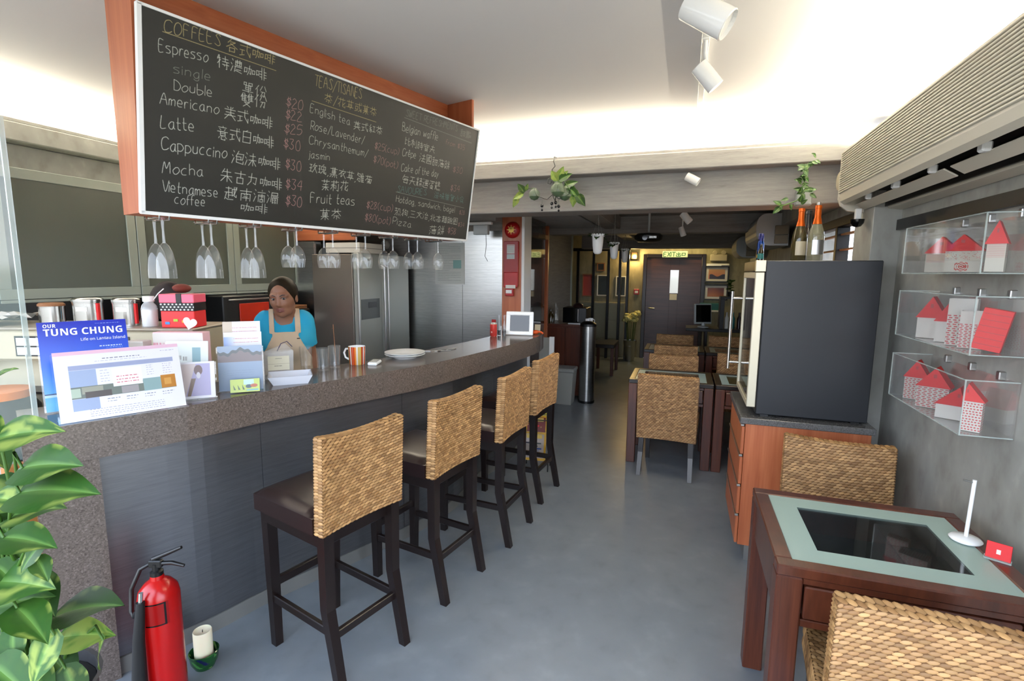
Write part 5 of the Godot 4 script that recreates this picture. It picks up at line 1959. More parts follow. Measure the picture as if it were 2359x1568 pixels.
	var bib := func(p: Vector3) -> float:
		var d: float = trunk.call(p) - 0.019
		d = maxf(d, 0.008 - (trunk.call(p)))
		var side := absf(p.x) - (0.074 + clampf((1.285 - p.y) * 0.5, 0, 0.08))
		var strap := absf(absf(p.x) - 0.074) - 0.017
		var region := maxf(side, p.y - 1.305)
		region = minf(region, maxf(strap, 1.295 - p.y))
		d = maxf(d, region)
		d = maxf(d, 0.55 - p.y)
		return maxf(d, -0.02 - p.z) if p.y < 1.345 else d
	nets(b, V(-0.22, 0.80, -0.14), V(0.22, 1.46, 0.22), 0.0075, bib, func(_p: Vector3) -> Color: return Color(0.44, 0.35, 0.245))
	var ap := part(b, "apron", mat("apron", Color(1, 1, 1), 0.85), t, "beige bib apron")
	M.apron.vertex_color_use_as_albedo = true
	b = MB.new()
	b.box(V(0.072, 1.268, 0.144), V(0.018, 0.006, 0.003), 0.001)
	part(b, "badge", M.dark_frame, ap)
	# trousers
	b = MB.new()
	var trousers := func(p: Vector3) -> float:
		var d: float = smin(trunk.call(p), legs.call(p), 0.05) - 0.006
		d = maxf(d, p.y - 0.86)
		return maxf(d, 0.10 - p.y)
	nets(b, V(-0.2, 0.06, -0.16), V(0.2, 0.9, 0.18), 0.015, trousers, func(_p: Vector3) -> Color: return Color(0.02, 0.022, 0.03))
	part(b, "trousers", mat("trousers", Color(1, 1, 1), 0.85), t)
	M.trousers.vertex_color_use_as_albedo = true
# ---------------------------------------------------------------- right-hand wall: air conditioners, cooler, paper houses
func extrude_z(b: MB, prof: Array, z0: float, z1: float, caps := true):
	# profile of x,y points swept along z
	var c := Vector2.ZERO
	for p in prof:
		c += p
	c /= prof.size()
	var m := prof.size()
	for i in m:
		var p: Vector2 = prof[i]
		var q: Vector2 = prof[(i + 1) % m]
		var nn := Vector2(q.y - p.y, p.x - q.x)
		b.qo(V(p.x, p.y, z0), V(q.x, q.y, z0), V(q.x, q.y, z1), V(p.x, p.y, z1), V(nn.x, nn.y, 0))
	if caps:
		var tr := Geometry2D.triangulate_polygon(PackedVector2Array(prof))
		for i in range(0, tr.size(), 3):
			var a: Vector2 = prof[tr[i]]
			var d: Vector2 = prof[tr[i + 1]]
			var e: Vector2 = prof[tr[i + 2]]
			var ccw := (d - a).cross(e - a) > 0
			for s in [[z1, true], [z0, false]]:
				var A := V(a.x, a.y, s[0])
				var D := V(d.x, d.y, s[0])
				var E := V(e.x, e.y, s[0])
				if ccw == s[1]:
					b.tri(A, D, E)
				else:
					b.tri(A, E, D)

func right_side():
	# big ceiling-hung air conditioner
	var t := thing("air_conditioner", "large cream ribbed air conditioner along the top of the right wall", "air conditioner", Vector3.ZERO, 0.0, "air conditioners on the right wall")
	var b := MB.new()
	# wound counter-clockwise seen from +z
	extrude_z(b, [Vector2(1.115, 2.42), Vector2(0.875, 2.42), Vector2(0.855, 2.405), Vector2(0.85, 2.38), Vector2(0.85, 2.15), Vector2(0.856, 2.115), Vector2(0.878, 2.098), Vector2(0.90, 2.17), Vector2(1.045, 2.16), Vector2(1.05, 2.05), Vector2(1.115, 2.04)], -3.6, -1.3)
	part(b, "casing", M.ac_white, t)
	for zz in [[-3.62, -3.6], [-1.3, -1.28]]:
		b = MB.new()
		extrude_z(b, [Vector2(1.115, 2.42), Vector2(0.875, 2.42), Vector2(0.848, 2.395), Vector2(0.848, 2.13), Vector2(0.862, 2.09), Vector2(0.90, 2.06), Vector2(1.05, 2.04), Vector2(1.115, 2.04)], zz[0], zz[1])
		part(b, "end_cap", M.ac_white, t)
	b = MB.new()
	b.box(V(0, 0, 0), V(0.010, 0.0085, 2.27), 0.002)
	var rib := b.mesh()
	for k in 18:
		inst(rib, "grille_bar", M.ac_white, t, Transform3D(Basis(), V(0.8465, 2.165 + k * 0.0132, -2.455)))
	b = MB.new()
	b.bx(1.034, 1.044, 2.06, 2.158, -3.57, -1.32)
	b.bx(0.902, 1.034, 2.148, 2.158, -3.57, -1.32)
	part(b, "outlet", M.black, t)
	for k in 2:
		b = MB.new()
		b.at(V(0.955, 2.078, -3.02 + k * 1.14), Basis(Vector3(0, 0, 1), -0.55)).box(Vector3.ZERO, V(0.058, 0.006, 1.09), 0.002)
		part(b, "flap", M.ac_white, t)
	for k in 6:
		b = MB.new()
		b.box(V(0.918, 2.105, -3.3 + k * 0.38), V(0.03, 0.035, 0.04 if k % 2 else 0.025), 0.006)
		part(b, "louvre_clip", M.white, t)
	# the two farther units, end faces towards the camera
	for e in [[0.71, 1.03, 1.99, 2.33, -7.3, -6.2, "grey-ended air conditioner beyond the bottles, larger of the two far ones"], [0.72, 1.0, 1.93, 2.25, -9.4, -8.6, "grey-ended air conditioner farthest along the wall, near the end door"]]:
		t = thing("air_conditioner", e[6], "air conditioner", Vector3.ZERO, 0.0, "air conditioners on the right wall")
		var x0: float = e[0]
		var w: float = e[1] - e[0]
		var y0: float = e[2]
		var hh: float = e[3] - e[2]
		var pr := [Vector2(x0 + w, y0 + hh)]
		for k in 7:
			var a := PI / 2 + PI / 2 * k / 6
			pr.append(Vector2(x0 + 0.10 + 0.10 * cos(a), y0 + hh - 0.10 + 0.10 * sin(a)))
		for k in 7:
			var a := PI + PI / 2 * k / 6
			pr.append(Vector2(x0 + 0.14 + 0.14 * cos(a), y0 + 0.14 + 0.14 * sin(a)))
		pr.append(Vector2(x0 + w, y0))
		b = MB.new()
		extrude_z(b, pr, e[4], e[5])
		part(b, "casing", M.ac_grey, t)
		b = MB.new()
		b.bx(x0 - 0.004, x0 + 0.006, y0 + 0.16, y0 + hh - 0.11, e[4] + 0.02, e[5] - 0.02, 0.002)
		part(b, "front_grille", M.ac_white, t)
		b = MB.new()
		b.bx(x0 + w - 0.14, x0 + w - 0.01, y0 + 0.02, y0 + 0.11, e[5], e[5] + 0.03, 0.004)
		b.bx(x0 + w - 0.14, x0 + w - 0.01, y0 + 0.115, y0 + 0.21, e[5], e[5] + 0.03, 0.004)
		part(b, "valve_cover", mat("putty", Color(0.50, 0.46, 0.38), 0.6), t)
		b = MB.new()
		b.bx(x0 + w, 1.12, y0 + hh - 0.06, y0 + hh - 0.02, e[4], e[5])
		part(b, "bracket", M.satin, t)
	t = thing("wall_spotlight", "cream round lamp head beside the end of the big air conditioner", "lamp", V(0.985, 2.30, -4.02))
	b = MB.new()
	b.at(Vector3.ZERO, Basis(Vector3(0, 0, 1), PI / 2)).lathe([Vector2(0, -0.03), Vector2(0.035, -0.03), Vector2(0.045, 0.0), Vector2(0.06, 0.03), Vector2(0.06, 0.045), Vector2(0.05, 0.05), Vector2(0, 0.05)], 20)
	part(b, "head", M.cream, t)
	b = MB.new()
	b.tube([V(0.03, 0, 0), V(0.06, 0.0, -0.05), V(0.13, 0, -0.06)], 0.012, 8)
	part(b, "arm", M.white, t)
	t = thing("dome_camera", "small black dome under the far end of the big air conditioner", "camera", V(0.93, 2.0, -3.50))
	b = MB.new()
	b.lathe([Vector2(0, -0.045), Vector2(0.02, -0.04), Vector2(0.033, -0.022), Vector2(0.036, 0), Vector2(0, 0)], 20)
	part(b, "dome", M.gloss_black, t)
	b = MB.new()
	b.bx(-0.015, 0.015, 0.0, 0.06, -0.015, 0.015, 0.003)
	part(b, "mount", M.white, t)
	# wood drawer cabinet with grey stone top
	t = thing("drawer_cabinet", "orange wood drawer cabinet with grey stone top under the wine cooler", "cabinet", V(0.35, 0, -3.08))
	b = MB.new()
	b.bx(0.018, 0.63, 0.11, 0.84, -0.67, 0.0, 0.002)
	part(b, "carcass", M.cherry_v, t)
	b = MB.new()
	b.bx(-0.012, 0.645, 0.84, 0.876, -0.685, 0.012, 0.003)
	part(b, "stone_top", M.grey_top, t)
	b = MB.new()
	b.bx(0.06, 0.6, 0, 0.11, -0.65, -0.04)
	part(b, "plinth", M.satin, t)
	for k in 4:
		b = MB.new()
		b.bx(0.0, 0.016, 0.118 + k * 0.18, 0.28 + k * 0.18, -0.665, -0.004, 0.002)
		var dr := part(b, "drawer", M.cherry_v, t)
		b = MB.new()
		b.bx(-0.006, 0.012, 0.283 + k * 0.18, 0.295 + k * 0.18, -0.665, -0.002, 0.001)
		part(b, "grip_rail", M.satin, dr, "satin metal grip rail")
	# wine cooler
	t = thing("wine_cooler", "dark blue-black wine cooler standing on the drawer cabinet", "wine cooler", V(0.42, 0.876, -3.13))
	b = MB.new()
	b.bx(0.0, 0.548, 0.012, 0.88, -0.60, 0.0, 0.004)
	part(b, "body", M.navy, t)
	b = MB.new()
	for sx in [0.05, 0.5]:
		for sz in [-0.55, -0.05]:
			b.bx(sx - 0.02, sx + 0.02, 0, 0.012, sz - 0.02, sz + 0.02)
	part(b, "feet", M.black, t)
	b = MB.new()
	b.bx(-0.05, -0.004, 0.05, 0.815, -0.03, -0.001, 0.003)
	b.bx(-0.05, -0.004, 0.05, 0.815, -0.60, -0.57, 0.003)
	b.bx(-0.05, -0.004, 0.05, 0.085, -0.57, -0.03, 0.003)
	b.bx(-0.05, -0.004, 0.78, 0.815, -0.57, -0.03, 0.003)
	var door := part(b, "door", mat("champagne", Color(0.80, 0.77, 0.68), 0.35, 0.35), t, "pale metal door frame")
	b = MB.new()
	b.bx(-0.042, -0.034, 0.085, 0.78, -0.57, -0.03)
	part(b, "glass", M.dark_glass, door)
	b = MB.new()
	b.tube([V(-0.115, 0.17, -0.565), V(-0.115, 0.69, -0.565)], 0.010, 10)
	part(b, "handle", M.chrome, door)
	for y in [0.215, 0.645]:
		b = MB.new()
		b.tube([V(-0.05, y, -0.565), V(-0.115, y, -0.565)], 0.009, 8)
		part(b, "handle_post", M.chrome, door)
	b = MB.new()
	b.bx(-0.05, -0.002, 0.82, 0.88, -0.60, -0.001, 0.003)
	part(b, "control_bar", M.black, t)
	b = MB.new()
	b.bx(-0.052, -0.0, 0.819, 0.881, -0.03, 0.001, 0.002)
	part(b, "corner_cap", M.champagne, t)
	for k in 5:
		b = MB.new()
		b.bx(-0.002, -0.0005, 0.15 + k * 0.13, 0.165 + k * 0.13, -0.56, -0.04)
		part(b, "rack", M.bread, t)
	# bottles on the cooler
	for e in [[0.685, -3.30, "clear sparkling wine bottle with orange foil, largest on the wine cooler", 0], [0.625, -3.42, "gold-necked bottle left of the clear one on the wine cooler", 1], [0.69, -3.56, "black-capped bottle behind the two foil-topped bottles on the cooler", 2]]:
		var q := thing("wine_bottle", e[2], "bottle", V(e[0], 1.757, e[1]), 0.0, "bottles on the wine cooler")
		var gm: StandardMaterial3D = mat("bottle_glass_%d" % e[3], [Color(0.62, 0.60, 0.48, 0.45), Color(0.30, 0.26, 0.12, 0.6), Color(0.05, 0.05, 0.03, 0.85)][e[3]], 0.05)
		gm.transparency = BaseMaterial3D.TRANSPARENCY_ALPHA
		b = MB.new()
		b.lathe([Vector2(0, 0.004), Vector2(0.036, 0), Vector2(0.041, 0.006), Vector2(0.041, 0.13), Vector2(0.036, 0.165), Vector2(0.023, 0.205), Vector2(0.015, 0.24), Vector2(0.0145, 0.29)], 24)
		part(b, "glass_body", gm, q)
		b = MB.new()
		b.lathe([Vector2(0.0245, 0.203), Vector2(0.0165, 0.24), Vector2(0.016, 0.285), Vector2(0.018, 0.287), Vector2(0.017, 0.305), Vector2(0, 0.308)], 20)
		part(b, "foil", M.foil if e[3] < 2 else M.black, q, ["orange foil neck", "orange foil neck", "black cap"][e[3]])
		b = MB.new()
		b.lathe([Vector2(0.0414, 0.035), Vector2(0.0414, 0.115)], 12, 2.2)
		part(b, "label", M.satin if e[3] == 0 else M.cream, q)
		if e[3] == 0:
			b = MB.new()
			b.lathe([Vector2(0, 0.308), Vector2(0.011, 0.308), Vector2(0.010, 0.322), Vector2(0, 0.324)], 12)
			part(b, "cork_cap", M.satin, q)
	t = thing("blue_bottle", "slim blue metal bottle at the left corner of the wine cooler", "bottle", V(0.455, 1.757, -3.70))
	b = MB.new()
	b.lathe([Vector2(0, 0), Vector2(0.02, 0), Vector2(0.021, 0.005), Vector2(0.021, 0.12), Vector2(0.016, 0.135), Vector2(0.016, 0.14)], 18)
	part(b, "body", mat("blue_metal", Color(0.06, 0.20, 0.45), 0.25, 0.6), t)
	b = MB.new()
	b.lathe([Vector2(0.017, 0.137), Vector2(0.017, 0.18), Vector2(0.014, 0.184), Vector2(0, 0.184)], 18)
	part(b, "cap", mat("deep_blue", Color(0.05, 0.07, 0.30), 0.3, 0.4), t)
	b = MB.new()
	b.lathe([Vector2(0.0215, 0.03), Vector2(0.0215, 0.05)], 18)
	part(b, "band", M.gold, t)
	t = thing("green_bottle", "small dark bottle with teal label left of the blue bottle", "bottle", V(0.452, 1.757, -3.645))
	b = MB.new()
	b.lathe([Vector2(0, 0), Vector2(0.018, 0), Vector2(0.018, 0.07), Vector2(0.008, 0.09), Vector2(0.008, 0.115), Vector2(0, 0.116)], 16)
	part(b, "body", M.wine, t)
	b = MB.new()
	b.lathe([Vector2(0.0184, 0.02), Vector2(0.0184, 0.055)], 16)
	part(b, "label", mat("teal_print", Color(0.10, 0.38, 0.36), 0.5), t)
	# three acrylic shelf boxes with paper houses
	var rows := [[1.69, 1.895, "top acrylic display box on the right wall, at eye level"], [1.405, 1.61, "middle acrylic display box on the right wall"], [1.115, 1.315, "bottom acrylic display box on the right wall"]]
	for r in rows:
		t = thing("acrylic_box", r[2], "display box", V(0.96, r[0], -2.86), 0.0, "acrylic display boxes on the wall")
		var hh: float = r[1] - r[0]
		var L := 0.67
		for e in [[0, 0.155, 0, 0.004, 0, L, "floor_sheet"], [0, 0.004, 0.004, hh, 0, L, "front_sheet"], [0.004, 0.155, 0.004, hh, 0, 0.004, "end_sheet"], [0.004, 0.155, 0.004, hh, L - 0.004, L, "end_sheet"], [0.151, 0.155, 0.004, hh, 0.004, L - 0.004, "back_sheet"]]:
			b = MB.new()
			b.bx(e[0], e[1], e[2], e[3], e[4], e[5])
			part(b, e[6], M.acrylic, t)
		b = MB.new()
		for y in [0.0, hh]:
			b.bx(-0.001, 0.003, y - 0.002, y + 0.002, 0, L)
			b.bx(-0.001, 0.155, y - 0.002, y + 0.002, -0.001, 0.003)
			b.bx(-0.001, 0.155, y - 0.002, y + 0.002, L - 0.003, L + 0.001)
		for z in [0.0, L]:
			b.bx(-0.001, 0.003, 0, hh, z - 0.002, z + 0.002)
		part(b, "polished_edge", M.acrylic_edge, t)
		for z in [0.16, 0.36, 0.56]:
			b = MB.new()
			b.bx(0.14, 0.162, hh - 0.01, hh + 0.022, z - 0.012, z + 0.012, 0.003)
			part(b, "wall_clip", M.satin, t)
	paper_houses()
	# table top things
	t = thing("card_stand", "white round-based card stand on the glass table by the wall", "card stand", V(0.955, 0.785, -2.05))
	b = MB.new()
	b.lathe([Vector2(0, 0), Vector2(0.044, 0), Vector2(0.046, 0.004), Vector2(0.04, 0.010), Vector2(0.012, 0.014), Vector2(0, 0.014)], 28)
	part(b, "base", M.gloss_white, t)
	b = MB.new()
	b.tube([V(0, 0.013, 0), V(0.004, 0.215, 0)], 0.006, 10)
	part(b, "pole", M.gloss_white, t)
	b = MB.new()
	b.tube([V(0.003, 0.205, 0), V(-0.028, 0.212, 0)], 0.0028, 6)
	part(b, "clip", M.satin, t)
	t = thing("red_card", "red leaflet block at the right edge of the glass table", "card", V(0.985, 0.785, -1.925), -0.5)
	b = MB.new()
	b.at(V(0, 0.0, 0), Basis(Vector3(1, 0, 0), -0.4)).bx(-0.03, 0.03, 0.004, 0.055, -0.004, 0.004, 0.001)
	part(b, "block", M.card_red, t)
	b = MB.new()
	b.at(V(0, 0.0, 0), Basis(Vector3(1, 0, 0), -0.4)).bx(-0.005, 0.005, 0.02, 0.034, 0.004, 0.0046)
	part(b, "mark", M.paper, t)
	b = MB.new()
	b.bx(-0.033, 0.033, 0, 0.006, -0.02, 0.012, 0.002)
	part(b, "foot", M.acrylic_edge, t)

func brick_print(key: String, n: int, m: int, ink: Color, margin := 0.0) -> StandardMaterial3D:
	var im := blank(128, 128, Color(0.90, 0.88, 0.84))
	for j in n:
		for i in m:
			rect(im, (i + (0.25 if j % 2 else 0.0)) / m + 0.02, margin + (j + 0.15) * (1.0 - margin) / n, 0.62 / m, 0.55 * (1.0 - margin) / n, ink)
	return print_mat(key, im, 0.8)

func house(label: String, at: Vector3, turn: float, w: float, d: float, wall: float, roof: float, wm: Material, ridge := 0.5, flat := false):
	# folded paper house: x is its width along the wall once turned
	var t := thing("paper_house", label, "paper house", at, turn, "red-roofed paper houses")
	var b := MB.new()
	var x := w / 2
	var z := d / 2
	b.quad(V(-x, 0, z), V(x, 0, z), V(x, wall, z), V(-x, wall, z))
	b.quad(V(x, 0, -z), V(-x, 0, -z), V(-x, wall, -z), V(x, wall, -z))
	b.quad(V(x, 0, z), V(x, 0, -z), V(x, wall, -z), V(x, wall, z))
	b.quad(V(-x, 0, -z), V(-x, 0, z), V(-x, wall, z), V(-x, wall, -z))
	b.quad(V(-x, 0.0005, z), V(-x, 0.0005, -z), V(x, 0.0005, -z), V(x, 0.0005, z))
	part(b, "walls", wm, t)
	if flat:
		return t
	b = MB.new()
	var o := 0.006
	var rx := -x + w * ridge
	var A := V(-x - o, wall - 0.004, z + o)
	var B := V(x + o, wall - 0.004, z + o)
	var R := V(rx, wall + roof, z + o)
	var A2 := V(-x - o, wall - 0.004, -z - o)
	var B2 := V(x + o, wall - 0.004, -z - o)
	var R2 := V(rx, wall + roof, -z - o)
	b.tri(A, B, R)
	b.tri(B2, A2, R2)
	b.qo(A, R, R2, A2, V(-1, 1, 0))
	b.qo(B, R, R2, B2, V(1, 1, 0))
	b.qo(A, B, B2, A2, Vector3.DOWN)
	part(b, "roof", M.card_red, t, "red paper roof")
	b = MB.new()
	b.box(V(rx, wall + roof * 0.55, z + o + 0.0005), V(w * 0.10, roof * 0.2, 0.001))
	part(b, "gable_window", M.sign_red, t)
	return t

func paper_houses():
	var plain: Material = M.paper
	var pink := Color(0.86, 0.52, 0.50)
	var stripe := blank(128, 128, Color(0.88, 0.86, 0.80))
	for k in 14:
		rect(stripe, 0.03, 0.04 + k * 0.035, 0.94, 0.02, Color(0.88, 0.70, 0.66))
	var sm := print_mat("house_stripes", stripe, 0.8)
	var deco := blank(128, 128, Color(0.88, 0.86, 0.80))
	for k in 60:
		rect(deco, rng.randf() * 0.95, rng.randf() * 0.45, 0.03, 0.03, Color(0.85, 0.45, 0.42))
	for y in 128:
		for x in 128:
			var q := Vector2((x - 60) / 30.0, (y - 96) / 28.0)
			if q.length() < 1.0 and int(q.length() * 5.0 + x / 9) % 2 == 0:
				deco.set_pixel(x, y, Color(0.82, 0.30, 0.25))
	var dm := print_mat("house_flower", deco, 0.8)
	var grid := brick_print("tower_windows", 14, 5, Color(0.84, 0.35, 0.36), 0.35)
	var br := brick_print("house_bricks", 12, 6, Color(0.84, 0.36, 0.36))
	var f := -0.55 # fronts look out towards the entrance
	house("paper house with pink striped wall at the left of the top display box", V(1.038, 1.696, -2.665), f, 0.112, 0.05, 0.083, 0.065, sm, 0.45)
	house("paper house with a printed flower wall in the top display box", V(1.038, 1.696, -2.49), f, 0.112, 0.05, 0.085, 0.06, dm, 0.45)
	house("slim paper tower with a pointed roof in the top display box", V(1.03, 1.696, -2.255), f, 0.05, 0.05, 0.10, 0.075, sm, 0.5)
	house("plain paper house with a red roof at the left of the middle display box", V(1.035, 1.411, -2.69), f, 0.095, 0.06, 0.092, 0.088, plain, 0.5)
	house("smaller paper house joined beside it in the middle display box", V(1.04, 1.411, -2.545), f, 0.085, 0.05, 0.088, 0.082, plain, 0.5)
	house("white paper tower block printed with red windows in the middle display box", V(1.035, 1.411, -2.44), f, 0.085, 0.05, 0.182, 0, grid, 0.5, true)
	house("lower white paper block with red windows beside the tower in the middle display box", V(1.035, 1.411, -2.36), f, 0.07, 0.05, 0.14, 0, grid, 0.5, true)
	var t := thing("red_paper_slab", "tilted red paper slab leaning at the right of the middle display box", "paper house", V(1.035, 1.412, -2.27), f)
	var b := MB.new()
	b.at(V(0, 0, 0), Basis(Vector3(0, 0, 1), -0.17)).bx(-0.035, 0.045, 0.006, 0.155, -0.02, 0.02, 0.001)
	part(b, "slab", M.card_red, t)
	for k in 6:
		b = MB.new()
		b.at(V(0, 0, 0), Basis(Vector3(0, 0, 1), -0.17)).bx(-0.032, 0.042, 0.025 + k * 0.022, 0.027 + k * 0.022, 0.02, 0.0206)
		part(b, "stripe", M.sign_red, t)
	house("narrow paper house with tall red roof at the left of the bottom display box", V(1.03, 1.121, -2.755), f, 0.085, 0.05, 0.105, 0.075, br, 0.5)
	house("wide brick-printed paper house with large red roof in the bottom display box", V(1.038, 1.121, -2.605), f, 0.108, 0.07, 0.095, 0.08, br, 0.55)
	house("folded red and white paper shed in the middle of the bottom display box", V(1.03, 1.121, -2.43), f, 0.085, 0.07, 0.06, 0.07, plain, 0.8)
	house("slim brick-printed paper tower at the right of the bottom display box", V(1.02, 1.121, -2.25), f, 0.055, 0.05, 0.115, 0.06, br, 0.2)
# ---------------------------------------------------------------- rear of the cafe and ceiling fittings
func spot(label: String, at: Vector3, aim: Vector3, size: float, arm: Array):
	var t := thing("spotlight", label, "spotlight", at, 0.0, "white spotlights")
	var y := aim.normalized()
	var x := y.cross(V(0.3, 0.2, 1)).normalized()
	var b := MB.new()
	b.at(Vector3.ZERO, Basis(x, y, x.cross(y))).lathe([Vector2(0, -0.6 * size), Vector2(0.36 * size, -0.6 * size), Vector2(0.38 * size, -0.56 * size), Vector2(0.38 * size, 0.58 * size), Vector2(0.35 * size, 0.6 * size), Vector2(0.34 * size, 0.5 * size), Vector2(0, 0.46 * size)], 24)
	part(b, "head", M.gloss_white, t)
	b = MB.new()
	b.tube(arm, 0.09 * size, 8)
	part(b, "arm", M.gloss_white, t)
	b = MB.new()
	var top: Vector3 = arm[arm.size() - 1]
	b.box(top, V(0.3 * size, 0.12 * size, 0.5 * size), 0.002)
	part(b, "adapter", M.gloss_white, t)
	return t

func rear():
	# ceiling track with two spots
	var t := thing("light_track", "white ceiling track running away above the aisle", "light track", V(0.034, CEIL - 0.016, -2.7))
	var b := MB.new()
	b.bx(-0.017, 0.017, -0.016, 0.016, -1.23, 1.3, 0.002)
	part(b, "rail", M.gloss_white, t)
	b = MB.new()
	b.bx(-0.018, 0.018, -0.018, 0.016, -1.25, -1.23, 0.002)
	part(b, "end_cap", M.grey_plastic, t)
	spot("large white spotlight on the ceiling track, cut by the top of the picture", V(0.03, 2.635, -2.16), V(0.72, -0.5, 0.1), 0.15, [V(0.0, 0.0, 0), V(0.004, 0.06, 0.0), V(0.004, 0.115, 0)])
	spot("white spotlight hanging lower on the ceiling track toward the beam", V(0.05, 2.588, -2.66), V(-0.62, 0.75, 0.1), 0.105, [V(0, 0.03, 0), V(-0.014, 0.1, 0), V(-0.014, 0.162, 0)])
	spot("small white spotlight in front of the grey beam", V(0.016, 2.385, -4.19), V(0.75, -0.45, 0.1), 0.085, [V(0, 0, 0), V(0, 0.0, -0.06), V(0, 0.0, -0.095)])
	spot("small white spotlight under the rear ceiling beside the projector", V(-0.02, 2.245, -5.6), V(0.6, -0.7, 0.1), 0.1, [V(0, 0, 0), V(0, 0.09, 0), V(0, 0.17, 0)])
	spot("smallest white spotlight, farthest under the rear ceiling", V(-0.06, 2.18, -6.55), V(0.3, -0.9, 0.1), 0.09, [V(0, 0, 0), V(0, 0.12, 0), V(0, 0.235, 0)])
	# projector on a pole
	t = thing("projector", "flat black projector hanging on a grey pole under the rear ceiling", "projector", V(-0.425, 2.09, -6.2))
	b = MB.new()
	b.lathe([Vector2(0, -0.05), Vector2(0.12, -0.048), Vector2(0.155, -0.02), Vector2(0.16, 0.02), Vector2(0.13, 0.045), Vector2(0, 0.05)], 32)
	part(b, "case", M.black, t)
	b = MB.new()
	b.tube([V(0, 0.05, 0), V(0, 0.33, 0)], 0.013, 10)
	part(b, "pole", M.ac_grey, t)
	b = MB.new()
	b.tube([V(-0.03, -0.01, 0.15), V(-0.03, -0.01, 0.175)], 0.028, 16)
	part(b, "lens", M.gloss_black, t)
	b = MB.new()
	for k in 5:
		b.bx(0.02 + k * 0.016, 0.03 + k * 0.016, -0.015, 0.008, 0.145, 0.158)
	part(b, "vents", M.satin, t)
	# exit sign
	var im := blank(384, 100, Color(0.82, 0.90, 0.78))
	var green := Color(0.03, 0.34, 0.16)
	for w in [["EXIT", 18, 205], ["出口", 212, 368]]:
		write(im, w[0], w[1], 84, w[2], 84, 68, 11, green, 0.0)
	t = thing("exit_sign", "green and white exit sign hanging above the end door", "exit sign", V(-0.205, 1.985, -10.33))
	b = MB.new()
	b.bx(-0.23, 0.23, 0, 0.118, -0.02, 0.02, 0.003)
	part(b, "case", M.white, t)
	b = MB.new()
	b.quad(V(-0.227, 0.003, 0.0206), V(0.227, 0.003, 0.0206), V(0.227, 0.115, 0.0206), V(-0.227, 0.115, 0.0206))
	var ex := print_mat("exit_sign_face", im, 0.4)
	ex.emission_enabled = true
	ex.emission_texture = ex.albedo_texture
	ex.emission = Color(0, 0, 0)
	ex.emission_energy_multiplier = 0.10
	part(b, "face", ex, t, "lit face reading EXIT with Chinese characters")
	b = MB.new()
	for x in [-0.18, 0.18]:
		b.tube([V(x, 0.118, 0), V(x, 0.44, 0)], 0.005, 6)
	part(b, "hangers", M.satin, t)
	# emergency lamp, batten lamp, pictures on the end wall
	t = thing("emergency_light", "cream emergency light box with two lamps at the top of the end wall", "emergency light", V(0.575, 1.92, -10.4))
	b = MB.new()
	b.bx(-0.145, 0.145, 0, 0.12, 0, 0.08, 0.006)
	part(b, "box", M.cream, t)
	for x in [-0.07, 0.08]:
		b = MB.new()
		b.at(V(x, 0.155, 0.06), Basis(Vector3(1, 0, 0), PI / 2 + 0.2)).lathe([Vector2(0.0, -0.03), Vector2(0.025, -0.03), Vector2(0.042, 0.02), Vector2(0.04, 0.03), Vector2(0, 0.03)], 18)
		part(b, "lamp_head", M.cream, t)
	t = thing("batten_lamp", "white batten lamp fixed above the two framed pictures", "lamp", V(0.57, 1.825, -10.4))
	b = MB.new()
	b.bx(-0.2, 0.2, 0, 0.045, 0, 0.05, 0.004)
	part(b, "housing", M.gloss_white, t)
	b = MB.new()
	b.tube([V(0.06, 0.02, 0.06), V(0.19, 0.02, 0.06)], 0.012, 8)
	part(b, "cable", M.white, t)
	for e in [[1.518, 0.312, "framed sunset picture, upper one beside the end door", 0], [1.185, 0.30, "framed orange dune picture, lower one beside the end door", 1]]:
		im = blank(96, 64, Color(0.85, 0.6, 0.3))
		for y in 64:
			for x in 96:
				var f := y / 63.0
				var c: Color
				if e[3] == 0:
					c = Color(0.80, 0.60, 0.32).lerp(Color(0.85, 0.45, 0.18), f)
					if f > 0.62 - 0.12 * sin(x * 0.09) and x > 6:
						c = Color(0.10, 0.05, 0.05) if (x + y) % 7 or x > 52 else Color(0.45, 0.08, 0.06)
				else:
					c = Color(0.42, 0.18, 0.07).lerp(Color(0.78, 0.45, 0.16), clampf(f + 0.25 * sin(x * 0.05), 0, 1))
				im.set_pixel(x, y, c)
		t = thing("framed_picture", e[2], "picture", V(0.56, e[0], -10.4), 0.0, "framed pictures beside the end door")
		b = MB.new()
		var hh: float = e[1]
		for q in [[-0.215, 0.215, 0, 0.026], [-0.215, 0.215, hh - 0.026, hh]]:
			b.bx(q[0], q[1], q[2], q[3], 0, 0.03, 0.003)
		for q in [[-0.215, -0.189], [0.189, 0.215]]:
			b.bx(q[0], q[1], 0.026, hh - 0.026, 0, 0.03, 0.003)
		part(b, "frame", M.black, t)
		b = MB.new()
		b.bx(-0.19, 0.19, 0.025, hh - 0.025, 0.004, 0.014)
		part(b, "mount", M.paper, t)
		b = MB.new()
		b.quad(V(-0.145, 0.065, 0.0145), V(0.145, 0.065, 0.0145), V(0.145, hh - 0.065, 0.0145), V(-0.145, hh - 0.065, 0.0145))
		part(b, "print", print_mat("picture_%d" % e[3], im, 0.3), t)
	t = thing("call_point", "small red fire call point on the end wall left of the door", "call point", V(-0.90, 1.26, -10.4))
	b = MB.new()
	b.bx(-0.05, 0.05, 0, 0.11, 0, 0.04, 0.006)
	part(b, "box", M.sign_red, t)
	b = MB.new()
	b.bx(-0.03, 0.03, 0.03, 0.075, 0.04, 0.042)
	part(b, "glass_plate", M.white, t)
	t = thing("wall_lamp", "black box lamp with a warm glow at the left end of the end wall", "lamp", V(-0.965, 1.95, -10.4))
	b = MB.new()
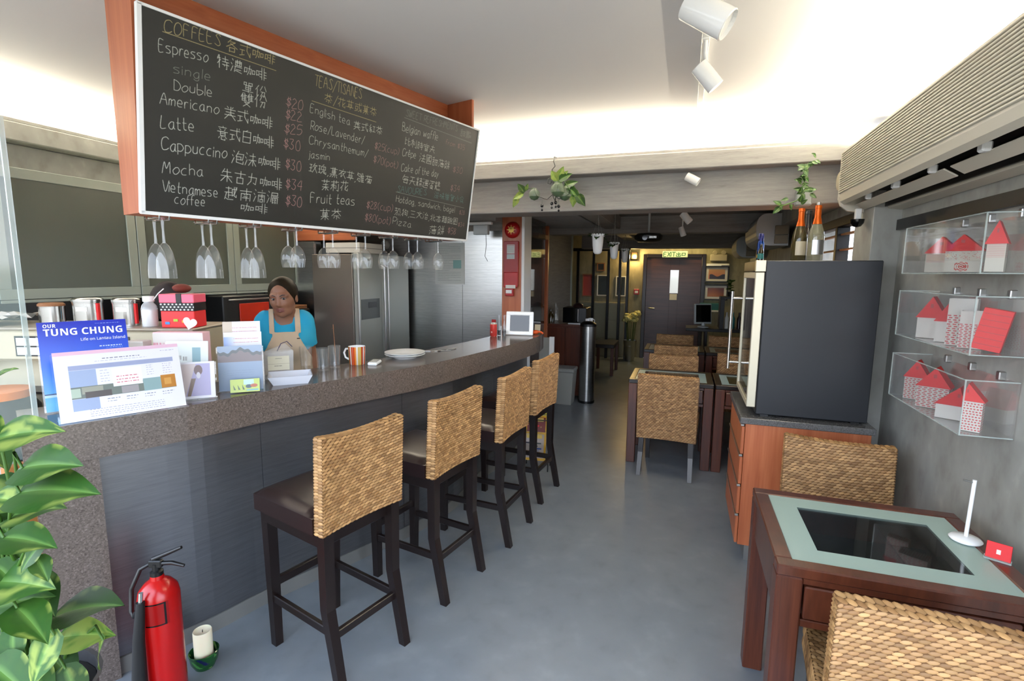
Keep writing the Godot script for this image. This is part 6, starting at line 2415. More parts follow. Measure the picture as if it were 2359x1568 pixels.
	b.bx(-0.06, 0.06, 0, 0.14, 0, 0.07, 0.006)
	part(b, "box", mat("brass_dark", Color(0.16, 0.11, 0.02), 0.4), t)
	b = MB.new()
	b.ball(V(0, 0.05, 0.075), V(0.022, 0.022, 0.012), 12, 8)
	var gl := mat("bulb_glow", Color(1, 0.85, 0.5), 0.4)
	gl.emission_enabled = true
	gl.emission = Color(1.0, 0.75, 0.35)
	gl.emission_energy_multiplier = 4.0
	part(b, "bulb", gl, t)
	var ol := OmniLight3D.new()
	ol.name = "wall_lamp_light"
	ol.light_color = Color(1.0, 0.84, 0.55)
	ol.light_energy = 0.35
	ol.omni_range = 12.0
	ol.omni_attenuation = 2.0
	ol.light_size = 0.03
	ol.shadow_enabled = true
	add_child(ol)
	ol.position = V(-0.965, 2.0, -10.27)
	# warm tube lamp over the end door, behind the last beam
	t = thing("ceiling_tube", "tube lamp on the rear ceiling hidden behind the last beam", "lamp", V(-0.2, 2.395, -10.05))
	b = MB.new()
	b.bx(-0.62, 0.62, 0.0, 0.025, -0.03, 0.03, 0.003)
	part(b, "batten", M.white, t)
	b = MB.new()
	b.tube([V(-0.6, -0.015, 0), V(0.6, -0.015, 0)], 0.013, 10)
	part(b, "tube", M.tube_light, t)
	area("ceiling_tube_light", V(-0.2, 2.36, -10.05), Vector2(1.2, 0.03), Basis(Vector3(1, 0, 0), -PI / 2), 1.0, Color(1.0, 0.90, 0.62))
	# pictures and cupboards behind the glazed partition
	for e in [[-1.88, 1.20, 0.22, 0.46, "orange print in a gilt frame behind the glazed partition", M.bread, M.hot_orange], [-1.56, 1.22, 0.25, 0.42, "white framed double picture behind the glazed partition", M.white, M.dark_frame], [-1.21, 1.22, 0.2, 0.40, "white framed dark picture behind the glazed partition, nearest the flowers", M.white, M.dark_frame], [-1.62, 1.72, 0.16, 0.16, "small dark red square picture high behind the glazed partition", M.bread, M.dark_red]]:
		t = thing("framed_picture", e[4], "picture", V(e[0], e[1], -10.4))
		var w: float = e[2] / 2
		var hh: float = e[3]
		b = MB.new()
		b.bx(-w, w, 0, 0.02, 0, 0.02)
		b.bx(-w, w, hh - 0.02, hh, 0, 0.02)
		b.bx(-w, -w + 0.02, 0.02, hh - 0.02, 0, 0.02)
		b.bx(w - 0.02, w, 0.02, hh - 0.02, 0, 0.02)
		part(b, "frame", e[5], t)
		b = MB.new()
		b.bx(-w + 0.02, w - 0.02, 0.02, hh - 0.02, 0.002, 0.008)
		part(b, "print", e[6], t)
	t = thing("low_cupboard", "pale low cupboard with shelves behind the glazed partition", "cupboard", V(-1.6, 0, -10.3))
	b = MB.new()
	b.bx(-0.42, 0.5, 0, 1.1, -0.09, 0.06, 0.004)
	part(b, "body", mat("grey_beige", Color(0.52, 0.50, 0.42), 0.6), t)
	for k in 3:
		b = MB.new()
		b.bx(-0.41, 0.49, 0.03 + k * 0.355, 0.375 + k * 0.355, 0.06, 0.075, 0.003)
		part(b, "drawer", M.grey_beige, t)
	# galvanised vase with yellow flowers
	t = thing("flower_vase", "tall galvanised vase of pale yellow flowers beside the end door", "vase", V(-0.945, 0, -9.93))
	b = MB.new()
	b.lathe([Vector2(0, 0), Vector2(0.085, 0), Vector2(0.09, 0.015), Vector2(0.125, 0.40), Vector2(0.13, 0.405), Vector2(0.12, 0.405), Vector2(0.08, 0.05), Vector2(0, 0.05)], 28)
	part(b, "vase", M.satin, t)
	b = MB.new()
	b.lathe([Vector2(0.114, 0.29), Vector2(0.119, 0.295), Vector2(0.116, 0.305)], 28)
	part(b, "hoop", M.satin, t)
	var r2 := RandomNumberGenerator.new()
	r2.seed = 5
	for k in 9:
		var a := r2.randf() * TAU
		var r := r2.randf_range(0.02, 0.13)
		var tip := V(cos(a) * r, r2.randf_range(0.72, 0.95), sin(a) * r)
		b = MB.new()
		b.tube([V(cos(a) * 0.03, 0.06, sin(a) * 0.03), V(cos(a) * r * 0.6, 0.45, sin(a) * r * 0.6), tip], 0.006, 6)
		part(b, "stem", mat("stem_green", Color(0.15, 0.28, 0.06), 0.6), t)
		b = MB.new()
		for q in 9:
			var dd := V(r2.randf_range(-1, 1), r2.randf_range(-0.5, 1), r2.randf_range(-1, 1)).normalized()
			b.ball(tip + dd * 0.036, V(0.036, 0.03, 0.036), 8, 6)
		part(b, "flower", mat("pale_yellow", Color(0.82, 0.78, 0.50), 0.7), t)
	# desk with monitor and rack
	t = thing("computer_desk", "dark desk carrying the monitor near the end door", "desk", V(0.47, 0, -8.55))
	b = MB.new()
	b.bx(-0.42, 0.6, 0.80, 0.845, -0.25, 0.25, 0.004)
	part(b, "top", M.dark_frame, t)
	for x in [-0.12, 0.56]:
		b = MB.new()
		b.bx(x - 0.02, x + 0.02, 0, 0.80, -0.2, 0.2, 0.004)
		part(b, "leg_panel", M.dark_frame, t)
	b = MB.new()
	b.bx(-0.1, 0.54, 0.45, 0.48, -0.2, 0.2)
	part(b, "shelf", M.black, t)
	t = thing("computer_monitor", "pale old-style flat monitor turned sideways on the dark desk", "monitor", V(0.31, 0.845, -8.55), 0.45)
	b = MB.new()
	b.lathe([Vector2(0, 0), Vector2(0.085, 0), Vector2(0.085, 0.012), Vector2(0.03, 0.025), Vector2(0.025, 0.07), Vector2(0, 0.07)], 20)
	part(b, "foot", M.ac_grey, t)
	b = MB.new()
	b.at(V(0, 0.05, 0), Basis(Vector3(1, 0, 0), -0.1)).bx(-0.14, 0.14, 0, 0.32, -0.05, 0.0, 0.01)
	part(b, "case", M.ac_grey, t)
	b = MB.new()
	b.at(V(0, 0.05, 0), Basis(Vector3(1, 0, 0), -0.1)).bx(-0.122, 0.122, 0.03, 0.30, 0.0, 0.003)
	part(b, "screen", M.gloss_black, t)
	t = thing("shelf_rack", "dark rack with bottles and boxes on the desk behind the monitor", "rack", V(0.78, 0.845, -8.55))
	b = MB.new()
	b.bx(-0.25, -0.19, 0, 0.46, -0.2, 0.2, 0.003)
	b.bx(0.22, 0.27, 0, 0.46, -0.2, 0.2, 0.003)
	b.bx(-0.25, 0.27, 0.46, 0.49, -0.2, 0.2, 0.003)
	part(b, "frame", M.dark_frame, t)
	var cs := ["paper", "teal_print", "dark_red", "cream"]
	for k in 4:
		b = MB.new()
		b.lathe([Vector2(0, 0), Vector2(0.032, 0), Vector2(0.032, 0.16), Vector2(0.014, 0.20), Vector2(0.014, 0.25), Vector2(0, 0.25)], 14)
		single(b, "rack_bottle", M[cs[k]], "%s bottle standing in the dark rack by the monitor" % ["white", "teal", "dark red", "cream"][k], "bottle", V(0.64 + k * 0.09, 0.845, -8.5))
	t = thing("teal_box", "teal and white box on a shelf below the lower framed picture", "box", V(0.46, 1.0, -10.36))
	b = MB.new()
	b.bx(-0.17, 0.17, 0.0, 0.13, -0.03, 0.08, 0.004)
	part(b, "box", M.teal_print, t)
	b = MB.new()
	b.bx(-0.18, 0.18, -0.03, 0.0, -0.04, 0.1, 0.003)
	part(b, "shelf", M.white, t)
	# microwave stand group
	t = thing("sideboard", "dark wood sideboard carrying the microwave by the rear wall", "sideboard", V(-1.475, 0, -6.86))
	b = MB.new()
	b.bx(-0.25, 0.25, 0.04, 0.97, -0.24, 0.24, 0.004)
	part(b, "body", M.walnut_v, t)
	b = MB.new()
	b.bx(-0.27, 0.27, 0.97, 1.0, -0.26, 0.26, 0.004)
	part(b, "top", M.walnut, t)
	for k in 2:
		b = MB.new()
		b.bx(-0.245 + k * 0.246, -0.003 + k * 0.246, 0.06, 0.95, 0.24, 0.255, 0.003)
		part(b, "door", M.walnut_v, t)
	t = thing("microwave_oven", "black microwave oven on the dark sideboard", "microwave", V(-1.38, 1.0, -6.88))
	b = MB.new()
	b.bx(-0.16, 0.16, 0.012, 0.215, -0.17, 0.17, 0.006)
	part(b, "body", M.black, t)
	b = MB.new()
	b.bx(-0.155, 0.06, 0.02, 0.21, 0.17, 0.182, 0.004)
	var md := part(b, "door", M.gloss_black, t)
	b = MB.new()
	b.bx(0.05, 0.058, 0.03, 0.2, 0.182, 0.2, 0.002)
	part(b, "handle", M.satin, md)
	b = MB.new()
	b.bx(-0.08, 0.09, 0.0, 0.012, 0.12, 0.2, 0.002)
	part(b, "tray_edge", M.satin, t)
	b = MB.new()
	b.lathe([Vector2(0, 0.055), Vector2(0.02, 0.054), Vector2(0.06, 0.03), Vector2(0.075, 0.0), Vector2(0.0, 0.0)].map(func(p): return p) if false else [Vector2(0, 0), Vector2(0.078, 0), Vector2(0.066, 0.032), Vector2(0.03, 0.056), Vector2(0, 0.06)], 22)
	single(b, "bowl_cover", M.dark_red, "dark red dome cover on top of the microwave", "bowl", V(-1.36, 1.216, -6.86))
	for k in 2:
		t = thing("coffee_mug", ["white mug nearest the steel bin on the sideboard", "white mug behind the other one on the sideboard"][k], "mug", V(-1.195 + k * 0.02, 1.0, -6.70 - k * 0.1))
		b = MB.new()
		b.lathe([Vector2(0, 0), Vector2(0.03, 0), Vector2(0.034, 0.075), Vector2(0.031, 0.075), Vector2(0.028, 0.006), Vector2(0, 0.006)], 18)
		part(b, "cup", M.gloss_white, t)
		b = MB.new()
		b.tube([V(0.032, 0.06, 0), V(0.055, 0.055, 0), V(0.055, 0.025, 0), V(0.031, 0.018, 0)], 0.0045, 6)
		part(b, "handle", M.gloss_white, t)
	for k in 4:
		var hh: float = [0.19, 0.28, 0.15, 0.22][k]
		b = MB.new()
		b.lathe([Vector2(0, 0), Vector2(0.026, 0), Vector2(0.026, hh * 0.6), Vector2(0.01, hh * 0.75), Vector2(0.01, hh), Vector2(0, hh)], 14)
		single(b, "liquor_bottle", M.wineglass if k % 2 else M.wine, "%s on the sideboard left of the microwave" % ["short dark bottle", "tallest clear bottle", "smallest dark bottle", "medium clear bottle"][k], "bottle", V(-1.70 + (k % 2) * 0.07, 1.0, -6.68 - (k / 2) * 0.1))
	t = thing("pedal_bin", "tall round steel bin beside the dark sideboard", "bin", V(-1.15, 0, -6.49))
	b = MB.new()
	b.lathe([Vector2(0, 0), Vector2(0.105, 0), Vector2(0.105, 0.03)], 28)
	part(b, "base", M.black, t)
	b = MB.new()
	b.lathe([Vector2(0.10, 0.03), Vector2(0.10, 1.0), Vector2(0.0, 1.0)], 32)
	part(b, "body", M.steel, t)
	b = MB.new()
	b.lathe([Vector2(0.104, 1.0), Vector2(0.104, 1.03), Vector2(0.06, 1.06), Vector2(0, 1.065)], 28)
	part(b, "lid", M.black, t)
	t = thing("plastic_bin", "pale grey plastic bin with lid in front of the sideboard", "bin", V(-1.41, 0, -6.36))
	b = MB.new()
	for k in 4:
		var a := k * PI / 2
		b.xf = Transform3D(Basis(Vector3.UP, a), Vector3.ZERO)
		b.quad(V(-0.105, 0, 0.105), V(0.105, 0, 0.105), V(0.13, 0.42, 0.13), V(-0.13, 0.42, 0.13))
	b.xf = Transform3D()
	b.qo(V(-0.105, 0, -0.105), V(0.105, 0, -0.105), V(0.105, 0, 0.105), V(-0.105, 0, 0.105), Vector3.DOWN)
	part(b, "bucket", M.grey_plastic, t)
	b = MB.new()
	b.bx(-0.14, 0.14, 0.42, 0.47, -0.14, 0.14, 0.012)
	part(b, "lid", M.grey_plastic, t)
	t = thing("dark_bench", "dark wooden bench seat behind the steel bin", "bench", V(-1.2, 0, -8.6))
	b = MB.new()
	b.bx(-0.22, 0.16, 0.46, 0.52, -0.35, 0.3, 0.005)
	part(b, "seat", M.espresso, t)
	for x in [-0.19, 0.13]:
		for z in [-0.32, 0.27]:
			b = MB.new()
			b.bx(x - 0.025, x + 0.025, 0, 0.46, z - 0.025, z + 0.025, 0.003)
			part(b, "leg", M.walnut_v, t)
	t = thing("leaning_board", "white-edged panel leaning near the end of the bar", "panel", V(-1.50, 0, -5.62))
	b = MB.new()
	b.bx(-0.06, 0.10, 0.02, 0.94, -0.02, 0.0, 0.002)
	part(b, "panel", M.grey_plastic, t)
	b = MB.new()
	b.bx(0.06, 0.115, 0.0, 0.95, -0.03, 0.01, 0.004)
	part(b, "edge", M.gloss_white, t)
	# magazine rack at the end of the bar
	t = thing("magazine_rack", "black wire magazine rack beyond the last bar stool", "magazine rack", V(-1.135, 0, -4.06), 0.12)
	b = MB.new()
	for x in [-0.105, 0.105]:
		b.tube([V(x, 0.0, 0.05), V(x, 0.10, 0.04), V(x, 0.62, -0.07)], 0.006, 6)
		b.tube([V(x, 0.0, -0.1), V(x, 0.62, -0.07)], 0.006, 6)
	for y in [0.11, 0.27, 0.43]:
		b.tube([V(-0.105, y, 0.075 - y * 0.2), V(0.105, y, 0.075 - y * 0.2)], 0.005, 6)
	part(b, "frame", M.black, t)
	var cols := [[Color(0.85, 0.66, 0.05), Color(0.75, 0.70, 0.66)], [Color(0.85, 0.66, 0.05), Color(0.45, 0.08, 0.06)], [Color(0.30, 0.45, 0.62), Color(0.80, 0.75, 0.20)], [Color(0.50, 0.52, 0.42), Color(0.70, 0.70, 0.72)]]
	for k in 4:
		im = blank(96, 128, cols[k][0])
		rect(im, 0.08, 0.08, 0.84, 0.84, cols[k][1])
		rect(im, 0.12, 0.1, 0.7, 0.14, cols[k][0].lightened(0.3))
		for q in 14:
			rect(im, r2.randf_range(0.1, 0.7), r2.randf_range(0.3, 0.85), r2.randf_range(0.05, 0.25), 0.05, Color(r2.randf(), r2.randf() * 0.8, r2.randf() * 0.8))
		b = MB.new()
		b.bx(-0.095, 0.095, 0, 0.24, -0.004, 0.004)
		var mg := thing("magazine", ["yellow-bordered magazine in the lowest pocket of the rack", "yellow-bordered red magazine second from the bottom of the rack", "blue magazine in the middle of the rack", "olive magazine at the top of the rack"][k], "magazine", V(-1.135, 0.10 + k * 0.135, -3.99 - k * 0.045), 0.12, "magazines in the rack")
		part(b, "pages", M.paper, mg)
		b = MB.new()
		b.quad(V(-0.095, 0, 0.0045), V(0.095, 0, 0.0045), V(0.095, 0.24, 0.0045), V(-0.095, 0.24, 0.0045))
		part(b, "cover", print_mat("magazine_%d" % k, im, 0.25), mg)
		mg.rotation.x = -0.2
# ---------------------------------------------------------------- things standing on the bar
func leaning(called: String, label: String, cat: String, at: Vector3, turn: float, w: float, hgt: float, lean: float, face: Material, holder := true) -> Node3D:
	# printed sheet in a clear acrylic stand, leaning back
	var t := thing(called, label, cat, at, turn)
	var bs := Basis(Vector3(1, 0, 0), -lean)
	var b := MB.new()
	b.at(V(0, 0.004, 0), bs).bx(-w / 2, w / 2, 0, hgt, -0.0012, 0.0012)
	part(b, "sheet", M.paper, t)
	b = MB.new()
	b.at(V(0, 0.004, 0), bs).quad(V(-w / 2, 0, 0.0016), V(w / 2, 0, 0.0016), V(w / 2, hgt, 0.0016), V(-w / 2, hgt, 0.0016))
	part(b, "print", face, t)
	if holder:
		b = MB.new()
		b.at(V(0, 0.004, 0), bs).bx(-w / 2 - 0.006, w / 2 + 0.006, 0, hgt * 0.98, -0.005, -0.003)
		part(b, "back_plate", M.acrylic, t)
		b = MB.new()
		b.bx(-w / 2 - 0.006, w / 2 + 0.006, 0, 0.003, -sin(lean) * hgt, 0.02)
		part(b, "foot_plate", M.acrylic, t)
		b = MB.new()
		var k := V(0, cos(lean) * hgt * 0.9, -sin(lean) * hgt * 0.9 - 0.004)
		b.tube([V(0, 0.002, -sin(lean) * hgt), k], 0.003, 5)
		part(b, "prop", M.acrylic_edge, t)
	return t

func counter_things():
	var Y := 1.10
	var grey := Color(0.50, 0.52, 0.58)
	# blue magazine in a stand
	var im := blank(256, 360, Color(0.2, 0.4, 0.9))
	for y in 360:
		var f := y / 359.0
		var c := Color(0.10, 0.16, 0.70).lerp(Color(0.13, 0.42, 0.92), clampf(f * 2.0, 0, 1)).lerp(Color(0.40, 0.76, 0.96), clampf(f * 2.4 - 1.2, 0, 1))
		im.fill_rect(Rect2i(0, y, 256, 1), c)
	rect(im, 0, 0.80, 1, 0.015, Color(0.08, 0.25, 0.45))
	rect(im, 0, 0.815, 1, 0.03, Color(0.75, 0.88, 0.95))
	scribble(im, 0.64, 0.035, 0.28, Color(0.65, 0.75, 0.95), 0.006)
	scribble(im, 0.66, 0.30, 0.27, Color(0.9, 0.95, 1.0), 0.012)
	scribble(im, 0.74, 0.325, 0.19, Color(0.7, 0.85, 1.0), 0.007)
	var tw := 1.1
	var t := leaning("blue_magazine", "blue travel magazine in a clear stand at the left end of the bar", "magazine", V(-2.334, Y, -1.414), tw, 0.29, 0.365, 0.22, print_mat("magazine_blue", im, 0.2))
	var bold := SystemFont.new()
	bold.font_names = PackedStringArray(["Droid Sans"])
	bold.font_weight = 700
	var fine := SystemFont.new()
	fine.font_names = PackedStringArray(["Droid Sans"])
	for e in [["OUR", 0.0185, -0.128, 0.337, bold], ["TUNG CHUNG", 0.0375, -0.128, 0.298, bold], ["Life on Lantau Island", 0.0155, -0.015, 0.277, fine]]:
		var tm := TextMesh.new()
		tm.text = e[0]
		tm.font = e[4]
		tm.font_size = 48
		tm.pixel_size = e[1] / 48.0 * 1.05
		tm.depth = 0.0004
		tm.horizontal_alignment = HORIZONTAL_ALIGNMENT_LEFT
		tm.vertical_alignment = VERTICAL_ALIGNMENT_BOTTOM
		inst(tm, "title_lettering", M.white, t, Transform3D(Basis(Vector3(1, 0, 0), -0.22), V(0, 0.004, 0)) * Transform3D(Basis(), V(e[2], e[3], 0.0022)))
	# white hotel price sheet in a wire-edged stand at the very edge
	im = blank(420, 280, Color(0.91, 0.90, 0.93))
	rect(im, 0, 0, 1, 0.055, Color(0.90, 0.74, 0.80))
	scribble(im, 0.36, 0.13, 0.3, Color(0.45, 0.45, 0.5), 0.014)
	scribble(im, 0.3, 0.165, 0.42, Color(0.7, 0.7, 0.75), 0.008)
	scribble(im, 0.84, 0.09, 0.12, Color(0.6, 0.6, 0.68), 0.01)
	rect(im, 0.10, 0.21, 0.84, 0.07, Color(0.62, 0.65, 0.76))
	rect(im, 0.10, 0.28, 0.2, 0.24, Color(0.63, 0.69, 0.80))
	rect(im, 0.10, 0.52, 0.84, 0.17, Color(0.45, 0.48, 0.45))
	rect(im, 0.10, 0.54, 0.07, 0.13, Color(0.70, 0.76, 0.68))
	rect(im, 0.18, 0.53, 0.16, 0.1, Color(0.62, 0.62, 0.56))
	rect(im, 0.2, 0.60, 0.2, 0.09, Color(0.36, 0.33, 0.32))
	rect(im, 0.48, 0.58, 0.14, 0.1, Color(0.62, 0.60, 0.60))
	rect(im, 0.66, 0.50, 0.15, 0.19, Color(0.55, 0.66, 0.66))
	rect(im, 0.81, 0.48, 0.13, 0.20, Color(0.72, 0.48, 0.18))
	rect(im, 0.84, 0.53, 0.06, 0.1, Color(0.82, 0.60, 0.30))
	rect(im, 0.10, 0.69, 0.2, 0.17, Color(0.62, 0.68, 0.80))
	rect(im, 0.42, 0.30, 0.24, 0.27, Color(0.95, 0.94, 0.95))
	for k in 3:
		scribble(im, 0.45, 0.42 + k * 0.045, 0.18, Color(0.80, 0.35, 0.40), 0.012)
	for k in 5:
		scribble(im, 0.33, 0.31 + k * 0.04, 0.07, Color(0.65, 0.66, 0.72), 0.008)
		scribble(im, 0.70, 0.30 + k * 0.035, 0.06, Color(0.65, 0.66, 0.72), 0.008)
		scribble(im, 0.84, 0.30 + k * 0.035, 0.08, Color(0.65, 0.62, 0.70), 0.008)
	for k in 4:
		scribble(im, 0.36 + k * 0.15, 0.73, 0.1, grey, 0.012)
		scribble(im, 0.36 + k * 0.15, 0.77, 0.08, grey, 0.008)
	for k in 4:
		scribble(im, 0.22, 0.86 + k * 0.03, 0.6, Color(0.62, 0.62, 0.68), 0.009)
	leaning("price_sheet", "white printed price sheet with pink top edge at the front of the bar", "notice", V(-2.085, Y, -1.385), 1.12, 0.405, 0.27, 0.30, print_mat("sheet_print", im, 0.25))
	# boxes of leaflets and cards behind
	for e in [[V(-2.225, Y, -1.75), 0.34, 0.23, 0.24, 0.06, "pink and white striped box behind the price sheet", Color(0.86, 0.55, 0.60)], [V(-2.395, Y, -1.665), 0.34, 0.085, 0.20, 0.06, "small white box left of the pink striped box", Color(0.80, 0.79, 0.76)]]:
		im = blank(128, 64, Color(0.88, 0.84, 0.80))
		for k in 16:
			rect(im, k / 16.0, 0.16, 0.04 if k % 3 else 0.055, 0.7, (e[6] as Color).lerp(Color(0.86, 0.82, 0.78), 0.15 + 0.5 * float(k % 4 == 3)))
		t = thing("leaflet_box", e[5], "box", e[0], e[1])
		var w: float = e[2]
		var b := MB.new()
		b.bx(-w / 2, w / 2, 0, e[3] + 0.05, -e[4] / 2, e[4] / 2, 0.002)
		part(b, "box", mat("box_%d" % int(w * 1000), (e[6] as Color).lerp(Color(0.9, 0.85, 0.82), 0.5), 0.6), t)
		b = MB.new()
		b.quad(V(-w / 2, 0.005, e[4] / 2 + 0.0006), V(w / 2, 0.005, e[4] / 2 + 0.0006), V(w / 2, e[3] + 0.045, e[4] / 2 + 0.0006), V(-w / 2, e[3] + 0.045, e[4] / 2 + 0.0006))
		part(b, "print", print_mat("boxprint_%d" % int(w * 1000), im, 0.6), t)
	# tube-picture card behind the lavender flyer
	im = blank(160, 160, Color(0.90, 0.91, 0.88))
	rect(im, 0.62, 0.12, 0.2, 0.5, Color(0.58, 0.70, 0.72))
	rect(im, 0.66, 0.62, 0.13, 0.1, Color(0.62, 0.72, 0.72))
	for k in 3:
		scribble(im, 0.12 + k * 0.14, 0.25 + k * 0.02, 0.1, Color(0.6, 0.58, 0.55), 0.08)
	leaning("product_card", "pale card with a blue-grey tube picture behind the lavender flyer", "card", V(-2.15, Y, -1.70), 0.40, 0.185, 0.25, 0.1, print_mat("card_tube", im, 0.4))
	# lavender flyer
	im = blank(160, 200, Color(0.88, 0.87, 0.88))
	rect(im, 0.06, 0.05, 0.82, 0.88, Color(0.66, 0.62, 0.74))
	for y in 176:
		for x in 131:
			var u := x / 131.0
			var v2 := y / 176.0
			var c := Color(0.66, 0.63, 0.76)
			if u < 0.55 - 0.35 * v2:
				c = Color(0.80, 0.74, 0.72)
			if Vector2((u - 0.62) * 1.2, v2 - 0.20).length() < 0.16:
				c = Color(0.42, 0.32, 0.30)
			if Vector2((u - 0.62) * 1.5, v2 - 0.36).length() < 0.10:
				c = Color(0.80, 0.78, 0.80)
			if absf(u - 0.42 + 0.3 * (v2 - 0.6)) < 0.09 * (1.0 - v2 * 0.4) and v2 > 0.45:
				c = Color(0.50, 0.42, 0.36)
			im.set_pixel(10 + x, 10 + y, c)
	leaning("lavender_flyer", "white-bordered lavender flyer in a small stand on the bar", "flyer", V(-2.055, Y, -1.665), 0.75, 0.15, 0.165, 0.15, print_mat("flyer_lavender", im, 0.3))
	# acrylic leaflet holder with a landscape poster, letters and a green card
	im = blank(200, 220, Color(0.80, 0.84, 0.88))
	for y in 220:
		for x in 200:
			var f := y / 219.0
			var c := Color(0.62, 0.68, 0.76).lerp(Color(0.50, 0.58, 0.68), f)
			var ridge := 0.10 + 0.05 * sin(x * 0.045) + 0.02 * sin(x * 0.17)
			if f > ridge and f < 0.36:
				c = Color(0.40, 0.42, 0.42) if f < ridge + 0.07 else Color(0.55, 0.50, 0.50).lerp(Color(0.40, 0.36, 0.36), float(int(x * 7 + y * 3) % 5 == 0))
			im.set_pixel(x, y, c)
	for k in 3:
		scribble(im, 0.2, 0.55 + k * 0.05, 0.6, Color(0.45, 0.50, 0.58), 0.008)
	t = leaning("landscape_leaflet", "landscape leaflet with a lake in the acrylic holder beside the white tray", "leaflet", V(-2.0, Y, -1.86), 0.72, 0.19, 0.215, 0.10, print_mat("leaflet_lake", im, 0.3))
	for k in 2:
		im = blank(160, 180, Color(0.93, 0.92, 0.93))
		if k == 0:
			for y in 90:
				for x in 50:
					im.set_pixel(x, 20 + y, Color(0.62, 0.72, 0.92).lerp(Color(0.93, 0.92, 0.93), x / 50.0))
		else:
			rect(im, 0, 0, 0.25, 0.6, Color(0.84, 0.78, 0.70))
		for q in 2:
			scribble(im, 0.26, 0.15 + q * 0.09, 0.65, Color(0.80, 0.30, 0.38), 0.014)
		for q in 6:
			scribble(im, 0.28, 0.36 + q * 0.08, 0.5, Color(0.55, 0.55, 0.62), 0.010)
		leaning("info_letter", ["white letter with blue corner standing behind the landscape leaflet", "taller white letter with red lines behind the other letter"][k], "leaflet", V(-2.025 - k * 0.025, Y + 0.075 + k * 0.05, -1.905 - k * 0.02), 0.72, 0.165, 0.20, 0.14, print_mat("letter_%d" % k, im, 0.5), false)
	im = blank(160, 96, Color(0.72, 0.78, 0.34))
	rect(im, 0.45, 0.05, 0.35, 0.4, Color(0.72, 0.84, 0.80))
	for k in 3:
		for y in 30:
			rect(im, 0.10 + k * 0.15 + y * 0.0008, 0.45 + y * 0.012, 0.012 + y * 0.002, 0.012, Color(0.20, 0.28, 0.22))
	for y in 40:
		for x in 70:
			if Vector2((x - 20) / 18.0, (y - 20) / 14.0).length() < 1.0:
				im.set_pixel(80 + x, 34 + y, Color(0.25, 0.32, 0.34))
			if Vector2((x - 48) / 20.0, (y - 16) / 13.0).length() < 1.0:
				im.set_pixel(80 + x, 34 + y, Color(0.68, 0.35, 0.18))
	rect(im, 0.55, 0.80, 0.4, 0.12, Color(0.45, 0.66, 0.66))
	leaning("green_card", "yellow-green picture card leaning at the foot of the landscape leaflet", "card", V(-1.955, Y, -1.838), 0.72, 0.125, 0.062, 0.25, print_mat("card_green", im, 0.3), false)
	# clear bag and white tray with a name card
	t = thing("plastic_tray", "white translucent plastic tray on the bar beside the tumblers", "tray", V(-1.93, Y, -2.105), 0.75)
	var b := MB.new()
	var w0 := 0.082
	var w1 := 0.105
	var d0 := 0.066
	var d1 := 0.088
	for s in [[-1, 0], [1, 0], [0, -1], [0, 1]]:
		var q := V(s[0], 0, s[1])
		if s[0] != 0:
			b.qo(V(s[0] * w0, 0, -d0), V(s[0] * w0, 0, d0), V(s[0] * w1, 0.045, d1), V(s[0] * w1, 0.045, -d1), q)
			b.qo(V(s[0] * (w0 - 0.003), 0.003, -d0), V(s[0] * (w0 - 0.003), 0.003, d0), V(s[0] * (w1 - 0.004), 0.045, d1), V(s[0] * (w1 - 0.004), 0.045, -d1), -q)
		else:
			b.qo(V(-w0, 0, s[1] * d0), V(w0, 0, s[1] * d0), V(w1, 0.045, s[1] * d1), V(-w1, 0.045, s[1] * d1), q)
			b.qo(V(-w0, 0.003, s[1] * (d0 - 0.003)), V(w0, 0.003, s[1] * (d0 - 0.003)), V(w1, 0.045, s[1] * (d1 - 0.004)), V(-w1, 0.045, s[1] * (d1 - 0.004)), -q)
	b.qo(V(-w0, 0.002, -d0), V(w0, 0.002, -d0), V(w0, 0.002, d0), V(-w0, 0.002, d0), Vector3.UP)
	part(b, "tray", mat("milky", Color(0.80, 0.81, 0.84), 0.4), t)
	im = blank(128, 80, Color(0.88, 0.86, 0.76))
	scribble(im, 0.35, 0.15, 0.3, Color(0.4, 0.4, 0.38), 0.05)
	rect(im, 0, 0.55, 1, 0.02, Color(0.45, 0.43, 0.38))
	scribble(im, 0.3, 0.68, 0.36, Color(0.35, 0.33, 0.30), 0.06)
	leaning("name_card", "cream name card standing upright behind the white tray", "card", V(-2.03, Y + 0.047, -2.135), 0.72, 0.105, 0.075, 0.1, print_mat("card_name", im, 0.6), false)
	t = thing("clear_bag", "clear plastic bag box holding the cream name card", "plastic bag", V(-2.055, Y, -2.155), 0.72)
	b = MB.new()
	var pts := [V(-0.075, 0, 0.03), V(0.075, 0, 0.03), V(0.08, 0.15, 0.02), V(0.04, 0.19, 0.0), V(-0.02, 0.16, 0.0), V(-0.08, 0.145, 0.02)]
	b.qo(pts[0], pts[1], pts[2], pts[5], V(0, 0, 1))
	b.tri(pts[5], pts[2], pts[3])
	b.tri(pts[5], pts[3], pts[4])
	b.qo(pts[0], V(-0.075, 0, -0.03), V(-0.075, 0.15, -0.02), pts[5], V(-1, 0, 0))
	b.qo(pts[1], V(0.075, 0, -0.03), V(0.075, 0.15, -0.02), pts[2], V(1, 0, 0))
	b.qo(V(-0.075, 0, -0.03), V(0.075, 0, -0.03), V(0.075, 0.15, -0.02), V(-0.075, 0.15, -0.02), V(0, 0, -1))
	var bg := mat("cellophane", Color(0.85, 0.87, 0.88, 0.22), 0.12)
	bg.transparency = BaseMaterial3D.TRANSPARENCY_ALPHA
	part(b, "bag", bg, t)
	b = MB.new()
	b.tube([V(0.0, 0.15, 0.01), V(0.02, 0.19, 0.01), V(0.05, 0.20, 0.0), V(0.075, 0.17, 0.0)], 0.002, 5)
	part(b, "handle", M.deep_blue, t)
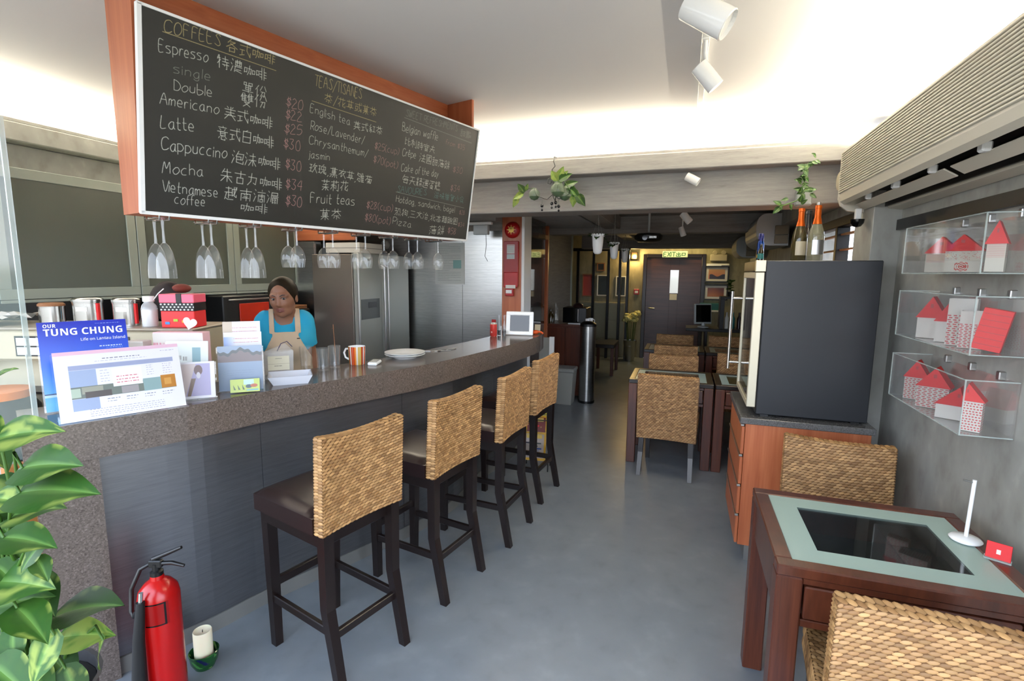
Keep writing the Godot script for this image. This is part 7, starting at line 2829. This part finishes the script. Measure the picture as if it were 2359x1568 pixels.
	# tumblers
	var gk := 0
	for e in [[-2.115, -2.44, "tumbler standing alone next to the clear bag"], [-1.985, -2.43, "front tumbler of the two beside the striped mug"], [-1.985, -2.535, "rear tumbler of the two beside the striped mug"]]:
		t = thing("drinking_glass", e[2], "glass", V(e[0], Y, e[1]), 0.0, "clear tumblers on the bar")
		b = MB.new()
		b.lathe([Vector2(0, 0.0), Vector2(0.031, 0), Vector2(0.036, 0.132), Vector2(0.0345, 0.132), Vector2(0.0295, 0.018), Vector2(0, 0.016)], 28)
		part(b, "glass_body", M.wineglass, t)
		gk += 1
	b = MB.new()
	b.tube([V(0, 0.018, 0), V(-0.012, 0.26, 0.0)], 0.0018, 5)
	b.tube([V(-0.022, 0.235, 0), V(-0.004, 0.236, 0.0)], 0.0012, 5)
	single(b, "cocktail_stick", M.bread, "long thin stick standing in the rear tumbler", "stick", V(-1.975, Y, -2.535))
	# striped mug
	im = blank(256, 32, Color(0.93, 0.90, 0.84))
	var sc := [Color(0.86, 0.28, 0.08), Color(0.93, 0.55, 0.20), Color(0.93, 0.90, 0.84), Color(0.85, 0.70, 0.35), Color(0.72, 0.14, 0.06), Color(0.93, 0.90, 0.84)]
	for k in 30:
		rect(im, k / 30.0, 0, 0.035, 1, sc[(k * 5 + k / 4) % 6])
	t = thing("striped_mug", "orange and white striped mug on the bar", "mug", V(-1.925, Y, -2.675), 0.2)
	b = MB.new()
	b.lathe([Vector2(0, 0.0), Vector2(0.046, 0), Vector2(0.049, 0.004), Vector2(0.053, 0.110), Vector2(0.0525, 0.113)], 32)
	part(b, "cup", print_mat("mug_stripes", im, 0.12), t, "vertical orange, red and cream stripes")
	b = MB.new()
	b.lathe([Vector2(0.0525, 0.113), Vector2(0.049, 0.113), Vector2(0.044, 0.006), Vector2(0, 0.005)], 32)
	part(b, "inside", M.gloss_white, t)
	b = MB.new()
	b.tube([V(-0.049, 0.095, 0), V(-0.072, 0.095, 0), V(-0.085, 0.07, 0), V(-0.076, 0.04, 0), V(-0.047, 0.025, 0)], 0.0065, 8)
	part(b, "handle", M.gloss_white, t)
	# white calculator
	t = thing("calculator", "small white calculator beside the striped mug", "calculator", V(-1.815, Y, -2.70), 0.2)
	b = MB.new()
	b.at(Vector3.ZERO, Basis(Vector3(1, 0, 0), 0.08)).bx(-0.03, 0.03, 0.002, 0.022, -0.045, 0.045, 0.006)
	part(b, "case", M.gloss_white, t)
	b = MB.new()
	b.at(Vector3.ZERO, Basis(Vector3(1, 0, 0), 0.08)).bx(-0.023, 0.023, 0.022, 0.0235, -0.038, -0.018)
	part(b, "display", M.grey_plastic, t)
	for k in 12:
		b = MB.new()
		b.at(Vector3.ZERO, Basis(Vector3(1, 0, 0), 0.08)).box(V(-0.018 + (k % 4) * 0.012, 0.0225, -0.008 + (k / 4) * 0.016), V(0.008, 0.003, 0.010), 0.001)
		part(b, "key", M.grey_plastic, t)
	# stack of plates
	for k in 2:
		t = thing("dinner_plate", ["lower white oval-rimmed plate of the stack on the bar", "upper white plate of the stack on the bar"][k], "plate", V(-1.775, Y + k * 0.013, -3.00), 0.0, "stacked white plates")
		b = MB.new()
		b.lathe([Vector2(0, 0.0), Vector2(0.075, 0), Vector2(0.078, 0.004), Vector2(0.135, 0.024), Vector2(0.136, 0.027), Vector2(0.132, 0.028), Vector2(0.079, 0.0095), Vector2(0, 0.008)], 40)
		part(b, "dish", M.gloss_white, t)
	for k in 3:
		t = thing("cutlery", ["knife lying behind the plates", "fork lying behind the plates", "black-handled spoon lying behind the plates"][k], "cutlery", V(-1.70 + k * 0.022, Y + 0.003, -3.33 - k * 0.035), 0.5 + k * 0.35)
		b = MB.new()
		b.bx(-0.09, 0.0, -0.003, 0.003, -0.006, 0.006, 0.002)
		part(b, "handle", M.black if k == 2 else M.satin, t)
		b = MB.new()
		if k == 1:
			b.bx(0.0, 0.05, -0.002, 0.002, -0.004, 0.004, 0.001)
			for q in 4:
				b.bx(0.05, 0.09, -0.002, 0.002, -0.010 + q * 0.006, -0.007 + q * 0.006)
			b.bx(0.045, 0.052, -0.002, 0.002, -0.010, 0.011)
		elif k == 2:
			b.bx(0.0, 0.055, -0.002, 0.002, -0.003, 0.003, 0.001)
			b.ball(V(0.072, 0, 0), V(0.022, 0.004, 0.014), 12, 6)
		else:
			b.bx(0.0, 0.10, -0.0015, 0.0015, -0.008, 0.008, 0.0012)
		part(b, "blade", M.satin, t)
	# far end: can, cruets, photo frame, figurine, card
	t = thing("drink_can", "red and white drink can at the far end of the bar", "can", V(-1.625, Y, -4.30))
	im = blank(128, 128, Color(0.80, 0.25, 0.22))
	for k in 24:
		rect(im, rng.randf(), rng.randf_range(0.1, 0.9), rng.randf_range(0.05, 0.2), 0.05, Color(0.90, 0.72, 0.68))
	b = MB.new()
	b.lathe([Vector2(0, 0), Vector2(0.026, 0), Vector2(0.032, 0.008), Vector2(0.032, 0.112)], 28)
	part(b, "can_body", print_mat("can_print", im, 0.25), t)
	b = MB.new()
	b.lathe([Vector2(0.032, 0.112), Vector2(0.027, 0.124), Vector2(0.025, 0.124), Vector2(0.024, 0.120), Vector2(0, 0.120)], 28)
	part(b, "top", M.satin, t)
	for e in [[-1.545, -4.36, "slim clear cruet nearest the drink can"], [-1.60, -4.38, "slim clear cruet between can and white frame"], [-1.575, -4.46, "slim clear cruet behind the drink can"]]:
		t = thing("cruet_bottle", e[2], "cruet", V(e[0], Y, e[1]), 0.0, "clear cruets on the bar")
		b = MB.new()
		b.lathe([Vector2(0, 0), Vector2(0.016, 0), Vector2(0.017, 0.09), Vector2(0.008, 0.12), Vector2(0.008, 0.16), Vector2(0.014, 0.19)], 16)
		part(b, "bottle", M.wineglass, t)
		b = MB.new()
		b.lathe([Vector2(0, 0.004), Vector2(0.0145, 0.004), Vector2(0.0145, 0.05), Vector2(0, 0.05)], 14)
		part(b, "contents", M.black, t)
	t = thing("photo_frame", "white digital photo frame standing at the end of the bar", "photo frame", V(-1.43, Y, -4.46), 0.12)
	var lean := Basis(Vector3(1, 0, 0), -0.12)
	b = MB.new()
	b.at(V(0, 0.002, 0), lean)
	b.bx(-0.128, 0.128, 0, 0.036, -0.012, 0.012, 0.006)
	b.bx(-0.128, 0.128, 0.182, 0.218, -0.012, 0.012, 0.006)
	b.bx(-0.128, -0.09, 0.03, 0.19, -0.012, 0.012, 0.005)
	b.bx(0.09, 0.128, 0.03, 0.19, -0.012, 0.012, 0.005)
	part(b, "frame", M.gloss_white, t)
	b = MB.new()
	b.at(V(0, 0.002, 0), lean).bx(-0.092, 0.092, 0.034, 0.184, -0.004, 0.004)
	part(b, "screen", M.gloss_black, t, "dark blank screen")
	b = MB.new()
	b.tube([V(0, 0.12, -0.03), V(0, 0.003, -0.09)], 0.006, 6)
	part(b, "prop", M.gloss_white, t)
	t = thing("toy_lobster", "orange toy at the rounded end of the bar", "toy", V(-1.315, Y, -4.60), 0.6)
	b = MB.new()
	b.ball(V(0, 0.02, 0), V(0.04, 0.02, 0.022), 14, 8)
	part(b, "body", M.orange, t)
	for s in [-1, 1]:
		b = MB.new()
		b.tube([V(0.02, 0.022, s * 0.012), V(0.045, 0.024, s * 0.03), V(0.065, 0.008, s * 0.02)], [0.008, 0.007, 0.009], 8)
		part(b, "claw", M.orange, t)
	leaning("paper_tag", "small cream paper tag behind the orange toy", "tag", V(-1.315, Y, -4.66), 0.1, 0.055, 0.085, 0.35, M.cream, false)
	# fire extinguisher in front of the bar
	t = thing("fire_extinguisher", "red fire extinguisher with black horn standing against the bar", "fire extinguisher", V(-1.845, 0, -1.275), 0.35)
	b = MB.new()
	b.lathe([Vector2(0, 0.0), Vector2(0.066, 0), Vector2(0.07, 0.01), Vector2(0.07, 0.445), Vector2(0.064, 0.475), Vector2(0.045, 0.50), Vector2(0.024, 0.515), Vector2(0.022, 0.53), Vector2(0, 0.53)], 36)
	part(b, "cylinder", M.red, t)
	b = MB.new()
	b.lathe([Vector2(0.022, 0.53), Vector2(0.022, 0.545), Vector2(0.014, 0.55), Vector2(0.014, 0.575), Vector2(0, 0.578)], 18)
	b.box(V(0.0, 0.575, 0.0), V(0.05, 0.03, 0.022), 0.004)
	part(b, "valve", M.black, t)
	b = MB.new()
	b.tube([V(-0.01, 0.592, 0), V(0.05, 0.618, 0), V(0.10, 0.640, 0)], [0.009, 0.008, 0.006], 8)
	part(b, "lever", M.black, t)
	b = MB.new()
	b.tube([V(0.0, 0.575, 0), V(0.06, 0.578, 0), V(0.105, 0.566, 0)], [0.009, 0.008, 0.006], 8)
	part(b, "handle", M.black, t)
	b = MB.new()
	b.tube([V(-0.02, 0.575, 0.0), V(-0.05, 0.56, 0.015), V(-0.078, 0.49, 0.03), V(-0.075, 0.41, 0.045), V(-0.055, 0.40, 0.06), V(-0.035, 0.43, 0.07)], 0.008, 8)
	part(b, "hose", M.black, t)
	b = MB.new()
	b.tube([V(-0.012, 0.47, 0.08), V(-0.022, 0.33, 0.092), V(-0.03, 0.12, 0.10), V(-0.034, 0.04, 0.102)], [0.014, 0.019, 0.027, 0.032], 14)
	part(b, "horn", M.rubber, t)
	b = MB.new()
	b.tube([V(-0.012, 0.47, 0.08), V(-0.010, 0.505, 0.076)], 0.008, 10)
	part(b, "horn_collar", M.chrome, t)
	im = blank(96, 128, Color(0.62, 0.05, 0.045))
	rect(im, 0.0, 0.0, 0.9, 0.06, Color(0.04, 0.03, 0.03))
	rect(im, 0.0, 0.94, 0.9, 0.06, Color(0.04, 0.03, 0.03))
	rect(im, 0.82, 0.0, 0.09, 1.0, Color(0.04, 0.03, 0.03))
	b = MB.new()
	for k in 8:
		var a0 := -0.25 + k * 0.14 + PI / 2 - 0.75
		var a1 := a0 + 0.14
		var st := b.v.size()
		b.add(V(cos(a0), 0, sin(a0)) * 0.0706 + V(0, 0.36, 0), V(cos(a0), 0, sin(a0)), Vector2(1.0 - k / 8.0, 1))
		b.add(V(cos(a1), 0, sin(a1)) * 0.0706 + V(0, 0.36, 0), V(cos(a1), 0, sin(a1)), Vector2(1.0 - (k + 1) / 8.0, 1))
		b.add(V(cos(a0), 0, sin(a0)) * 0.0706 + V(0, 0.45, 0), V(cos(a0), 0, sin(a0)), Vector2(1.0 - k / 8.0, 0))
		b.add(V(cos(a1), 0, sin(a1)) * 0.0706 + V(0, 0.45, 0), V(cos(a1), 0, sin(a1)), Vector2(1.0 - (k + 1) / 8.0, 0))
		b.ix.append_array(PackedInt32Array([st, st + 1, st + 2, st + 1, st + 3, st + 2]))
	part(b, "label_border", print_mat("extinguisher_label", im, 0.25), t, "black-bordered label")
	b = MB.new()
	b.at(Vector3.ZERO, Basis(Vector3.UP, -2.6)).lathe([Vector2(0.0708, 0.30), Vector2(0.0708, 0.325)], 10, 0.8)
	part(b, "clip", M.black, t)
	# candle in a blue-green bowl
	t = thing("mosaic_bowl", "blue and green patterned bowl on the floor beside the extinguisher", "bowl", V(-1.865, 0, -1.455))
	im = blank(128, 64, Color(0.10, 0.30, 0.14))
	for k in 20:
		var c: Color = [Color(0.08, 0.12, 0.30), Color(0.25, 0.50, 0.22), Color(0.45, 0.58, 0.30)][k % 3]
		for y in 14:
			rect(im, fposmod(k * 0.137 + y * 0.008, 1.0), fposmod(k * 0.29, 0.8) + y * 0.012, 0.05, 0.02, c)
	b = MB.new()
	b.lathe([Vector2(0, 0.0), Vector2(0.038, 0), Vector2(0.052, 0.03), Vector2(0.058, 0.07), Vector2(0.055, 0.072), Vector2(0.048, 0.035), Vector2(0, 0.03)], 28)
	part(b, "bowl", print_mat("mosaic", im, 0.15), t)
	t = thing("pillar_candle", "cream pillar candle standing in the patterned bowl", "candle", V(-1.865, 0.031, -1.455))
	b = MB.new()
	b.lathe([Vector2(0, 0.0), Vector2(0.036, 0), Vector2(0.036, 0.13), Vector2(0.034, 0.134), Vector2(0.027, 0.128), Vector2(0, 0.124)], 28)
	part(b, "wax", M.wax, t)
	b = MB.new()
	b.tube([V(0, 0.122, 0), V(0.002, 0.136, 0)], 0.0015, 5)
	part(b, "wick", M.black, t)
# ---------------------------------------------------------------- plants
func leaf_mesh(sd: int, varieg: float, dark: float) -> ArrayMesh:
	# heart-shaped pothos leaf, tip towards +x, unit length, folded on the midrib
	var r := RandomNumberGenerator.new()
	r.seed = sd
	var b := MB.new()
	var N := 12
	var K := 4
	var nz := FastNoiseLite.new()
	nz.seed = sd
	nz.frequency = 2.2
	for side in [-1.0, 1.0]:
		var st := b.v.size()
		for i in N + 1:
			var u := float(i) / N
			var w := 0.40 * pow(sin(PI * pow(u, 0.62)), 0.85) * (1.0 - 0.25 * u) if u < 1.0 else 0.0
			var back := 0.13 * (1.0 - smoothstep(0.0, 0.25, u))
			for j in K + 1:
				var s := float(j) / K
				var p := V(u - back * s * 1.0, -0.30 * u * u + 0.18 * s * w + 0.03 * sin(u * 9.0) * s - 0.12 * s * s * w, side * s * w)
				var f := nz.get_noise_2d(u * 1.2 + 5.0, side * s * 2.6) + 0.12 * nz.get_noise_2d(u * 9.0, side * s * 7.0)
				var c := Color(0.035, 0.13, 0.022).lerp(Color(0.09, 0.26, 0.035), r.randf() * 0.25 + 0.4) * dark
				if f > 0.32 - varieg:
					c = c.lerp(Color(0.24, 0.30, 0.06), clampf((f - 0.32 + varieg) * 5.0, 0, 0.8))
				if j == 0:
					c = c.lerp(Color(0.20, 0.36, 0.08), 0.35)
				b.col = c
				b.add(p, V(0.3 * u, 1, -side * 0.25).normalized())
		for i in N:
			for j in K:
				var a := st + i * (K + 1) + j
				if side > 0:
					b.ix.append_array(PackedInt32Array([a, a + K + 1, a + 1, a + 1, a + K + 1, a + K + 2]))
				else:
					b.ix.append_array(PackedInt32Array([a, a + 1, a + K + 1, a + 1, a + K + 2, a + K + 1]))
	return b.mesh()

func leaf_at(parent: Node, mesh: Mesh, p: Vector3, dir: Vector3, up: Vector3, size: float):
	var x := dir.normalized()
	var z := x.cross(up).normalized()
	var y := z.cross(x)
	inst(mesh, "leaf", M.leaf, parent, Transform3D(Basis(x, y, z).scaled_local(Vector3.ONE * size), p))

func plants():
	var ms := [leaf_mesh(1, 0.0, 0.36), leaf_mesh(2, 0.2, 0.4), leaf_mesh(3, 0.34, 0.42), leaf_mesh(4, 0.0, 0.22), leaf_mesh(5, 0.55, 0.7)]
	# big pothos at the left edge; leaves laid out by place and direction around the pot
	var base := V(-1.46, 0, -0.66)
	var t := thing("pothos_plant", "leafy variegated pothos at the lower left corner of the picture", "plant", base)
	var b := MB.new()
	b.lathe([Vector2(0, 0), Vector2(0.11, 0), Vector2(0.15, 0.66), Vector2(0.16, 0.67), Vector2(0.15, 0.67), Vector2(0.13, 0.4), Vector2(0, 0.4)], 24)
	part(b, "planter", mat("planter_grey", Color(0.20, 0.20, 0.21), 0.6), t)
	b = MB.new()
	b.lathe([Vector2(0, 0.64), Vector2(0.146, 0.64)], 20)
	part(b, "soil", mat("soil", Color(0.06, 0.045, 0.035), 0.95), t)
	var r := RandomNumberGenerator.new()
	r.seed = 99
	mat("leaf_stem", Color(0.22, 0.36, 0.10), 0.5)
	for e in leaf_list():
		var p: Vector3 = e[0] - base
		var q := V(r.randf_range(-0.05, 0.08), 0.64, r.randf_range(-0.05, 0.05))
		b = MB.new()
		b.tube([q, V(lerpf(q.x, p.x, 0.3), lerpf(0.64, p.y, 0.65), lerpf(q.z, p.z, 0.3)), p + V(-0.02, 0.03, 0), p], [0.004, 0.0036, 0.003, 0.0025], 6)
		part(b, "stem", M.leaf_stem, t)
		leaf_at(t, ms[e[3]], p, e[1], V(r.randf_range(-0.1, 0.6), 0.95, r.randf_range(0.1, 0.6)).normalized(), e[2] * 1.12)
	# vine hanging on the beam by the big air conditioner
	t = thing("trailing_vine", "small dark green vine hanging at the right end of the beam", "plant", V(0.73, 2.19, -4.14))
	var tip := [V(-0.10, -0.03, 0.06), V(-0.02, 0.0, 0.06), V(0.04, 0.08, 0.06), V(0.0, 0.16, 0.05), V(0.02, 0.22, 0.05), V(0.09, 0.27, 0.05)]
	b = MB.new()
	b.tube(tip, 0.004, 6)
	part(b, "stem", M.leaf_stem, t)
	b = MB.new()
	b.bx(0.0, 0.1, -0.02, 0.10, -0.16, -0.06, 0.01)
	part(b, "wall_pot", M.ac_grey, t)
	for k in 34:
		var f := k / 34.0 * 4.99
		var i := int(f)
		var p: Vector3 = (tip[i] as Vector3).lerp(tip[i + 1], f - i) + V(r.randf_range(-0.05, 0.06) * (1.3 - f * 0.2), r.randf_range(-0.03, 0.03), r.randf_range(-0.01, 0.04))
		leaf_at(t, ms[3], p, V(r.randf_range(-1, 1), r.randf_range(-0.8, 0.5), r.randf_range(0.0, 0.6)), V(r.randf_range(-0.5, 0.5), 0.5, 1), r.randf_range(0.035, 0.06))
	# iron hanger with glass globes and pothos cuttings in front of the beam
	t = thing("globe_hanger", "wrought iron hanger with glass globes and cuttings in front of the beam", "hanging planter", V(-1.034, 2.30, -4.07))
	b = MB.new()
	b.tube([V(0, 0.30, -0.09), V(0.004, 0.29, 0.0), V(0.0, 0.25, 0), V(0.012, 0.215, 0), V(-0.012, 0.19, 0), V(0.0, 0.15, 0), V(0.0, -0.02, 0)], 0.004, 6)
	for s in [-1.0, 1.0]:
		b.tube([V(0, 0.13, 0), V(s * 0.04, 0.12, 0), V(s * 0.045, 0.085, 0), V(s * 0.02, 0.08, 0), V(s * 0.015, 0.1, 0)], 0.0035, 6)
		b.tube([V(0, 0.0, 0), V(s * 0.05, -0.04, 0.0), V(s * 0.13, -0.01, 0.02), V(s * 0.15, 0.05, 0.02)], 0.0035, 6)
	b.tube([V(0, -0.02, 0), V(0.03, -0.06, 0.05), V(0.05, 0.06, 0.05)], 0.0035, 6)
	part(b, "iron_hanger", M.black, t)
	var gl := mat("green_glass", Color(0.50, 0.60, 0.45, 0.35), 0.05)
	gl.transparency = BaseMaterial3D.TRANSPARENCY_ALPHA
	for e in [[V(0.05, 0.025, 0.05), 0.058], [V(-0.15, 0.0, 0.02), 0.047], [V(0.095, -0.005, -0.01), 0.05]]:
		var c: Vector3 = e[0]
		var q: float = e[1]
		b = MB.new()
		b.at(c).lathe([Vector2(0, -q), Vector2(q * 0.6, -q * 0.8), Vector2(q * 0.95, -q * 0.3), Vector2(q, 0), Vector2(q * 0.9, q * 0.42), Vector2(q * 0.6, q * 0.78), Vector2(q * 0.4, q * 0.9), Vector2(q * 0.45, q * 1.1)], 24)
		part(b, "glass_globe", gl, t)
		b = MB.new()
		b.at(c).lathe([Vector2(0, -q * 0.96), Vector2(q * 0.56, -q * 0.76), Vector2(q * 0.85, -q * 0.35), Vector2(0, -q * 0.33)], 20)
		part(b, "pebbles", mat("pebble_green", Color(0.22, 0.33, 0.22), 0.6), t)
	for e in [V(-0.085, -0.09, 0.02), V(-0.005, -0.075, 0.02), V(0.03, -0.07, 0.03), V(0.055, -0.10, 0.03)]:
		b = MB.new()
		b.ball(e, V(0.013, 0.013, 0.013), 12, 8)
		b.ball(e + V(0.001, -0.033, 0), V(0.009, 0.009, 0.009), 10, 8)
		b.tube([e + V(0, 0.05, 0), e + V(0, -0.03, 0)], 0.001, 4)
		part(b, "bead_drop", mat("black_bead", Color(0.03, 0.03, 0.06), 0.08), t)
	for e in [[V(0.05, 0.10, 0.05), V(0.3, 0.9, 0.1), 0.11, 4], [V(0.07, 0.10, 0.06), V(0.9, 0.5, 0.2), 0.10, 0], [V(0.04, 0.10, 0.05), V(-0.5, 0.9, 0.1), 0.09, 4], [V(0.06, 0.09, 0.05), V(0.6, 0.8, 0.2), 0.10, 4], [V(0.10, 0.06, 0.0), V(0.9, 0.4, 0.1), 0.10, 3], [V(0.12, 0.05, 0.0), V(0.7, -0.5, 0.2), 0.10, 0], [V(0.16, 0.02, 0.0), V(0.6, -0.7, 0.2), 0.085, 0], [V(0.17, -0.02, 0.0), V(-0.1, -1, 0.2), 0.085, 4], [V(0.2, -0.02, 0.0), V(0.7, -0.8, 0.2), 0.10, 3], [V(-0.24, 0.03, 0.02), V(-0.6, 0.8, 0.2), 0.08, 3], [V(-0.25, 0.01, 0.02), V(-0.8, -0.3, 0.2), 0.09, 4], [V(-0.29, -0.02, 0.02), V(-0.5, -0.8, 0.2), 0.085, 4], [V(-0.22, 0.04, 0.02), V(0.2, 0.7, 0.2), 0.05, 2]]:
		leaf_at(t, ms[e[3]], e[0], e[1], V(0, 0.5, 1), e[2])
	b = MB.new()
	b.tube([V(0.05, 0.06, 0.05), V(0.09, 0.10, 0.05), V(0.16, 0.0, 0.02), V(0.2, -0.05, 0.0)], 0.0025, 5)
	b.tube([V(-0.16, 0.05, 0.02), V(-0.21, 0.045, 0.02), V(-0.26, 0.0, 0.02), V(-0.29, -0.03, 0.02)], 0.0025, 5)
	part(b, "vine", M.leaf_stem, t)
	# three white hanging pots
	for e in [[V(-0.85, 1.865, -5.2), 1.0, "nearest white scalloped hanging pot under the rear ceiling"], [V(-0.83, 1.845, -6.3), 0.92, "second white scalloped hanging pot"], [V(-0.845, 1.83, -7.6), 0.9, "farthest white scalloped hanging pot, next to the warm lamp"]]:
		t = thing("hanging_pot", e[2], "hanging pot", e[0], 0.0, "white hanging pots")
		var s: float = e[1]
		b = MB.new()
		b.lathe([Vector2(0, 0), Vector2(0.028 * s, 0.004), Vector2(0.043 * s, 0.022), Vector2(0.052 * s, 0.09), Vector2(0.058 * s, 0.175), Vector2(0.060 * s, 0.19), Vector2(0.055 * s, 0.19), Vector2(0.048 * s, 0.12), Vector2(0, 0.12)], 28)
		for k in 12:
			var a := TAU * k / 12
			b.ball(V(cos(a) * 0.057 * s, 0.19, sin(a) * 0.057 * s), V(0.014, 0.014, 0.006), 8, 6)
		part(b, "pot", M.gloss_white, t)
		var top := V(0, 2.42 - e[0].y, 0)
		if e[0].z < -4.7 and absf(e[0].x + 0.95) < 0.11:
			top.y = 2.262 - e[0].y
		b = MB.new()
		for k in 3:
			var a := TAU * k / 3 + 0.5
			b.tube([V(cos(a) * 0.056 * s, 0.185, sin(a) * 0.056 * s), V(0, maxf(top.y - 0.03, 0.33), 0)], 0.0016, 4)
		b.tube([V(0, maxf(top.y - 0.03, 0.33), 0), top], 0.0022, 4)
		part(b, "cords", M.satin, t)
		for k in 14:
			var a := r.randf() * TAU
			leaf_at(t, ms[[3, 0, 3, 3][k % 4]], V(cos(a) * 0.03, 0.18, sin(a) * 0.03), V(cos(a), r.randf_range(-0.5, 0.9), sin(a)), V(0, 1, 0.4), r.randf_range(0.05, 0.085))
	# small plant near the pictures
	t = thing("small_pot_plant", "small leafy pot plant on the rack in front of the lower picture", "plant", V(0.68, 1.335, -8.6))
	b = MB.new()
	b.lathe([Vector2(0, 0), Vector2(0.04, 0), Vector2(0.05, 0.07), Vector2(0, 0.07)], 16)
	part(b, "pot", M.dark_frame, t)
	for k in 16:
		var a := r.randf() * TAU
		leaf_at(t, ms[k % 2], V(0, 0.07 + 0.012 * k, 0), V(cos(a), r.randf_range(-0.1, 0.8), sin(a)), V(0, 1, 0.5), r.randf_range(0.05, 0.09))

func leaf_list() -> Array:
	# stalk end, direction of the tip, length, kind of leaf
	return [
		[V(-1.363, 1.450, -0.641), V(0.79, 0.57, -0.20), 0.053, 1],
		[V(-1.294, 1.339, -0.601), V(0.92, 0.35, -0.19), 0.122, 2],
		[V(-1.424, 1.302, -0.661), V(0.48, -0.87, -0.10), 0.064, 0],
		[V(-1.204, 1.293, -0.595), V(0.95, 0.33, -0.03), 0.119, 0],
		[V(-1.191, 1.251, -0.580), V(0.95, 0.25, -0.17), 0.136, 0],
		[V(-1.234, 1.243, -0.561), V(0.99, 0.11, -0.06), 0.082, 2],
		[V(-1.333, 1.154, -0.627), V(0.88, 0.47, -0.08), 0.127, 1],
		[V(-1.371, 1.155, -0.619), V(0.88, -0.47, 0.05), 0.056, 0],
		[V(-1.211, 1.168, -0.557), V(0.98, 0.12, -0.16), 0.095, 0],
		[V(-1.188, 1.136, -0.603), V(-0.28, -0.65, 0.70), 0.052, 0],
		[V(-1.201, 1.105, -0.598), V(0.72, -0.69, 0.05), 0.046, 0],
		[V(-1.313, 1.040, -0.580), V(0.97, 0.26, -0.03), 0.130, 1],
		[V(-1.336, 0.974, -0.582), V(0.87, 0.37, -0.31), 0.104, 0],
		[V(-1.286, 0.914, -0.653), V(0.85, 0.52, -0.12), 0.166, 3],
		[V(-1.432, 0.852, -0.610), V(0.78, 0.46, -0.42), 0.071, 3],
		[V(-1.278, 0.863, -0.663), V(0.94, 0.25, -0.25), 0.100, 4],
		[V(-1.177, 0.867, -0.685), V(-0.39, -0.89, 0.24), 0.069, 4],
		[V(-1.179, 0.941, -0.600), V(0.05, -0.74, 0.68), 0.080, 2],
		[V(-1.363, 0.800, -0.674), V(0.84, -0.54, -0.02), 0.098, 3],
		[V(-1.289, 0.883, -0.551), V(0.98, -0.18, 0.09), 0.098, 0],
		[V(-1.441, 1.055, -0.639), V(0.98, -0.20, -0.08), 0.104, 3],
		[V(-1.230, 1.007, -0.572), V(0.97, -0.21, 0.08), 0.092, 0],
		[V(-1.315, 1.074, -0.587), V(0.71, -0.68, -0.17), 0.072, 0],
		[V(-1.301, 0.926, -0.594), V(0.54, -0.71, 0.45), 0.066, 0],
		[V(-1.329, 1.006, -0.647), V(0.83, -0.56, 0.07), 0.090, 3],
		[V(-1.405, 1.219, -0.638), V(0.91, -0.41, 0.11), 0.114, 3],
		[V(-1.422, 0.962, -0.652), V(0.93, -0.33, 0.14), 0.115, 3],
		[V(-1.465, 1.111, -0.653), V(0.92, -0.38, 0.01), 0.111, 3],
		[V(-1.296, 0.829, -0.604), V(0.77, -0.63, -0.10), 0.080, 0],
		[V(-1.504, 0.873, -0.644), V(0.70, -0.71, -0.05), 0.103, 3],
		[V(-1.401, 0.775, -0.607), V(0.76, -0.64, -0.06), 0.105, 3],
		[V(-1.258, 0.800, -0.653), V(0.61, -0.79, 0.12), 0.080, 3],
		[V(-1.344, 1.382, -0.597), V(0.90, -0.43, 0.06), 0.081, 0]]
